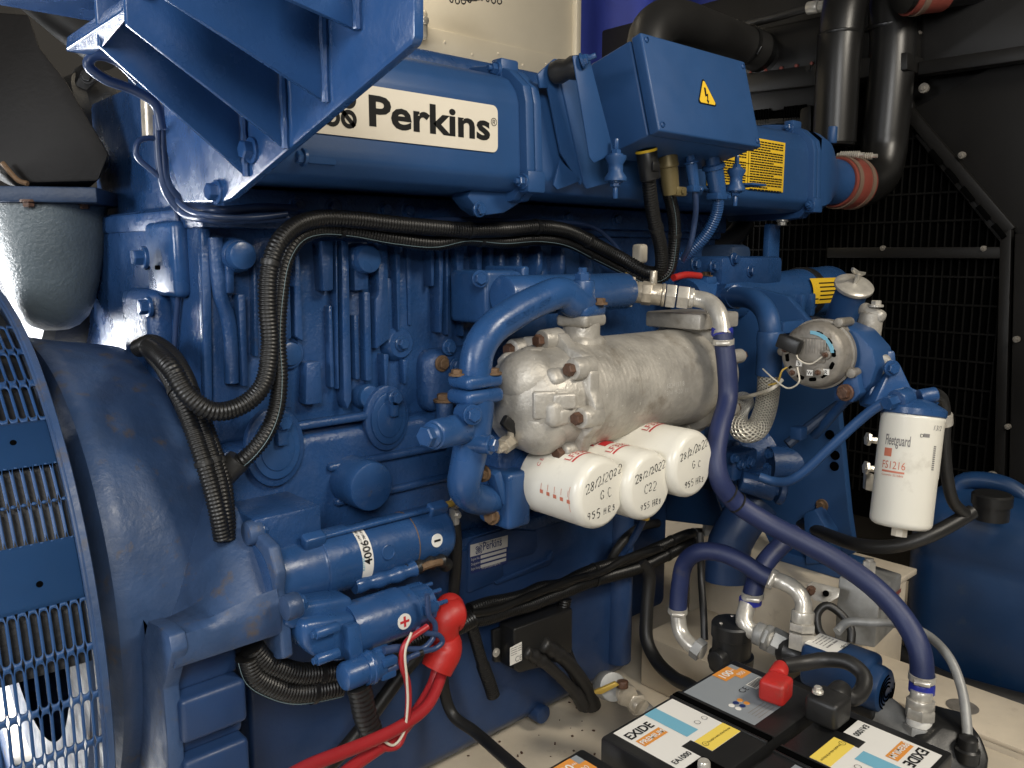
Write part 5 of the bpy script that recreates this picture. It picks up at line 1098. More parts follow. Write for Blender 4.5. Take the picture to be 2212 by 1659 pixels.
for k, (xa, ya, xb, yb, r) in enumerate(((1492, 345, 1500, 408, 0.0125), (1540, 352, 1552, 425, 0.0195))):
    cn = thing('cable_gland', ('slim blue painted gland under the junction box', 'wide blue painted gland under the junction box')[k], 'connector', P(xb, yb, Y=-0.28))
    q, q2 = P(xa, ya, Y=-0.28), P(xb, yb, Y=-0.28); ax = (q2 - q).normalized(); L = (q2 - q).length
    B().lathe(q - ax * 0.02, ax, [(0, r * .8), (0.022, r * .85), (0.024, r * 1.25), (L * 0.42, r * 1.3), (L * 0.45, r * 1.05), (L * 0.95, r * 0.98), (L + 0.02, r * 0.9)], 24).out('body', 'machined_blue', cn)
    B().box(q2, (r * 2.6, r * 1.6, 0.014), bev=0.003).out('cable_clamp', 'machined_blue', cn); bolt(cn, q2 + V((r * .8, -r * .8, 0)), -Y1, 0.005, 0.004, 'machined_blue', washer=False)
hose('gland_cable', 'thin blue painted cable dropping from the slim gland', path((1500, 405, -.28), (1503, 440, -.27), (1500, 480, -.25), (1490, 530, -.23), (1475, 560, -.2)), 0.0065, 'wire_blue', 'cable')
hose('gland_conduit', 'blue painted ribbed conduit curving from the wide gland', path((1552, 425, -.28), (1548, 460, -.27), (1530, 500, -.25), (1500, 535, -.22), (1470, 560, -.19)), 0.0135, 'machined_blue', 'conduit', corr=(0.0055, 0.1))

# ================================================================== SUMP LOOM + control module
for k, (lb, pts, r) in enumerate((('lower black conduit tied along the sump side', ((840, 700), (950, 680), (1100, 630), (1220, 600), (1320, 560), (1450, 510), (1600, 450), (1780, 400), (1950, 350), (2080, 290), (2200, 230)), 0.0165), ('upper black conduit tied along the sump side', ((830, 630), (950, 590), (1060, 570), (1180, 540), (1290, 490), (1420, 470), (1560, 400), (1700, 350), (1850, 310), (2000, 250), (2200, 160)), 0.0135), ('thin black cable running between the sump conduits', ((840, 660), (1000, 630), (1180, 560), (1330, 500), (1500, 440), (1680, 390), (1850, 300), (2050, 240)), 0.009))):
    hose('sump_loom', lb, [P(*D2(x, y), Y=-0.118 - 0.012 * k) for x, y in pts] + [P(*D2(pts[-1][0] + 90, pts[-1][1] - 25), Y=-0.02), P(*D2(pts[-1][0] + 130, pts[-1][1] - 30), Y=0.14)], r, 'black_conduit', 'conduit', corr=(0.0062, 0.11) if k < 2 else None, ties=(0.3, 0.52, 0.72))
cmod = thing('control_module', 'black plastic control module with a white label on the sump side', 'module', P(*D2(1200, 960), Y=-0.1))
B().prism([P(*D2(x, y), Y=-0.085) for x, y in ((1020, 710), (1400, 580), (1400, 860), (1180, 960), (1060, 990), (1025, 970))], V((0, -0.05, 0)), bev=0.005, seg=3).out('case', 'black_plastic', cmod)
B().prism([P(*D2(x, y), Y=-0.08) for x, y in ((965, 760), (1040, 730), (1040, 960), (975, 965))], V((0, -0.01, 0)), bev=0.003).out('mount_ear', 'black_plastic', cmod); bolt(cmod, P(*D2(1005, 912), Y=-0.092), -Y1, 0.007, 0.004, 'zinc')
wl = B().prism([P(*D2(x, y), Y=-0.1352) for x, y in ((1092, 880), (1168, 840), (1168, 960), (1092, 996))], V((0, -0.0008, 0))).out('module_label', 'label_white', cmod, label='white paper label with a CE mark')
lettering(wl, 'CE', P(*D2(1125, 975), Y=-0.1366), (P(*D2(1168, 955), Y=-.1366) - P(*D2(1125, 975), Y=-.1366)), Z1, 0.018, 'print_grey', 0.0)
lines(wl, P(*D2(1098, 890), Y=-0.1366), V((1, 0, 0)), Z1, 0.035, 4, 0.005, 0.0015, 'print_grey')
for k, pts in enumerate((((1180, 900), (1260, 940), (1330, 990), (1430, 1080), (1530, 1190), (1570, 1260)), ((1290, 850), (1370, 900), (1430, 940), (1520, 1040), (1590, 1150), (1630, 1260)))):
    hose('module_plug', ('left black moulded cable plug drooping from the control module', 'right black moulded cable plug drooping from the control module')[k], [P(*D2(x, y), Y=-0.13 - 0.02 * (i / 5)) for i, (x, y) in enumerate(pts)], (0.0125, 0.0165)[k], 'black_rubber', 'cable', rfun=lambda t: 1.0 + (0.35 * max(0, sin(t * 60)) if t < 0.33 else 0) + (0.25 if t > 0.78 else 0))
hose('drop_conduit', 'black conduit descending beside the control module to its plugs', [P(*D2(x, y), Y=-0.11) for x, y in ((1450, 560), (1430, 700), (1430, 820), (1460, 920), (1510, 1040), (1560, 1160), (1590, 1270))], 0.0155, 'black_conduit', 'conduit', corr=(0.006, 0.1))
hose('skid_cable', 'thick black cable dropping off the sump corner to the batteries', [P(*D2(x, y), Y=yy) for x, y, yy in ((1930, 320, -.12), (1990, 400, -.13), (1980, 620, -.14), (1980, 830, -.16), (2040, 960, -.2), (2150, 1070, -.28), (2260, 1130, -.36), (2330, 1180, -.42))], 0.0165, 'black_rubber', 'cable')
hose('dipstick_tube', 'thin blue tube with a yellow collar below the white filters', path((1398, 1105, -.2), (1390, 1120, -.18), (1370, 1160, -.15), (1345, 1195, -.12), (1320, 1225, -.1)), 0.009, 'sump_blue', 'tube')
q = P(1394, 1112, Y=-0.195); B_ = thing('dipstick_collar', 'small yellow collar on top of the thin blue tube under the filters', 'collar', q); B().lathe(q, V((0.15, -0.1, 1)), [(-0.012, 0.01), (-0.01, 0.0115), (0.01, 0.0115), (0.014, 0.008)], 20).out('collar', 'brass_yellow', B_)
hose('bypass_hose', 'black curved hose behind the dipstick tube at the sump top', path((1420, 1130, -.1), (1380, 1140, -.12), (1345, 1170, -.13), (1325, 1200, -.12), (1310, 1230, -.1)), 0.011, 'black_rubber', 'hose')
# ================================================================== LEFT: exhaust cone, black duct, dark turbo parts
vc = P(108, 560, d=1.72)
vo = thing('exhaust_cone', 'grey blue cast cone under a bolted flange at the left edge', 'casting', (vc.x, vc.y, 0.99))
zt_ = P(108, 447, d=1.72).z; zb2 = P(95, 716, d=1.72).z; hv = zt_ - zb2
B().lathe((vc.x, vc.y, zb2), Z1, [(t_ * 1.265 if t_ < 0.05 else t_, r_ * 1.265) for t_, r_ in [(0, 0.0), (0.002, 0.02), (0.009, 0.036), (0.024, 0.051), (0.045, 0.061), (hv * 0.4, 0.071), (hv * 0.6, 0.08), (hv * 0.8, 0.087), (hv, 0.091)]], 56).out('cone', 'volute_grey', vo, angle=60)
B().box((vc.x, vc.y, zt_ + 0.016), (0.265, 0.265, 0.03), Matrix.Rotation(radians(-30), 3, 'Z'), bev=0.004).out('flange', 'dark_blue', vo)
for (dx, dy) in ((-0.055, -0.11), (0.045, -0.105), (0.11, 0.0), (-0.11, 0.02)): bolt(vo, (vc.x + dx, vc.y + dy, zt_ + 0.004), -Z1, 0.011, 0.012, 'rust_bolt')
du = thing('exhaust_duct', 'black sheet metal duct standing on the flange at the left edge', 'duct', (vc.x, vc.y, zt_ + 0.03))
B().prism([P(x, y, d=1.62) for x, y in ((-80, 20), (62, 30), (85, 100), (140, 170), (236, 332), (212, 392), (52, 396), (-80, 330))], V((0.05, 0.25, 0)), bev=0.006).out('duct', 'soot_black', du)
b = B(); b.sweep([P(x, y, d=1.6) for x, y in ((5, 352), (40, 390), (60, 397))], 0.005, 8); b.out('weld_bead', 'rust_part', du)
b = B(); b.sweep([P(60, -30, d=1.85), P(110, 10, d=1.85), P(170, 60, d=1.85), P(240, 110, d=1.85)], 0.05, 24); b.out('pipe', 'black_rubber', du)
tu = thing('turbocharger', 'dark unpainted turbo housing half hidden behind the black duct', 'turbocharger', P(220, 280, d=1.7))
c = P(215, 250, d=2.0); b = B(); b.lathe(c, V((0.6, -0.5, 0.3)), [(-0.09, 0.05), (-0.08, 0.09), (-0.03, 0.105), (0.0, 0.105), (0.02, 0.08), (0.06, 0.075), (0.08, 0.06)], 36); b.out('housing', 'turbo_dark', tu)
B().box(P(200, 190, d=1.98), (0.09, 0.1, 0.08), Matrix.Rotation(0.5, 3, 'Y'), bev=0.012).out('housing_foot', 'turbo_dark', tu)
B().box(P(260, 320, d=2.05), (0.16, 0.1, 0.1), Matrix.Rotation(0.5, 3, 'Y'), bev=0.02).out('volute', 'turbo_dark', tu)
for (x, y) in ((190, 165), (235, 215), (262, 330)): bolt(tu, P(x, y, d=1.85), V((-0.5, -0.8, 0)), 0.012, 0.012, 'turbo_dark')
B().cyl(P(326, 205, X=0.5), P(330, 300, X=0.5), 0.016, n=18).out('drain_pipe', 'nickel', tu)
ap = thing('air_pot', 'big dark cylindrical pot behind the grey cone', 'canister', P(230, 740, d=1.75))
c = P(236, 620, d=2.05); B().lathe(c - V((0.2, 0.03, 0)), V((1, 0.1, 0)), [(0, 0.0), (0, 0.15), (0.02, 0.165), (0.27, 0.165), (0.285, 0.15), (0.285, 0)], 56).out('pot', 'turbo_dark', ap)
B().box(P(258, 545, d=2.3), (0.2, 0.2, 0.3), bev=0.02).out('mount', 'turbo_dark', ap)
# dark canopy side behind the turbo
tag(B().box((-0.1, 1.55, 1.75), (1.5, 0.02, 1.7)).out('canopy_panel', 'soot_black'), 'black inner canopy panel in the dark behind the turbo', 'panel')

# ================================================================== RADIATOR
RX = 2.82
rd = thing('radiator', 'black radiator with fan guard grilles filling the right end', 'radiator', (RX, 0.2, 0.0))
def rp(x, y, off=0.0): return P(x, y, X=RX - off)
B().box((RX + 0.16, -0.1, 0.95), (0.24, 2.6, 2.3), bev=0.01).out('shroud', 'black_sheet', rd)
B().box((RX + 0.03, 0.25, 0.85), (0.03, 1.6, 1.3)).out('core', 'void_black', rd)
def bar(pts, w_, t_, name='frame_bar', m='black_sheet', off=0.03):
    b = B(); a, c = rp(*pts[0], off), rp(*pts[1], off); d = (c - a); L = d.length; d.normalize(); s_ = d.cross(X1).normalized()
    b.box((a + c) / 2, (t_, w_, L), Matrix((X1, s_, d)).transposed(), bev=0.003); return b.out(name, m, rd)
bar([(1962, 240), (2184, 500)], 0.035, 0.03); bar([(2176, 495), (2160, 1080)], 0.03, 0.03); bar([(1790, 546), (2176, 546)], 0.035, 0.026); bar([(1955, 250), (1930, -20)], 0.06, 0.02)
# plate with slots above the diagonal: dark triangular edge
B().prism([rp(1972, 236, 0.02), rp(2300, 60, 0.02), rp(2300, 620, 0.02), rp(2196, 505, 0.02)], V((0.02, 0, 0)), bev=0.002).out('side_panel', 'black_sheet', rd)
B().prism([rp(2192, 505, 0.05), rp(2320, 505, 0.05), rp(2300, 1500, 0.05), rp(2168, 1500, 0.05)], V((0.02, 0, 0)), bev=0.002).out('lower_panel', 'black_sheet', rd)
B().prism([rp(1950, -60, 0.04), rp(2300, -60, 0.04), rp(2300, 118, 0.04), rp(1995, 158, 0.04), rp(1950, 165, 0.04)], V((0.03, 0, 0)), bev=0.003).out('top_panel', 'black_sheet', rd)
bar([(1990, 150), (2300, 105)], 0.04, 0.05, 'top_rail', off=0.06)
# guard wires
gy0, gy1 = rp(2166, 600).y, 0.45
b = B(); y = gy0
while y < gy1:
    zt2 = 1.56
    # the guard stops under the diagonal
    a = rp(1962, 262); c = rp(2172, 505)
    zlim = a.z + (c.z - a.z) * ((y - a.y) / (c.y - a.y)) if y < a.y else 1.56
    b.box((RX - 0.012, y, (min(zlim, 1.56) + 0.3) / 2), (0.004, 0.0045, min(zlim, 1.56) - 0.3)); y += 0.0245
z = 0.35
while z < 1.5:
    a = rp(1962, 262); c = rp(2172, 505); yl_ = gy0 if z < c.z else a.y + (c.y - a.y) * ((z - a.z) / (c.z - a.z))
    b.box((RX - 0.015, (max(gy0, yl_) + gy1) / 2, z), (0.004, gy1 - max(gy0, yl_), 0.006)); z += 0.088
b.out('guard_wires', 'guard_black', rd, kind='stuff')
# stepped slots along the diagonal
B().prism([rp(1975, 292, .034), rp(1995, 285, .034), rp(2180, 500, .034), rp(2178, 545, .034)], V((0.01, 0, 0)), bev=0.001).out('slotted_strip', 'black_sheet', rd)
for k in range(5):
    x, y = 2010 + k * 34, 325 + k * 40
    bar([(x, y), (x + 24, y + 29)], 0.016, 0.006, 'slot', 'void_black', off=0.0475)
for (x, y, r) in ((1995, 190, .0155), (2077, 335, .0105), (1906, 536, .0085), (2124, 537, .0085), (2195, 733, .0095), (2176, 922, .0085), (2142, 1030, .0165), (1985, 70, .006)):
    q = rp(x, y, 0.07 if x > 2130 and y > 600 else (0.05 if y < 500 and x > 1970 else 0.045)); B().lathe(q, -X1, [(-0.01, r * 1.0), (0.001, r), (0.002, r * 0.95)], 22).out('washer', 'alloy_grey', rd); bolt(rd, q - X1 * 0.001, -X1, r * 0.55, 0.007, 'alloy_grey', washer=False)
# header tank, stub, lips
hd = thing('header_tank', 'black radiator header tank with a hose stub and a row of screws', 'tank', (2.68, 0.3, 1.6))
hx_ = 2.68
def hp(x, y, o=0.0): return P(x, y, X=hx_ - o)
B().prism([hp(1520, 95), hp(1600, 70), hp(1790, 30), hp(1960, -10), hp(1960, 120), hp(1790, 142), hp(1560, 172), hp(1500, 180)], V((0.3, 0, 0)), bev=0.01).out('tank', 'black_sheet', hd)
B().prism([hp(1480, 176, .02), hp(1800, 134, .02), hp(1960, 112, .02), hp(1960, 150, .02), hp(1800, 180, .02), hp(1480, 215, .02)], V((0.3, 0, 0)), bev=0.004).out('tank_lip', 'black_sheet', hd)
B().prism([hp(1480, 200, -.01), hp(1790, 176, -.01), hp(1790, 225, -.01), hp(1480, 262, -.01)], V((0.2, 0, 0)), bev=0.003).out('grille_panel', 'black_sheet', hd)
B().prism([hp(1480, 262, -.03), hp(1790, 224, -.03), hp(1790, 330, -.03), hp(1480, 330, -.03)], V((0.2, 0, 0))).out('lower_void', 'void_black', hd)
for (ya, yb) in ((258, 270), (278, 288)): B().prism([hp(1480, ya + 12, .0), hp(1760, ya - 8, .0), hp(1760, yb - 8, .0), hp(1480, yb + 12, .0)], V((0.05, 0, 0)), bev=0.002).out('frame_rail', 'black_sheet', hd)
for i in range(16):
    x = 1628 + i * 5.6 + (28 if i >= 7 else 0); a = hp(x, 252 - (x - 1628) * 0.11 + 3, -.006); B().box(a, (0.012, 0.0055, 0.052), bev=0.001).out('grille_slot', 'void_black', hd)
for i in range(9):
    q = hp(1622 + i * 33, 158 - i * 5.2, 0.002); B().cyl(q + X1 * 0.01, q - X1 * 0.006, 0.006, n=12, bev=0.001).out('rivet', 'silicone_red', hd)
B().prism([hp(1728, 235, .04), hp(1752, 226, .04), hp(1752, 285, .04), hp(1724, 285, .04)], V((0.08, 0, 0)), bev=0.006).out('grille_clip', 'black_sheet', hd)
bolt(hd, hp(1748, 148, 0.02), -X1, 0.009, 0.007, 'black_sheet')
s0, s1 = hp(1648, 115, -0.02), P(1600, 95, X=hx_ - 0.12)
ax = (s1 - s0).normalized()
B().lathe(s0, ax, [(0, 0.072), (0.01, 0.08), (0.018, 0.08), (0.02, 0.068), (0.15, 0.066)], 40).out('stub', 'black_paint', hd)
th = [P(1640, 110, X=hx_ - 0.07), P(1590, 90, X=hx_ - 0.18), P(1530, 68, X=2.3), P(1470, 48, X=2.14), P(1430, 48, X=2.04), P(1405, 75, X=1.98), P(1400, 130, X=1.96), P(1405, 200, X=1.95)]
t = hose('top_hose', 'large black coolant hose arching from the header tank behind the junction box', th, 0.062, 'black_rubber', n=32, step=0.02)
clampband(t, P(1612, 98, X=hx_ - 0.13), (th[1] - th[0]), 0.0645, 'black_paint')
B().box(P(1552, 96, X=2.36), (0.05, 0.004, 0.024), Matrix.Rotation(-0.3, 3, 'Y'), bev=0.001).out('paper_tag', 'label_white', t)
t = hose('breather_hose', 'thin black hose with crimped silver ends over the header tank', [P(x, y, X=2.62) for x, y in ((1590, 60), (1630, 48), (1680, 36), (1720, 24), (1750, 16))], 0.014, 'black_rubber')
for (xa, ya, xb, yb, r) in ((1745, 18, 1768, 14, .02), (1770, 14, 1782, 12, .018), (1784, 12, 1794, 10, .022), (1572, 56, 1592, 53, .018)): B().cyl(P(xa, ya, X=2.62), P(xb, yb, X=2.62), r, n=8 if r != .02 else 20, bev=0.002).out('crimp', 'zinc', t)

# ================================================================== FRONT END OF THE ENGINE
fe = thing('front_mount', 'blue front engine mounting plate with bolt holes and a foot', 'mount', (1.96, -0.3, 0.29))
fpx = 1.96
def fpp(x, y): return P(x, y, X=fpx)
B().prism([fpp(1400, 560), fpp(1700, 640), fpp(1790, 740), fpp(1811, 886), fpp(1833, 1106), fpp(1846, 1195), fpp(1740, 1235), fpp(1690, 1232), fpp(1650, 1150), fpp(1400, 1120)], V((0.025, 0, 0)), bev=0.004).out('plate', 'smooth_blue', fe)
B().box((fpx + 0.03, (fpp(1845, 1200).y + fpp(1690, 1232).y) / 2, fpp(1770, 1216).z), (0.12, fpp(1690, 1232).y - fpp(1845, 1200).y, 0.03), bev=0.004).out('foot', 'smooth_blue', fe)
B().prism([P(x, y, X=fpx - 0.05) for x, y in ((1735, 1110), (1760, 1100), (1790, 1150), (1800, 1215), (1740, 1220))], V((0.05, 0, 0)), bev=0.004).out('foot_web', 'smooth_blue', fe)
for z_ in ((955, 1157), (990, 1290), (985, 1362)): q = fpp(*S(2, 1, *z_)); B().cyl(q - X1 * 0.002, q + X1 * 0.01, 0.012, n=18).out('bolt_hole', 'void_black', fe)
for z_ in ((820, 65), (960, 120), (905, 1615), (930, 240)):
    q = fpp(*(S(2, 2, *z_) if z_[1] < 1000 else S(2, 1, *z_))); bolt(fe, q - X1 * 0.001, -X1, 0.012, 0.012, 'rust_part')
B().box((2.0, 0.3, 0.8), (0.1, 0.8, 0.7), bev=0.02).out('timing_case', 'dark_blue', fe)
# thermostat housing and water neck: along X
TY = -0.10
def tpx(x, y): return P(x, y, Y=TY)
tz = P(1600, 640, Y=TY).z
wh = thing('thermostat_housing', 'blue cast thermostat housing with a yellow warning label and hex fittings', 'housing', (1.8, TY, tz))
x0_, x1_ = tpx(1480, 640).x, tpx(1725, 640).x
b = B(); b.lathe((x0_, TY, tz), X1, [(0, 0.05), (0.02, 0.056), (0.1, 0.056), (0.13, 0.062), (0.2, 0.064), (0.3, 0.058), (0.42, 0.062), (x1_ - x0_ - 0.03, 0.07), (x1_ - x0_, 0.072)], 36); b.out('body', 'machined_blue', wh)
B().lathe((x1_, TY, tz), X1, [(-0.004, 0.073), (-0.003, 0.076), (0.03, 0.076), (0.031, 0.073)], 36).out('rubber_joint', 'black_rubber', wh)
nk = P(1790, 610, X=x1_ + 0.16)
b = B(); b.sweep([V((x1_ + 0.02, TY, tz)), V((x1_ + 0.12, TY, tz)), V((x1_ + 0.22, TY + 0.02, tz + 0.0)), V((x1_ + 0.3, TY + 0.08, tz - 0.05)), V((x1_ + 0.33, TY + 0.16, tz - 0.12))], 0.075, 32, step=0.02); b.out('water_elbow', 'machined_blue', wh)
for i in range(4): bolt(wh, (x0_ + 0.06 + i * 0.1, TY - 0.02, tz + 0.058), Z1, 0.012, 0.012, 'rust_part' if i % 2 == 0 else 'machined_blue'); B().box((x0_ + 0.06 + i * 0.1, TY - 0.02, tz + 0.045), (0.05, 0.04, 0.03), bev=0.01).out('boss', 'machined_blue', wh)
for i in range(2): B().box((x1_ - 0.11 + i * 0.055, TY - 0.055, tz - 0.03), (0.03, 0.05, 0.07), bev=0.01).out('boss', 'machined_blue', wh)
yl2 = []
xl0, xl1 = P(1757, 620, Y=TY - 0.075).x, P(1818, 620, Y=TY - 0.075).x
def curv2(m, nm, xa, xb, a0, a1, e, par): return curved(par, xa, xb, a0, a1, m, nm, e, rr=0.0755, cy_=TY, cz_=tz, n=10)
yy_ = curv2('label_yellow', 'warning_label', xl0, xl1 + 0.03, -22, 36, 0.0012, wh)
for k in range(5): curv2('print_black', 'small_print', xl0 + 0.04, xl1 + 0.02, -14 + 9 * k, -11 + 9 * k, 0.0018, yy_)
def trl(u, v_, e): a = radians(v_); return V((xl0 + u, TY - (0.0755 + e) * cos(a), tz + (0.0755 + e) * sin(a)))
B().faces([trl(.006, -12, .002), trl(.034, -12, .002), trl(.02, 22, .002)], [(0, 1, 2)]).out('triangle_mark', 'print_black', yy_, recalc=False)
B().faces([trl(.0105, -9, .0024), trl(.0295, -9, .0024), trl(.02, 15, .0024)], [(0, 1, 2)]).out('triangle_fill', 'label_yellow', yy_, recalc=False)
# dark clutter above: injector rail block, blue upright, dark hoses
B().box(P(1560, 585, Y=-0.05), (0.3, 0.2, 0.08), bev=0.015).out('rail_block', 'cast_blue', wh)
B().box(P(1665, 560, Y=-0.08), (0.06, 0.02, 0.2), bev=0.004).out('upright_strap', 'machined_blue', wh)
for (x, y) in ((1500, 570), (1540, 575), (1585, 560), (1620, 585)): bolt(wh, P(x, y, Y=-0.15), -Y1, 0.012, 0.014, 'cast_blue')
hose('rear_hose', 'dark hose in the shadow under the right end of the manifold', path((1500, 510, .05), (1540, 530, .03), (1580, 515, .02), (1610, 480, .02)), 0.03, 'black_rubber')
hose('lever_red', 'red lever grip just behind the harness bundle', path((1455, 600, -.2), (1480, 594, -.2), (1512, 596, -.2)), 0.008, 'red_rubber', 'lever')
q = P(1382, 548, Y=-0.1); B_ = thing('sensor_plug', 'small cream sensor plug beside the harness bundle', 'connector', q); B().box(q, (0.03, 0.03, 0.045), bev=0.008, seg=3).out('plug', 'label_cream', B_); B().cyl(q - Z1 * 0.035, q, 0.009, n=12).out('pin', 'brass_yellow', B_)
# filler neck with T cap
fn = thing('filler_neck', 'blue coolant filler neck with a round metal cap and T handle', 'filler neck', P(1810, 690, Y=-0.38))
n0, n1 = P(1812, 700, Y=-0.36), P(1843, 622, Y=-0.41); ax = (n1 - n0).normalized()
B().cyl(n0 - ax * 0.05, n1, 0.038, n=32).out('neck', 'smooth_blue', fn)
B().lathe(n1, ax, [(0, 0.04), (0.0, 0.046), (0.003, 0.0475), (0.009, 0.0475), (0.012, 0.044), (0.014, 0.03), (0.016, 0)], 36).out('cap', 'zinc', fn)
B().cyl(n1 + ax * 0.012, n1 + ax * 0.042, 0.0055, n=14).out('stem', 'zinc', fn)
hd_ = (P(1877, 597, Y=-.41) - P(1838, 582, Y=-.41)).normalized(); u = hd_
B().prism([n1 + ax * 0.040 - u * 0.034 + ax * 0.006, n1 + ax * 0.040 - u * 0.02, n1 + ax * 0.040 + u * 0.02, n1 + ax * 0.040 + u * 0.034 + ax * 0.006, n1 + ax * 0.054 + u * 0.034, n1 + ax * 0.05, n1 + ax * 0.054 - u * 0.034], V((0.005, 0.009, 0)), bev=0.0015).out('t_handle', 'zinc', fn)
# blue elbow, sleeve, braided hose
eb = thing('fuel_elbow', 'blue bent pipe with a long sleeve above the braided hose', 'pipe', P(1660, 800, Y=-0.36))
ep = path((1575, 640, -.19), (1605, 642, -.25), (1632, 650, -.31), (1655, 675, -.36), (1663, 705, -.38), (1665, 730, -.38))
b = B(); b.sweep(ep, 0.0245, 24); b.out('pipe', 'smooth_blue', eb)
B().hexa(P(1562, 640, Y=-.15), P(1585, 641, Y=-.20), 0.036).out('hex_nut', 'machined_blue', eb); B().lathe(P(1588, 641, Y=-.21), ep[1] - ep[0], [(0, 0.03), (0.008, 0.03), (0.01, 0.026), (0.018, 0.026)], 24).out('collar', 'machined_blue', eb)
B().lathe(P(1664, 716, Y=-.38), P(1660, 812, Y=-.38) - P(1664, 716, Y=-.38), [(0, 0.028), (0.003, 0.0295), (0.028, 0.0295), (0.032, 0.028), (0.1, 0.0295), (0.101, 0.024)], 32).out('sleeve', 'smooth_blue', eb)
t = thing('braided_hose', 'braided steel hose curling below the blue sleeve', 'hose', P(1655, 940, Y=-0.36))
b = B(); b.sweep(path((1661, 808, -.38), (1659, 850, -.38), (1650, 895, -.385), (1632, 928, -.385), (1608, 932, -.37), (1592, 912, -.345), (1594, 885, -.32), (1606, 868, -.30)), 0.0255, 28, step=0.006); b.out('braid', 'braid_steel', t, angle=80)

# ================================================================== CHARGING ALTERNATOR
ac = P(1750, 768, d=1.72)
al = thing('charging_alternator', 'dusty grey charging alternator with terminal tags beside the filler neck', 'alternator', ac - Z1 * 0.07)
aax = V((0.98, 0.08, -0.02)).normalized(); u_, v_u, _ = frame(aax)
AR = 0.068
B().lathe(ac, aax, [(0, 0.0), (0, AR - 0.014), (0.006, AR - 0.004), (0.014, AR), (0.045, AR + 0.003), (0.046, AR + 0.007), (0.058, AR + 0.007), (0.059, AR + 0.001), (0.07, AR + 0.001), (0.071, AR + 0.006), (0.078, AR + 0.006), (0.095, AR - 0.004), (0.1, AR - 0.02)], 56).out('case', 'alloy_grey', al)
def ap_(r, a, e=0.0): a = radians(a); return ac + (RT_ * cos(a) + UP_ * sin(a)) * r - aax * e
UP_ = (Z1 - aax * Z1.dot(aax)).normalized(); RT_ = UP_.cross(-aax).normalized()
if RT_.dot(RT) < 0: RT_ = -RT_
for k in range(12):
    a = k * 30 + 10
    if k in (3, 4): continue
    q = ap_(0.05, a, 0.0); tn = (UP_ * cos(radians(a)) - RT_ * sin(radians(a))); rr_ = (RT_ * cos(radians(a)) + UP_ * sin(radians(a)))
    B().box(q - aax * 0.0005 + aax * 0.003, (0.016, 0.008, 0.012), Matrix((tn, rr_, aax)).transposed(), bev=0.003).out('vent_slot', 'void_black', al)
for k in range(8): B().box(ap_(0.0, 0, 0.003) + RT_ * (-0.012 + k * 0.006) + UP_ * 0.02, (0.0025, 0.03, 0.006), Matrix((RT_, UP_, aax)).transposed(), bev=0.001).out('regulator_fin', 'alloy_grey', al)
B().box(ap_(0.012, 70, 0.001), (0.06, 0.05, 0.008), Matrix((RT_, UP_, aax)).transposed(), bev=0.004).out('regulator', 'alloy_grey', al)
b = B(); b.lathe(ac - aax * 0.002, -aax, [(-0.004, 0.045), (0.002, 0.045), (0.002, 0.052), (-0.004, 0.052)], 20, False, False, a0=0.2, a1=1.6); b.out('blue_arc', 'print_skyblue', al)
for (r, a) in ((0.036, 8), (0.04, -55), (0.05, -130), (0.052, 170)):
    q = ap_(r, a, 0.004); B().cyl(q + aax * 0.01, q - aax * 0.004, 0.010, n=18, bev=0.002).out('terminal_washer', 'alloy_grey', al); bolt(al, q - aax * 0.004, -aax, 0.006, 0.007, 'rust_bolt', washer=False, stud=0.006)
for (r, a, ch) in ((0.036, -85, 'W'), (0.048, -40, 'R'), (0.028, -140, '5'), (0.030, 150, '6')):
    q = ap_(r, a, 0.0025); tg_ = B().box(q, (0.013, 0.012, 0.002), Matrix((RT_, UP_, aax)).transposed()).out('terminal_tag', 'label_white', al); lettering(tg_, ch, q - aax * 0.0016 - UP_ * 0.004, RT_, UP_, 0.011, 'print_black', 0.01, align='CENTER')
B().box(ap_(0.045, 150, 0.016), (0.05, 0.03, 0.024), Matrix((RT_, UP_, aax)).transposed() @ Matrix.Rotation(-0.3, 3, 'Z'), bev=0.004).out('plug', 'black_plastic', al)
for k, (a, l) in enumerate(((60, 0.02), (-25, 0.022), (180, 0.02))):
    q = ap_(AR + 0.012, a, -0.05); B().cyl(q - aax * 0.015, q + aax * 0.05, 0.010, n=16, bev=0.002).out('mount_ear', 'alloy_grey', al)
wr = [ap_(0.03, 155, 0.008), ap_(0.02, -160, 0.016), ap_(0.018, -60, 0.018), ap_(0.036, 8, 0.014)]
hose('alternator_wire', 'thin white wire arcing across the alternator face', wr, 0.0016, 'wire_white', 'wire', n=8)
hose('alternator_wire', 'pale wire looping below the alternator terminals', [ap_(0.03, -125, 0.02), ap_(0.055, -100, 0.025), ap_(0.078, -115, 0.02), ap_(0.09, -140, 0.01), ap_(0.11, -160, 0.0)], 0.0018, 'wire_white', 'wire', n=8)
hose('alternator_wire', 'bundle of cream wires running left from the alternator', path((1690, 820, -.45), (1670, 838, -.44), (1640, 850, -.4), (1605, 858, -.34), (1580, 860, -.28)), 0.0045, 'wire_white', 'wire', n=10)
hose('alternator_wire', 'short yellow wire left of the alternator', path((1710, 790, -.47), (1690, 800, -.46), (1680, 825, -.45), (1660, 832, -.43)), 0.0022, 'brass_yellow', 'wire', n=8)
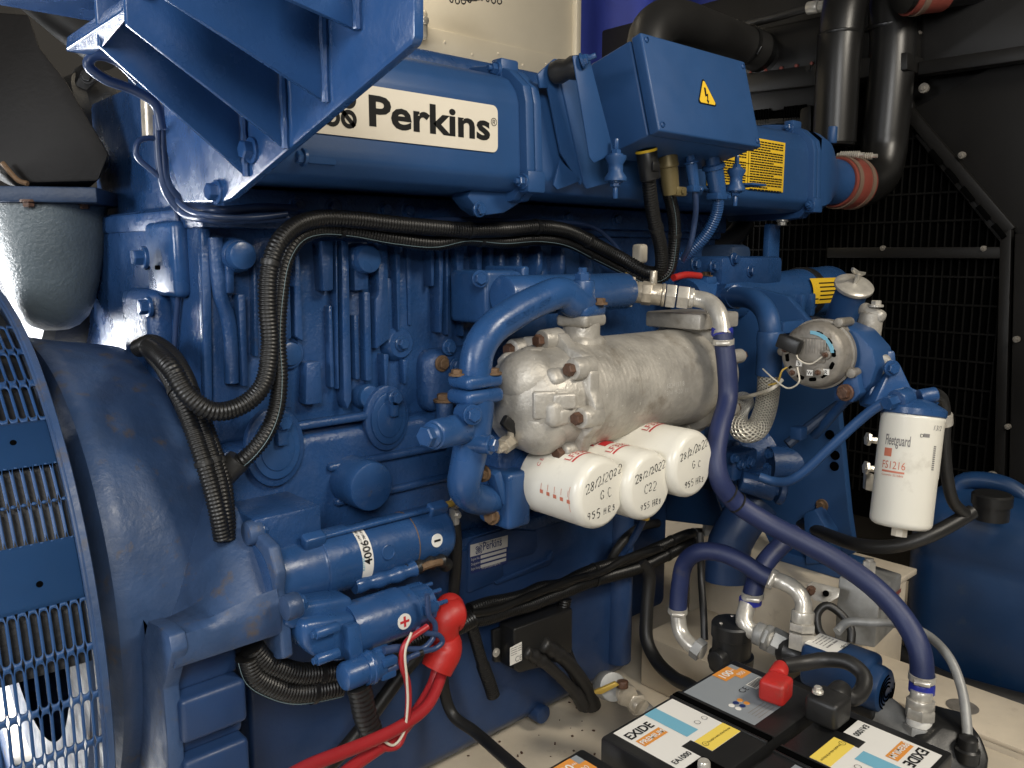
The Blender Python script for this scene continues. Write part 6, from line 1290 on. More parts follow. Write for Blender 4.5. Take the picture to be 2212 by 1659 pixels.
# belt guard and alternator brackets
bg = thing('belt_guard', 'blue faceted belt guard behind the alternator', 'guard', P(1860, 830, d=1.95))
gx = ac.x + 0.075
B().prism([P(x, y, X=gx) for x, y in ((1745, 700), (1800, 696), (1850, 715), (1885, 755), (1893, 790), (1880, 830), (1850, 860), (1800, 868), (1800, 800), (1770, 740))], V((0.09, 0, 0)), bev=0.006).out('guard', 'smooth_blue', bg)
B().prism([P(x, y, X=gx - 0.02) for x, y in ((1800, 860), (1835, 800), (1850, 800), (1858, 850), (1840, 870))], V((0.03, 0, 0)), bev=0.003).out('tab', 'smooth_blue', bg); bolt(bg, P(1826, 848, X=gx - 0.025), -X1, 0.013, 0.016, 'rust_bolt')
B().box(P(1730, 703, Y=-.30), (0.2, 0.02, 0.03), bev=0.004).out('adjuster_strap', 'smooth_blue', bg)
B().cyl(P(1760, 940, Y=-0.42), P(1840, 850, Y=-0.55), 0.011, n=16).out('stay_rod', 'smooth_blue', bg); B().box(P(1725, 935, Y=-.42), (0.03, 0.03, 0.03), bev=0.004).out('stay_lug', 'smooth_blue', bg)
b = B(); b.sweep([P(1700, 960, Y=-.40), P(1790, 890, Y=-.46), P(1850, 850, Y=-.52)], 0.012, 10); b.out('stay_bar', 'dark_blue', bg)
c = P(1884, 676, X=gx + 0.12); B().box(c, (0.03, 0.06, 0.03), Matrix.Rotation(0.4, 3, 'X'), bev=0.012, seg=3).out('pump_flange', 'cast_aluminium', bg); B().cyl(c + V((0, 0.02, -0.14)), c, 0.034, 0.024, n=28).out('pump_neck', 'cast_aluminium', bg); bolt(bg, c + V((-0.005, -0.01, 0.016)), Z1, 0.011, 0.012, 'zinc')
B().cyl(P(1895, 770, X=gx + 0.1), P(1905, 790, X=gx + 0.04), 0.022, n=18, bev=0.005).out('pump_boss', 'cast_aluminium', bg)
# lift pump / governor cluster
lp_ = thing('fuel_lift_pump', 'blue fuel lift pump cluster with a knurled knob under the braided hose', 'pump', P(1650, 1090, Y=-0.33))
c = P(1660, 970, Y=-0.2); B().lathe(c, V((0.35, -0.9, 0)), [(-0.1, 0.085), (0.0, 0.08), (0.05, 0.06), (0.07, 0.04)], 36).out('pump_body', 'cast_blue', lp_)
c = P(1725, 1000, Y=-0.3); B().lathe(c, V((0.75, -0.6, 0)), [(-0.08, 0.045), (0, 0.045), (0.004, 0.05), (0.014, 0.05), (0.016, 0.04), (0.02, 0)], 36).out('end_cover', 'cast_blue', lp_)
for a in range(6): bolt(lp_, c + V((0.0, 0.0, 0.0)) + frame(V((0.75, -0.6, 0)))[0] * 0.042 * cos(a) + frame(V((0.75, -0.6, 0)))[1] * 0.042 * sin(a) + V((0.75, -0.6, 0)).normalized() * 0.012, V((0.75, -0.6, 0)), 0.006, 0.005, 'cast_blue', washer=False)
a_, c_ = P(1598, 1038, Y=-0.30), P(1672, 1060, Y=-0.36); B().cyl(a_, c_, 0.026, n=28, bev=0.004).out('barrel', 'cast_blue', lp_); ax = (c_ - a_).normalized(); B().lathe(c_, ax, [(0, 0.012), (0.008, 0.012), (0.009, 0.027), (0.012, 0.029), (0.022, 0.029), (0.025, 0.026), (0.025, 0)], 20).out('knob', 'cast_blue', lp_)
B().box(P(1590, 1000, Y=-0.27), (0.1, 0.06, 0.07), bev=0.01, seg=3).out('valve_block', 'cast_blue', lp_)
for (x, y) in ((1585, 990), (1600, 1003), (1620, 995), (1658, 980), (1655, 1010), (1618, 1000)): bolt(lp_, P(x, y, Y=-0.305), -Y1, 0.009, 0.011, 'machined_blue')
B().box(P(1640, 1025, Y=-0.31), (0.07, 0.03, 0.025), bev=0.006).out('union', 'cast_blue', lp_)
b = B(); b.sweep(path((1590, 960, -.2), (1570, 1000, -.2), (1560, 1050, -.2), (1575, 1100, -.2)), 0.02, 14); b.out('line', 'cast_blue', lp_)
hose('fuel_line', 'blue steel fuel line rising from the lift pump to the fuel filter head', [P(x, y, d=dd) for x, y, dd in ((1640, 1030, 1.83), (1670, 1040, 1.82), (1700, 1040, 1.8), (1730, 1024, 1.78), (1800, 960, 1.74), (1860, 905, 1.71), (1895, 878, 1.69), (1915, 868, 1.68))], 0.0105, 'smooth_blue', 'pipe')

# ================================================================== FUEL FILTER
fd = 1.7
f_t, f_b = P(1972, 897, d=fd), P(1944, 1137, d=fd)
ff = thing('fuel_filter', 'tall white spin on fuel filter with red print, standing on its own at the right', 'fuel filter', f_b)
ax = (f_t - f_b).normalized(); L = (f_t - f_b).length; fr = 0.0605
B().lathe(f_b, ax, [(0, 0.0), (0, fr * 0.82), (0.003, fr * 0.9), (0.008, fr * 0.97), (0.014, fr * 0.985), (L * 0.45, fr * 0.985), (L * 0.47, fr), (L - 0.01, fr), (L - 0.006, fr * 1.015), (L - 0.002, fr * 1.015), (L, fr * 0.98), (L, 0)], 56).out('can', 'filter_white', ff, angle=50)
B().cyl(f_b - ax * 0.02, f_b + ax * 0.002, 0.016, n=8).out('drain', 'label_cream', ff)
tc_ = (CAM - f_b); tc_ = (tc_ - ax * tc_.dot(ax)).normalized(); sd_ = tc_.cross(ax); sd_ = sd_ if sd_.dot(RT) > 0 else -sd_
def ffw(a0, h0, e=0.0008): return lambda x, y: f_b + ax * (h0 + y) + (tc_ * cos(radians(a0) + x / fr) + sd_ * sin(radians(a0) + x / fr)) * (fr + e)
lettering(ff, 'Fleetguard', 0, 0, 0, 0.03, 'print_grey', 0.015, cyl=ffw(-46, 0.166), fit=0.05)
def fpatch(a0, a1, h0, h1, m, nm):
    n = 8; vs = []
    for i in range(n + 1):
        f = ffw(a0 + (a1 - a0) * i / n, 0)
        vs += [f(0, h0), f(0, h1)]
    return B().faces(vs, [(2 * i, 2 * i + 2, 2 * i + 3, 2 * i + 1) for i in range(n)]).out(nm, m, ff, recalc=False)
fpatch(-46, -30, 0.142, 0.159, 'print_faded_red', 'red_square')
lettering(ff, 'FS1216', 0, 0, 0, 0.022, 'print_faded_red', 0.0, cyl=ffw(-47, 0.118), fit=0.047)
fpatch(-47, -3, 0.110, 0.114, 'print_faded_red', 'red_bar')
lettering(ff, 'Cummins 3315844', 0, 0, 0, 0.006, 'print_faded_red', 0.0, cyl=ffw(-46, 0.103), fit=0.044)
lettering(ff, 'D>', 0, 0, 0, 0.010, 'print_black', 0.0, cyl=ffw(16, 0.188)); fpatch(22, 34, 0.189, 0.196, 'print_grey', 'small_print')
for k in range(12): fpatch(46, 52, 0.125 + k * 0.0042, 0.1275 + k * 0.0042, 'print_grey', 'barcode_bar')
b = B(); f = ffw(38, 0.205)
lettering(ff, '13/2', 0, 0, 0, 0.014, 'print_grey', 0.0, cyl=f, shear=0.2)
fhd = thing('filter_mount', 'blue ribbed mount on a triangular bracket above the tall fuel filter', 'filter mount', f_t)
B().lathe(f_t, ax, [(0, fr * 1.0), (0.002, fr * 1.04), (0.014, fr * 1.04), (0.018, fr * 0.98), (0.03, fr * 0.6), (0.034, 0.02)], 48).out('dome', 'machined_blue', fhd)
for k in range(5):
    a = radians(-60 + 32 * k); d = (tc_ * cos(a) + sd_ * sin(a)); B().prism([f_t + ax * 0.012 + d * fr * 0.98, f_t + ax * 0.034 + d * fr * 0.3, f_t + ax * 0.012 + d * fr * 0.3], d.cross(ax) * 0.006, bev=0.001).out('rib', 'machined_blue', fhd)
def hpx(x, y, dd=1.7): return P(x, y, d=dd)
B().prism([hpx(x, y, 1.72) for x, y in ((1925, 790), (1945, 785), (1970, 838), (2000, 850), (2030, 845), (2034, 870), (2010, 890), (1930, 892), (1885, 878))], V((0.02, 0.035, 0)), bev=0.005).out('bracket', 'machined_blue', fhd)
B().prism([hpx(x, y, 1.74) for x, y in ((1905, 760), (1935, 757), (1938, 790), (1905, 880), (1880, 886), (1878, 850))], V((0.03, 0.04, 0)), bev=0.006).out('bracket_plate', 'machined_blue', fhd)
bolt(fhd, hpx(1926, 795, 1.7), V((-0.6, -0.8, 0)), 0.012, 0.014)
B().hexa(hpx(1915, 872, 1.66), hpx(1945, 862, 1.68), 0.014).out('union', 'machined_blue', fhd); B().cyl(hpx(1935, 866, 1.67), hpx(1960, 858, 1.69), 0.022, n=20, bev=0.003).out('inlet_boss', 'machined_blue', fhd)
B().cyl(hpx(1985, 858, 1.7), hpx(2022, 852, 1.7), 0.016, n=20, bev=0.003).out('outlet_boss', 'machined_blue', fhd)
t = hose('fuel_hose', 'dark grey fuel hose running down behind the tall fuel filter', [P(x, y, d=dd) for x, y, dd in ((2018, 850, 1.71), (2034, 862, 1.73), (2040, 895, 1.75), (2040, 960, 1.78), (2046, 1030, 1.8), (2060, 1085, 1.82), (2085, 1110, 1.84))], 0.013, 'black_rubber'); B().cyl(P(2040, 893, d=1.75), P(2041, 918, d=1.76), 0.0165, n=16, bev=0.003).out('crimp', 'zinc', t)
hose('return_hose', 'black hose passing under the tall filter towards the blue drum', [P(x, y, d=dd) for x, y, dd in ((2100, 1105, 1.85), (2060, 1130, 1.84), (2000, 1160, 1.83), (1930, 1180, 1.85), (1860, 1178, 1.9), (1800, 1160, 2.0), (1740, 1135, 2.15), (1690, 1115, 2.3))], 0.016, 'black_rubber')
tk = thing('pipe_clip', 'zinc clips and bracket on the fan guard left of the tall filter', 'clip', P(1890, 1000, d=1.95))
for (xa, ya, xb, yb) in ((1870, 948, 1895, 952), (1866, 1010, 1895, 1014)): B().cyl(P(xa, ya, d=1.95), P(xb, yb, d=1.95), 0.008, n=6).out('stud', 'zinc', tk); B().hexa(P(xa + 2, ya, d=1.95), P(xa + 10, ya + 1, d=1.95), 0.016).out('nut', 'zinc', tk)
B().prism([P(x, y, d=1.97) for x, y in ((1872, 1022), (1890, 1026), (1888, 1062), (1870, 1058))], V((0.01, 0.012, 0)), bev=0.001).out('plate', 'zinc', tk)

# ================================================================== BLUE COOLANT HOSES
def dp_(*pts): return [P(x, y, d=dd) for x, y, dd in pts]
h1 = hose('coolant_hose', 'long dark blue hose from the ball valve sweeping across to the lower right', path((1561, 722, -.385), (1570, 790, -.40), (1572, 860, -.41), (1554, 930, -.43), (1546, 990, -.445), (1556, 1040, -.46)) + dp_((1590, 1085, 1.66), (1650, 1125, 1.65), (1730, 1168, 1.62), (1810, 1212, 1.59), (1890, 1270, 1.55), (1950, 1335, 1.52), (1985, 1400, 1.49), (1992, 1455, 1.48), (1991, 1490, 1.48)), 0.0205, 'hose_blue', n=24, step=0.012)
clampband(h1, P(1562, 738, Y=-.388), (0.05, 0, -1), 0.0212); B().lathe(P(1560, 715, Y=-.382), V((0.03, 0, -1)), [(-0.008, 0.02), (-0.006, 0.0225), (0.008, 0.0225), (0.012, 0.02)], 24).out('collar', 'clip_blue', h1)
clampband(h1, P(1992, 1462, d=1.48), (0, 0, 1), 0.0212); B().lathe(P(1991, 1487, d=1.48), Z1, [(-0.008, 0.019), (-0.006, 0.0218), (0.008, 0.0218), (0.012, 0.02)], 24).out('collar', 'clip_blue', h1)
for t_ in ((1592, 1086, 1.66), (1574, 1066, 1.655)): B().lathe(P(*t_[:2], d=t_[2]), V((0.7, -0.4, -0.6)), [(-0.002, 0.021), (-0.002, 0.0225), (0.002, 0.0225), (0.002, 0.021)], 24, False, False).out('cable_tie', 'tape_black', h1)
ft = thing('hose_fitting', 'stacked zinc fitting with white thread tape under the long blue hose', 'fitting', P(1985, 1640, d=1.47))
prev = None
for (xa, ya, xb, yb, r, m_, nn) in ((1991, 1492, 1989, 1512, .0185, 'zinc', 24), (1989, 1510, 1988, 1530, .0235, 'zinc', 24), (1988, 1528, 1986, 1552, .0255, 'zinc', 6), (1986, 1552, 1984, 1572, .0215, 'label_white', 20), (1984, 1566, 1980, 1600, .0275, 'galvanised', 8)):
    B().cyl(P(xa, ya, d=1.47), P(xb, yb, d=1.47), r, n=nn, bev=0.002).out('hex' if nn == 6 else 'ring', m_, ft)
gp_ = thing('drain_pipe', 'galvanised threaded pipe and elbow in the lower right corner', 'pipe', P(1980, 1650, d=1.47))
b = B(); b.sweep(dp_((1870, 1510, 1.58), (1930, 1560, 1.52), (1975, 1610, 1.47), (1990, 1660, 1.44), (1995, 1740, 1.4)), 0.033, 28, step=0.01); b.out('pipe', 'galvanised', gp_)
bx_ = thing('solenoid_valve', 'black solenoid coil box with a grey cable at the bottom right corner', 'valve', P(2060, 1650, d=1.42))
B().prism(dp_((1985, 1610, 1.42), (2030, 1565, 1.45), (2120, 1590, 1.42), (2140, 1640, 1.4), (2130, 1720, 1.38), (1990, 1720, 1.38)), V((0.06, 0.05, 0)), bev=0.008, seg=3).out('coil_box', 'black_plastic', bx_); B().lathe(P(2090, 1618, d=1.41), Z1, [(-0.02, 0.02), (0.0, 0.02), (0.003, 0.016), (0.02, 0.015), (0.024, 0.009)], 24).out('gland', 'black_plastic', bx_)
hose('grey_cable', 'thin grey cable arching from the blue pump to the solenoid box', dp_((1808, 1365, 1.6), (1830, 1345, 1.61), (1880, 1345, 1.6), (1940, 1348, 1.58), (2000, 1370, 1.55), (2050, 1420, 1.5), (2078, 1490, 1.46), (2088, 1560, 1.43), (2091, 1610, 1.41)), 0.0085, 'galvanised', 'cable')
h2 = hose('coolant_hose', 'dark blue hose looping up from the floor fitting to a silver elbow', dp_((1464, 1325, 1.78), (1468, 1270, 1.78), (1480, 1215, 1.77), (1512, 1192, 1.74), (1560, 1195, 1.72), (1605, 1215, 1.7), (1640, 1238, 1.69), (1665, 1250, 1.68)), 0.019, 'hose_blue', n=22)
clampband(h2, P(1668, 1251, d=1.68), (P(1680, 1258, d=1.67) - P(1655, 1246, d=1.68)), 0.0195); clampband(h2, P(1464, 1318, d=1.78), Z1, 0.0195)
t = thing('zinc_elbow', 'silver bent elbow with a long hex coupling, right of the hose loop', 'fitting', P(1732, 1400, d=1.63))
b = B(); b.sweep(dp_((1660, 1249, 1.68), (1690, 1257, 1.67), (1720, 1275, 1.65), (1735, 1300, 1.64), (1734, 1330, 1.63)), 0.0165, 20); b.out('elbow', 'zinc', t)
for (xa, ya, xb, yb, r, nn) in ((1735, 1320, 1733, 1345, .022, 24), (1733, 1345, 1732, 1362, .0265, 6), (1732, 1366, 1730, 1400, .027, 6)): B().cyl(P(xa, ya, d=1.63), P(xb, yb, d=1.63), r, n=nn, bev=0.002).out('hex' if nn == 6 else 'crimp', 'zinc', t)
h3 = hose('coolant_hose', 'short dark blue hose behind the loop ending in a curved zinc pipe', dp_((1720, 1150, 1.8), (1680, 1185, 1.77), (1650, 1220, 1.75), (1632, 1260, 1.73), (1624, 1290, 1.72)), 0.0205, 'hose_blue', n=22); clampband(h3, P(1626, 1285, d=1.72), Z1, 0.021); B().lathe(P(1621, 1298, d=1.72), Z1, [(-0.006, 0.02), (-0.005, 0.023), (0.006, 0.023), (0.008, 0.02)], 24).out('collar', 'clip_blue', h3)
t = thing('zinc_elbow', 'curved zinc pipe with hex couplings running to the black pump', 'fitting', P(1650, 1370, d=1.7))
b = B(); b.sweep(dp_((1620, 1290, 1.72), (1611, 1320, 1.71), (1607, 1342, 1.7), (1622, 1362, 1.69), (1645, 1370, 1.68), (1672, 1385, 1.66)), 0.0175, 20); b.out('elbow', 'zinc', t)
for (xa, ya, xb, yb, r, nn) in ((1632, 1366, 1650, 1374, .023, 24), (1650, 1374, 1664, 1381, .026, 6), (1664, 1380, 1706, 1402, .027, 6)): B().cyl(P(xa, ya, d=1.67), P(xb, yb, d=1.66), r, n=nn, bev=0.002).out('hex' if nn == 6 else 'crimp', 'galvanised', t)
t = thing('zinc_elbow', 'small zinc elbow below the clamp at the left end of the hose loop', 'fitting', P(1480, 1400, d=1.76)); b = B(); b.sweep(dp_((1464, 1325, 1.78), (1470, 1365, 1.77), (1490, 1392, 1.75), (1520, 1408, 1.73)), 0.0165, 18); b.out('elbow', 'zinc', t); B().cyl(P(1500, 1396, d=1.74), P(1516, 1408, d=1.73), 0.023, n=6).out('hex', 'galvanised', t)
hose('breather_cable', 'thin black tube standing beside the hose loop', dp_((1512, 1150, 1.85), (1515, 1250, 1.84), (1520, 1330, 1.8), (1522, 1382, 1.78)), 0.008, 'black_rubber', 'tube')
# lower engine water pipe behind
b = thing('lower_pipe', 'dark blue lower water pipe behind the hose loop', 'pipe', P(1600, 1200, Y=-.1)); g = B(); g.sweep(dp_((1640, 1080, 2.1), (1600, 1130, 2.1), (1575, 1180, 2.1), (1570, 1260, 2.1)), 0.055, 24); g.out('pipe', 'sump_blue', b)
tag(B().prism([P(x, y, d=2.45) for x, y in ((1530, 1090), (1740, 1130), (1720, 1210), (1520, 1170))], V((0.03, 0.03, 0)), bev=0.002).out('deflector_sheet', 'white_panel'), 'pale sheet glimpsed below the engine between the pipes', 'sheet')

# ================================================================== SKID: pedestal, beams
pd = thing('mount_pedestal', 'beige welded pedestal under the blue front engine foot', 'pedestal', (1.95, -0.35, 0.0))
fz = fpp(1770, 1216).z - 0.016
B().box((2.0, -0.30, fz - 0.008), (0.30, 0.52, 0.016), bev=0.003).out('top_plate', 'beige_paint', pd)
B().box((1.89, -0.30, fz / 2 - 0.01), (0.03, 0.5, fz - 0.02), bev=0.003).out('side_plate', 'beige_paint', pd); B().box((2.0, -0.545, fz / 2 - 0.01), (0.2, 0.02, fz - 0.02), bev=0.003).out('end_plate', 'beige_paint', pd)
B().box((1.75, -0.26, 0.07), (0.26, 0.35, 0.14), bev=0.004).out('step_box', 'beige_paint', pd)
sk = thing('skid_beam', 'beige skid cross beam with a round hole at the lower right', 'beam', (1.84, -0.8, 0.0))
B().box((1.84, -0.78, 0.155), (0.19, 0.62, 0.01), bev=0.002).out('top_flange', 'beige_paint', sk)
for xx in (1.75, 1.925): B().box((xx, -0.78, 0.075), (0.01, 0.61, 0.15), bev=0.002).out('web', 'beige_paint', sk)
hq = P(2079, 1526, Z=0.1615); B().lathe(hq, Z1, [(-0.001, 0.03), (0.0, 0.032), (0.0006, 0.03), (-0.0005, 0.0)], 32).out('hole', 'alloy_grey', sk)
sk2 = thing('pump_shelf', 'beige shelf plate under the blue pump and batteries', 'shelf', (1.5, -0.65, 0.0))
B().box((1.42, -0.80, 0.14), (0.62, 0.52, 0.012), bev=0.003).out('plate', 'beige_paint', sk2); B().box((1.42, -0.545, 0.07), (0.62, 0.01, 0.13), bev=0.002).out('front_lip', 'beige_paint', sk2)
tr2 = thing('battery_tray', 'beige tray carrying the batteries', 'tray', (0.9, -0.79, 0.0)); B().box((0.83, -0.80, 0.212), (0.80, 0.40, 0.016), bev=0.003).out('plate', 'beige_paint', tr2)
for xx in (0.5, 1.18): B().box((xx, -0.80, 0.10), (0.05, 0.36, 0.20), bev=0.003).out('leg', 'beige_paint', tr2)
gb = thing('conduit_box', 'dull galvanised junction box with a red stripe beside the blue drum', 'box', P(1870, 1400, d=1.78))
g0 = dp_((1812, 1245, 1.74), (1902, 1275, 1.7), (1890, 1400, 1.7), (1802, 1385, 1.74)); B().prism(g0, (P(1948, 1240, d=1.9) - P(1902, 1275, d=1.7)), bev=0.004).out('case', 'galvanised', gb)
for k in range(2):
    a, c = P(1884, 1318 + k * 4 - 4, d=1.695), P(1900, 1308 + k * 4 - 4, d=1.695)
e = (P(1948, 1240, d=1.9) - P(1902, 1275, d=1.7)); e0_ = P(1897, 1308, d=1.697); nrm_ = V((0.003, -0.003, 0)); B().faces([e0_ + e * .02 + nrm_, e0_ + e * .98 + nrm_, e0_ + e * .98 + nrm_ - Z1 * .01, e0_ + e * .02 + nrm_ - Z1 * .01], [(0, 1, 2, 3)]).out('red_stripe', 'silicone_red', gb)
B().cyl(P(1876, 1240, d=1.75), P(1878, 1212, d=1.75), 0.014, n=6, bev=0.002).out('gland', 'zinc', gb); B().cyl(P(1877, 1222, d=1.75), P(1878, 1206, d=1.75), 0.009, n=14).out('pin', 'zinc', gb)
sc_ = thing('saddle_clip', 'flat zinc saddle strap with two holes left of the galvanised box', 'strap', P(1770, 1290, d=1.72)); B().prism(dp_((1745, 1265, 1.73), (1756, 1257, 1.73), (1815, 1272, 1.7), (1812, 1290, 1.7), (1788, 1303, 1.7), (1760, 1298, 1.72), (1747, 1285, 1.73)), V((0.003, 0.004, 0)), bev=0.001).out('strap', 'zinc', sc_); bolt(sc_, P(1752, 1276, d=1.725), V((-0.6, -0.8, 0)), 0.008, 0.006, 'rust_bolt'); B().cyl(P(1784, 1282, d=1.707), P(1784, 1282, d=1.70), 0.0065, n=14).out('hole', 'void_black', sc_)
hose('black_loop', 'thin black cable loop left of the galvanised box', dp_((1790, 1390, 1.68), (1768, 1360, 1.69), (1766, 1325, 1.7), (1785, 1308, 1.7), (1815, 1325, 1.69), (1838, 1360, 1.67), (1838, 1390, 1.66)), 0.0085, 'black_rubber', 'cable')
# black round pump
pm = thing('pump_motor', 'black cylindrical pump with three silver screws beside the battery', 'pump', P(1580, 1430, d=1.72))
c = P(1582, 1360, d=1.72); B().lathe(c - Z1 * 0.085, Z1, [(0, 0.045), (0.03, 0.046), (0.032, 0.040), (0.07, 0.040), (0.072, 0.043), (0.098, 0.043), (0.102, 0.04), (0.103, 0)], 36).out('case', 'black_plastic', pm)
for k in range(3): a = k * 2.1 + 0.6; B().lathe(c + V((0.028 * cos(a), 0.028 * sin(a), 0.0175)), Z1, [(0, 0.004), (0.0015, 0.0035), (0.002, 0)], 12).out('screw', 'zinc', pm)
B().cyl(c + V((-0.06, 0.0, -0.05)), c + V((0.0, 0, -0.05)), 0.02, n=20, bev=0.003).out('port', 'black_plastic', pm)
b = B(); b.sweep(dp_((1690, 1405, 1.66), (1715, 1412, 1.64), (1738, 1420, 1.63), (1756, 1432, 1.62)), 0.025, 16, rfun=lambda t: 1 + .2 * sin(t * 12)); b.out('manifold', 'black_plastic', pm)
# blue pump with data label
bp_ = thing('circulation_pump', 'small blue pump with a white data label and a round vented end', 'pump', P(1840, 1500, d=1.58))
q = [P(1762, 1398, Z=0.30), P(1845, 1440, Z=0.30)]
c0 = P(1765, 1400, d=1.62); c1p = P(1890, 1490, d=1.44)
dirp = V((0.0, -1, 0)); pw = 0.085
pc = P(1818, 1408, d=1.58)
B().box(pc + V((0.0, 0.0, -0.035)), (0.085, 0.13, 0.085), bev=0.014, seg=3).out('body', 'drum_blue', bp_)
B().lathe(pc + V((0.0, -0.055, -0.045)), -Y1, [(0, 0.043), (0.02, 0.043), (0.03, 0.04), (0.034, 0.034), (0.034, 0)], 40).out('end_cap', 'drum_blue', bp_)
for k in range(4): B().lathe(pc + V((0, -0.0895, -0.045)), -Y1, [(0, 0.009 + k * 0.007), (0.0012, 0.009 + k * 0.007), (0.0012, 0.012 + k * 0.007), (0, 0.012 + k * 0.007)], 28, False, False, a0=0.6 + k * .3, a1=5.6 + k * .3).out('vent_ring', 'void_black', bp_)
pl_ = B().box(pc + V((-0.004, 0.028, 0.0082)), (0.062, 0.06, 0.001)).out('data_label', 'label_white', bp_)
lettering(pl_, 'FLOJET', pc + V((0.024, 0.002, 0.0092)), -X1, -Y1, 0.011, 'print_black', 0.02, name='lettering', fit=0.03)
lines(pl_, pc + V((0.022, 0.018, 0.0092)), -X1, -Y1, 0.045, 1, 0.0, 0.002, 'print_grey')
for k in range(5): lines(pl_, pc + V((0.022, 0.02 + k * 0.007, 0.0092)), -X1, -Y1, 0.045, 1, 0.0, 0.002, 'print_grey')
B().box(pc + V((0, 0, -0.085)), (0.07, 0.16, 0.02), bev=0.004).out('base', 'black_plastic', bp_)
# blue drum
dr = thing('plastic_drum', 'large dark blue plastic drum with a black cap in the right corner', 'drum', (2.36, -0.72, 0.0))
dcx, dcy = 2.35, -0.70
def rrect(hx, hy, r, z, n=8):
    out = []
    for (sx_, sy_, a0) in ((1, 1, 0), (-1, 1, 90), (-1, -1, 180), (1, -1, 270)):
        for k in range(n + 1): a = radians(a0 + 90 * k / n); out.append(V((dcx + sx_ * (hx - r) + r * cos(a), dcy + sy_ * (hy - r) + r * sin(a), z)))
    return out
rings = [rrect(0.13, 0.185, 0.08, 0.0), rrect(0.15, 0.205, 0.09, 0.02), rrect(0.152, 0.207, 0.09, 0.30), rrect(0.147, 0.202, 0.09, 0.315), rrect(0.152, 0.207, 0.09, 0.33), rrect(0.15, 0.205, 0.09, 0.40), rrect(0.135, 0.19, 0.09, 0.44), rrect(0.10, 0.155, 0.085, 0.465), rrect(0.06, 0.11, 0.055, 0.475)]
n = len(rings[0]); vs = [V((v.x, v.y, v.z * 1.09)) for r in rings for v in r]; b = B(); b.faces(vs, [(i * n + k, i * n + (k + 1) % n, (i + 1) * n + (k + 1) % n, (i + 1) * n + k) for i in range(len(rings) - 1) for k in range(n)] + [tuple((len(rings) - 1) * n + k for k in range(n))]); b.out('body', 'drum_blue', dr, angle=60)
q = P(2140, 1112, Z=0.5); B().lathe((q.x, q.y, 0.49), Z1, [(0, 0.04), (0.035, 0.04), (0.036, 0.045), (0.06, 0.045), (0.064, 0.04), (0.064, 0)], 36).out('cap', 'black_plastic', dr)
b = B(); b.sweep([V((dcx - 0.06, dcy + 0.12, 0.48)), V((dcx - 0.05, dcy + 0.1, 0.53)), V((dcx - 0.04, dcy - 0.0, 0.54)), V((dcx - 0.04, dcy - 0.08, 0.49))], 0.022, 14); b.out('handle', 'drum_blue', dr)
hose('floor_cable', 'thick black cable lying along the floor beside the blue drum', [P(x, y, Z=0.03) for x, y in ((1890, 1370), (1960, 1430), (2040, 1475), (2120, 1500), (2230, 1530))], 0.03, 'black_rubber', 'cable')

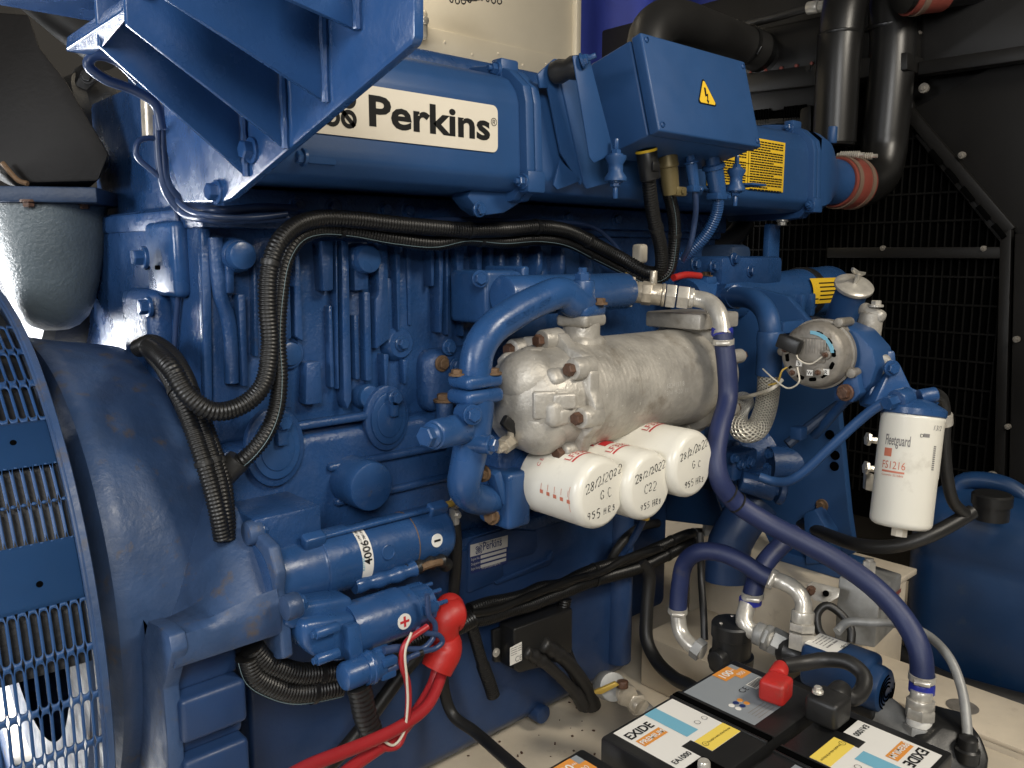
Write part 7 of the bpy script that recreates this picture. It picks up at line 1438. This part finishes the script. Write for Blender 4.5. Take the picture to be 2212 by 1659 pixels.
# ================================================================== BATTERIES
BZ = 0.42
def battery(cx, cy, flip, label):
    t_ = thing('battery', label, 'battery', (cx, cy, 0.22), 'black batteries in the tray'); s = -1 if flip else 1
    def bp(x, y, z): return V((cx + s * x, cy + s * y, z))
    B().box((cx, cy, 0.22 + 0.08), (0.345, 0.168, 0.16), bev=0.004).out('case', 'black_plastic', t_)
    B().box((cx, cy, BZ - 0.025), (0.353, 0.175, 0.046), bev=0.005).out('lid', 'black_plastic', t_)
    B().box(bp(0.002, 0, BZ - 0.0016), (0.012, 0.172, 0.005)).out('lid_groove', 'void_black', t_)
    for k in (-1, 1): B().box(bp(0.002 + k * 0.0095, 0, BZ - 0.003), (0.005, 0.174, 0.007), bev=0.0015).out('lid_ridge', 'black_plastic', t_)
    B().box(bp(0, -0.086, BZ - 0.03), (0.12, 0.012, 0.014), bev=0.003).out('handle_rest', 'black_plastic', t_)
    B().box(bp(-0.13, -0.062, BZ - 0.006), (0.05, 0.04, 0.012), bev=0.003).out('terminal_well', 'void_black', t_)
    def flat(pts, m, nm, z, par=None): 
        pp = [bp(x, y, BZ + z) for x, y in pts]
        return B().faces(pp, [tuple(range(len(pp)))]).out(nm, m, par or t_, recalc=False)
    W = [(-0.156, 0.080), (-0.012, 0.080), (-0.012, -0.045), (-0.090, -0.045), (-0.090, -0.010), (-0.116, -0.010), (-0.116, -0.042), (-0.156, -0.042)]
    W = [(-0.156, 0.080), (-0.156, -0.042), (-0.108, -0.042), (-0.108, -0.008), (-0.085, -0.008), (-0.085, -0.045), (-0.012, -0.045), (-0.012, 0.080)]
    wl_ = flat(W, 'label_white', 'white_label', -0.0015)
    flat([(-0.085, -0.045), (-0.012, -0.045), (-0.012, -0.014), (-0.085, -0.014)], 'label_lemon', 'yellow_band', -0.0009, wl_)
    flat([(-0.083, 0.0), (-0.055, 0.0), (-0.055, 0.080), (-0.083, 0.080)], 'print_skyblue', 'blue_stripe', -0.0009, wl_)
    U, Vv = V((s, 0, 0)), V((0, s, 0))
    lettering(wl_, 'EXIDE', bp(-0.150, 0.050, BZ - 0.0006), U, Vv, 0.022, 'print_black', 0.025, fit=0.055)
    flat([(-0.148, 0.026), (-0.094, 0.026), (-0.094, 0.044), (-0.148, 0.044)], 'print_orange', 'orange_band', -0.0009, wl_)
    lettering(wl_, 'PREMIUM', bp(-0.146, 0.030, BZ - 0.0003), U, Vv, 0.013, 'label_white', 0.02, fit=0.050)
    lettering(wl_, 'EA1000', bp(-0.150, -0.03, BZ - 0.0006), U, Vv, 0.013, 'print_black', 0.015, fit=0.038)
    lettering(wl_, 'Not suitable for vehicles with Start-Stop system', bp(-0.072, -0.031, BZ - 0.0003), U, Vv, 0.006, 'print_black', 0.0, fit=0.056)
    B().lathe(bp(-0.078, -0.029, BZ - 0.0003), Z1, [(0, 0.005), (0.0001, 0.0044)], 20, False, False).out('info_ring', 'print_black', wl_); lettering(wl_, 'i', bp(-0.0788, -0.0315, BZ - 0.0002), U, Vv, 0.007, 'print_black', 0.01)
    for k in range(2): B().lathe(bp(-0.04 + k * 0.018, 0.012, BZ - 0.0004), Z1, [(0, 0.005), (0.0001, 0.0043)], (8, 4)[k] * 2, False, False).out('symbol', 'print_black', wl_)
    G = [(0.022, 0.080), (0.022, -0.045), (0.090, -0.045), (0.090, -0.005), (0.112, -0.005), (0.112, 0.02), (0.156, 0.02), (0.156, 0.080)]
    G = [(0.018, 0.080), (0.018, -0.05), (0.105, -0.05), (0.105, -0.005), (0.156, -0.005), (0.156, 0.080)]
    gl_ = flat(G, 'label_grey', 'grey_label', -0.0015)
    flat([(0.098, 0.052), (0.143, 0.052), (0.143, 0.080), (0.098, 0.080)], 'print_orange', 'orange_field', -0.0009, gl_); flat([(0.125, 0.040), (0.156, 0.040), (0.156, 0.062), (0.125, 0.062)], 'print_orange', 'orange_field', -0.0010, gl_)
    lettering(gl_, '100', bp(0.104, 0.058, BZ - 0.0004), U, Vv, 0.02, 'label_white', 0.025, fit=0.028); lettering(gl_, 'Ah', bp(0.133, 0.064, BZ - 0.0004), U, Vv, 0.007, 'label_white', 0.01)
    lettering(gl_, '900', bp(0.130, 0.046, BZ - 0.0004), U, Vv, 0.012, 'label_white', 0.0, fit=0.018)
    lettering(gl_, 'CE', bp(0.085, 0.012, BZ - 0.0006), U, Vv, 0.016, 'print_black', 0.0, space=1.1)
    flat([(0.112, 0.004), (0.152, 0.004), (0.152, 0.024), (0.112, 0.024)], 'label_white', 'barcode_field', -0.0009, gl_)
    for k in range(9): flat([(0.115 + k * 0.004, 0.008), (0.117 + k * 0.004, 0.008), (0.117 + k * 0.004, 0.022), (0.115 + k * 0.004, 0.022)], 'print_black', 'barcode_bar', -0.0005, gl_)
    for k in range(6): B().lathe(bp(0.04 + (k % 3) * 0.012, 0.004 - (k // 3) * 0.012, BZ - 0.001), Z1, [(0, 0.005), (0.0004, 0.0045), (0.0004, 0)], 16).out('hazard_sign', ('label_white', 'print_navy', 'print_orange')[k % 3], gl_)
    for k in range(4): flat([(0.04, -0.025 - k * 0.006), (0.085, -0.025 - k * 0.006), (0.085, -0.0265 - k * 0.006), (0.04, -0.0265 - k * 0.006)], 'print_grey', 'small_print', -0.0007, gl_)
    B().lathe(bp(-0.13, -0.062, BZ - 0.004), Z1, [(0, 0.0095), (0.014, 0.0085), (0.016, 0.007), (0.016, 0)], 20).out('terminal_post', 'zinc', t_)
    return t_
battery(1.028, -0.705, False, 'battery nearest the blue pump with a red terminal cap, white label upright')
battery(1.020, -0.896, True, 'battery at the lower right whose white label is upside down')
battery(0.636, -0.705, False, 'battery cut by the lower edge, only an orange corner showing')
# red and black caps with the link cable
rcp = thing('red_terminal_cap', 'red rubber terminal cap on the nearest battery', 'terminal cap', P(1680, 1490, Z=0.43)); q = P(1676, 1487, Z=0.445)
B().box(q, (0.044, 0.042, 0.036), Matrix.Rotation(0.15, 3, 'Z'), bev=0.007, seg=3).out('cap', 'red_rubber', rcp); B().cyl(q + V((0.02, 0.01, 0.008)), q + V((0.05, 0.02, 0.012)), 0.0155, 0.013, n=20, bev=0.004).out('spout', 'red_rubber', rcp)
bcp = thing('black_terminal_cap', 'black rubber terminal cap on the upside down battery', 'terminal cap', P(1790, 1540, Z=0.43)); q2 = P(1789, 1518, Z=0.45)
B().box(q2 - Z1 * 0.008, (0.052, 0.052, 0.042), bev=0.008, seg=3).out('cap', 'black_rubber', bcp); B().cyl(q2 + V((0.02, 0.0, -0.004)), q2 + V((0.055, 0.005, 0.0)), 0.02, 0.017, n=20, bev=0.004).out('spout', 'black_rubber', bcp); bolt(bcp, q2 + V((-0.015, 0.01, 0.02)), Z1, 0.006, 0.008, 'zinc')
hose('link_cable', 'thick black link cable looping between the red and black battery caps', [q + V((0.05, 0.018, 0.013))] + dp_((1738, 1432, 1.36), (1785, 1425, 1.36), (1835, 1432, 1.34), (1866, 1460, 1.32), (1862, 1492, 1.3), (1838, 1508, 1.28)) + [q2 + V((0.05, 0.004, 0.0))], 0.0125, 'black_rubber', 'cable', n=20)
# drain cock with yellow lever by the sump corner
dk = thing('sump_drain_valve', 'brass drain valve with a yellow lever on the floor by the sump corner', 'valve', P(1340, 1500, d=1.85))
for (xa, ya, xb, yb, r, nn, m_) in ((1308, 1480, 1325, 1484, .03, 28, 'galvanised'), (1318, 1482, 1350, 1500, .018, 20, 'nickel'), (1338, 1488, 1356, 1504, .024, 8, 'nickel'), (1350, 1498, 1385, 1528, .018, 20, 'nickel'), (1368, 1512, 1380, 1524, .023, 6, 'nickel'), (1380, 1520, 1410, 1548, .016, 18, 'galvanised')): B().cyl(P(xa, ya, d=1.78), P(xb, yb, d=1.74), r, n=nn, bev=0.002).out('segment', m_, dk)
B().prism(dp_((1284, 1494, 1.72), (1330, 1474, 1.72), (1338, 1480, 1.72), (1300, 1500, 1.72), (1286, 1500, 1.72)), V((0.004, 0.006, 0)), bev=0.001).out('lever', 'brass_yellow', dk); B().cyl(P(1345, 1486, d=1.73), P(1345, 1470, d=1.73), 0.012, n=12, bev=0.002).out('stem', 'rust_bolt', dk)

# grit on the painted floor between sump and batteries
b = B()
for i in range(46):
    x, y = random.uniform(1010, 1290), random.uniform(1480, 1650)
    if y < 1480 + (1290 - x) * 0.55: continue
    q = P(x, y, Z=0.001); r = random.uniform(0.0015, 0.004); b.box(q + Z1 * r * 0.4, (r * random.uniform(1, 2.6), r, r * 0.7), Matrix.Rotation(random.random() * 6, 3, 'Z'))
o = b.out('grit', 'rust_bolt', kind='stuff'); o['label'] = 'dark crumbs scattered on the beige floor below the sump'; o['category'] = 'grit'
# repeats of one kind share a group
_n = {}
for o in bpy.data.objects:
    if o.parent is None and 'category' in o: _n.setdefault(o.name.split('.')[0], []).append(o)
for k, v in _n.items():
    if len(v) > 1:
        for o in v:
            if 'group' not in o: o['group'] = k.replace('_', ' ') + 's around the engine'
for o in bpy.data.objects:
    if '_o' in o: del o['_o']
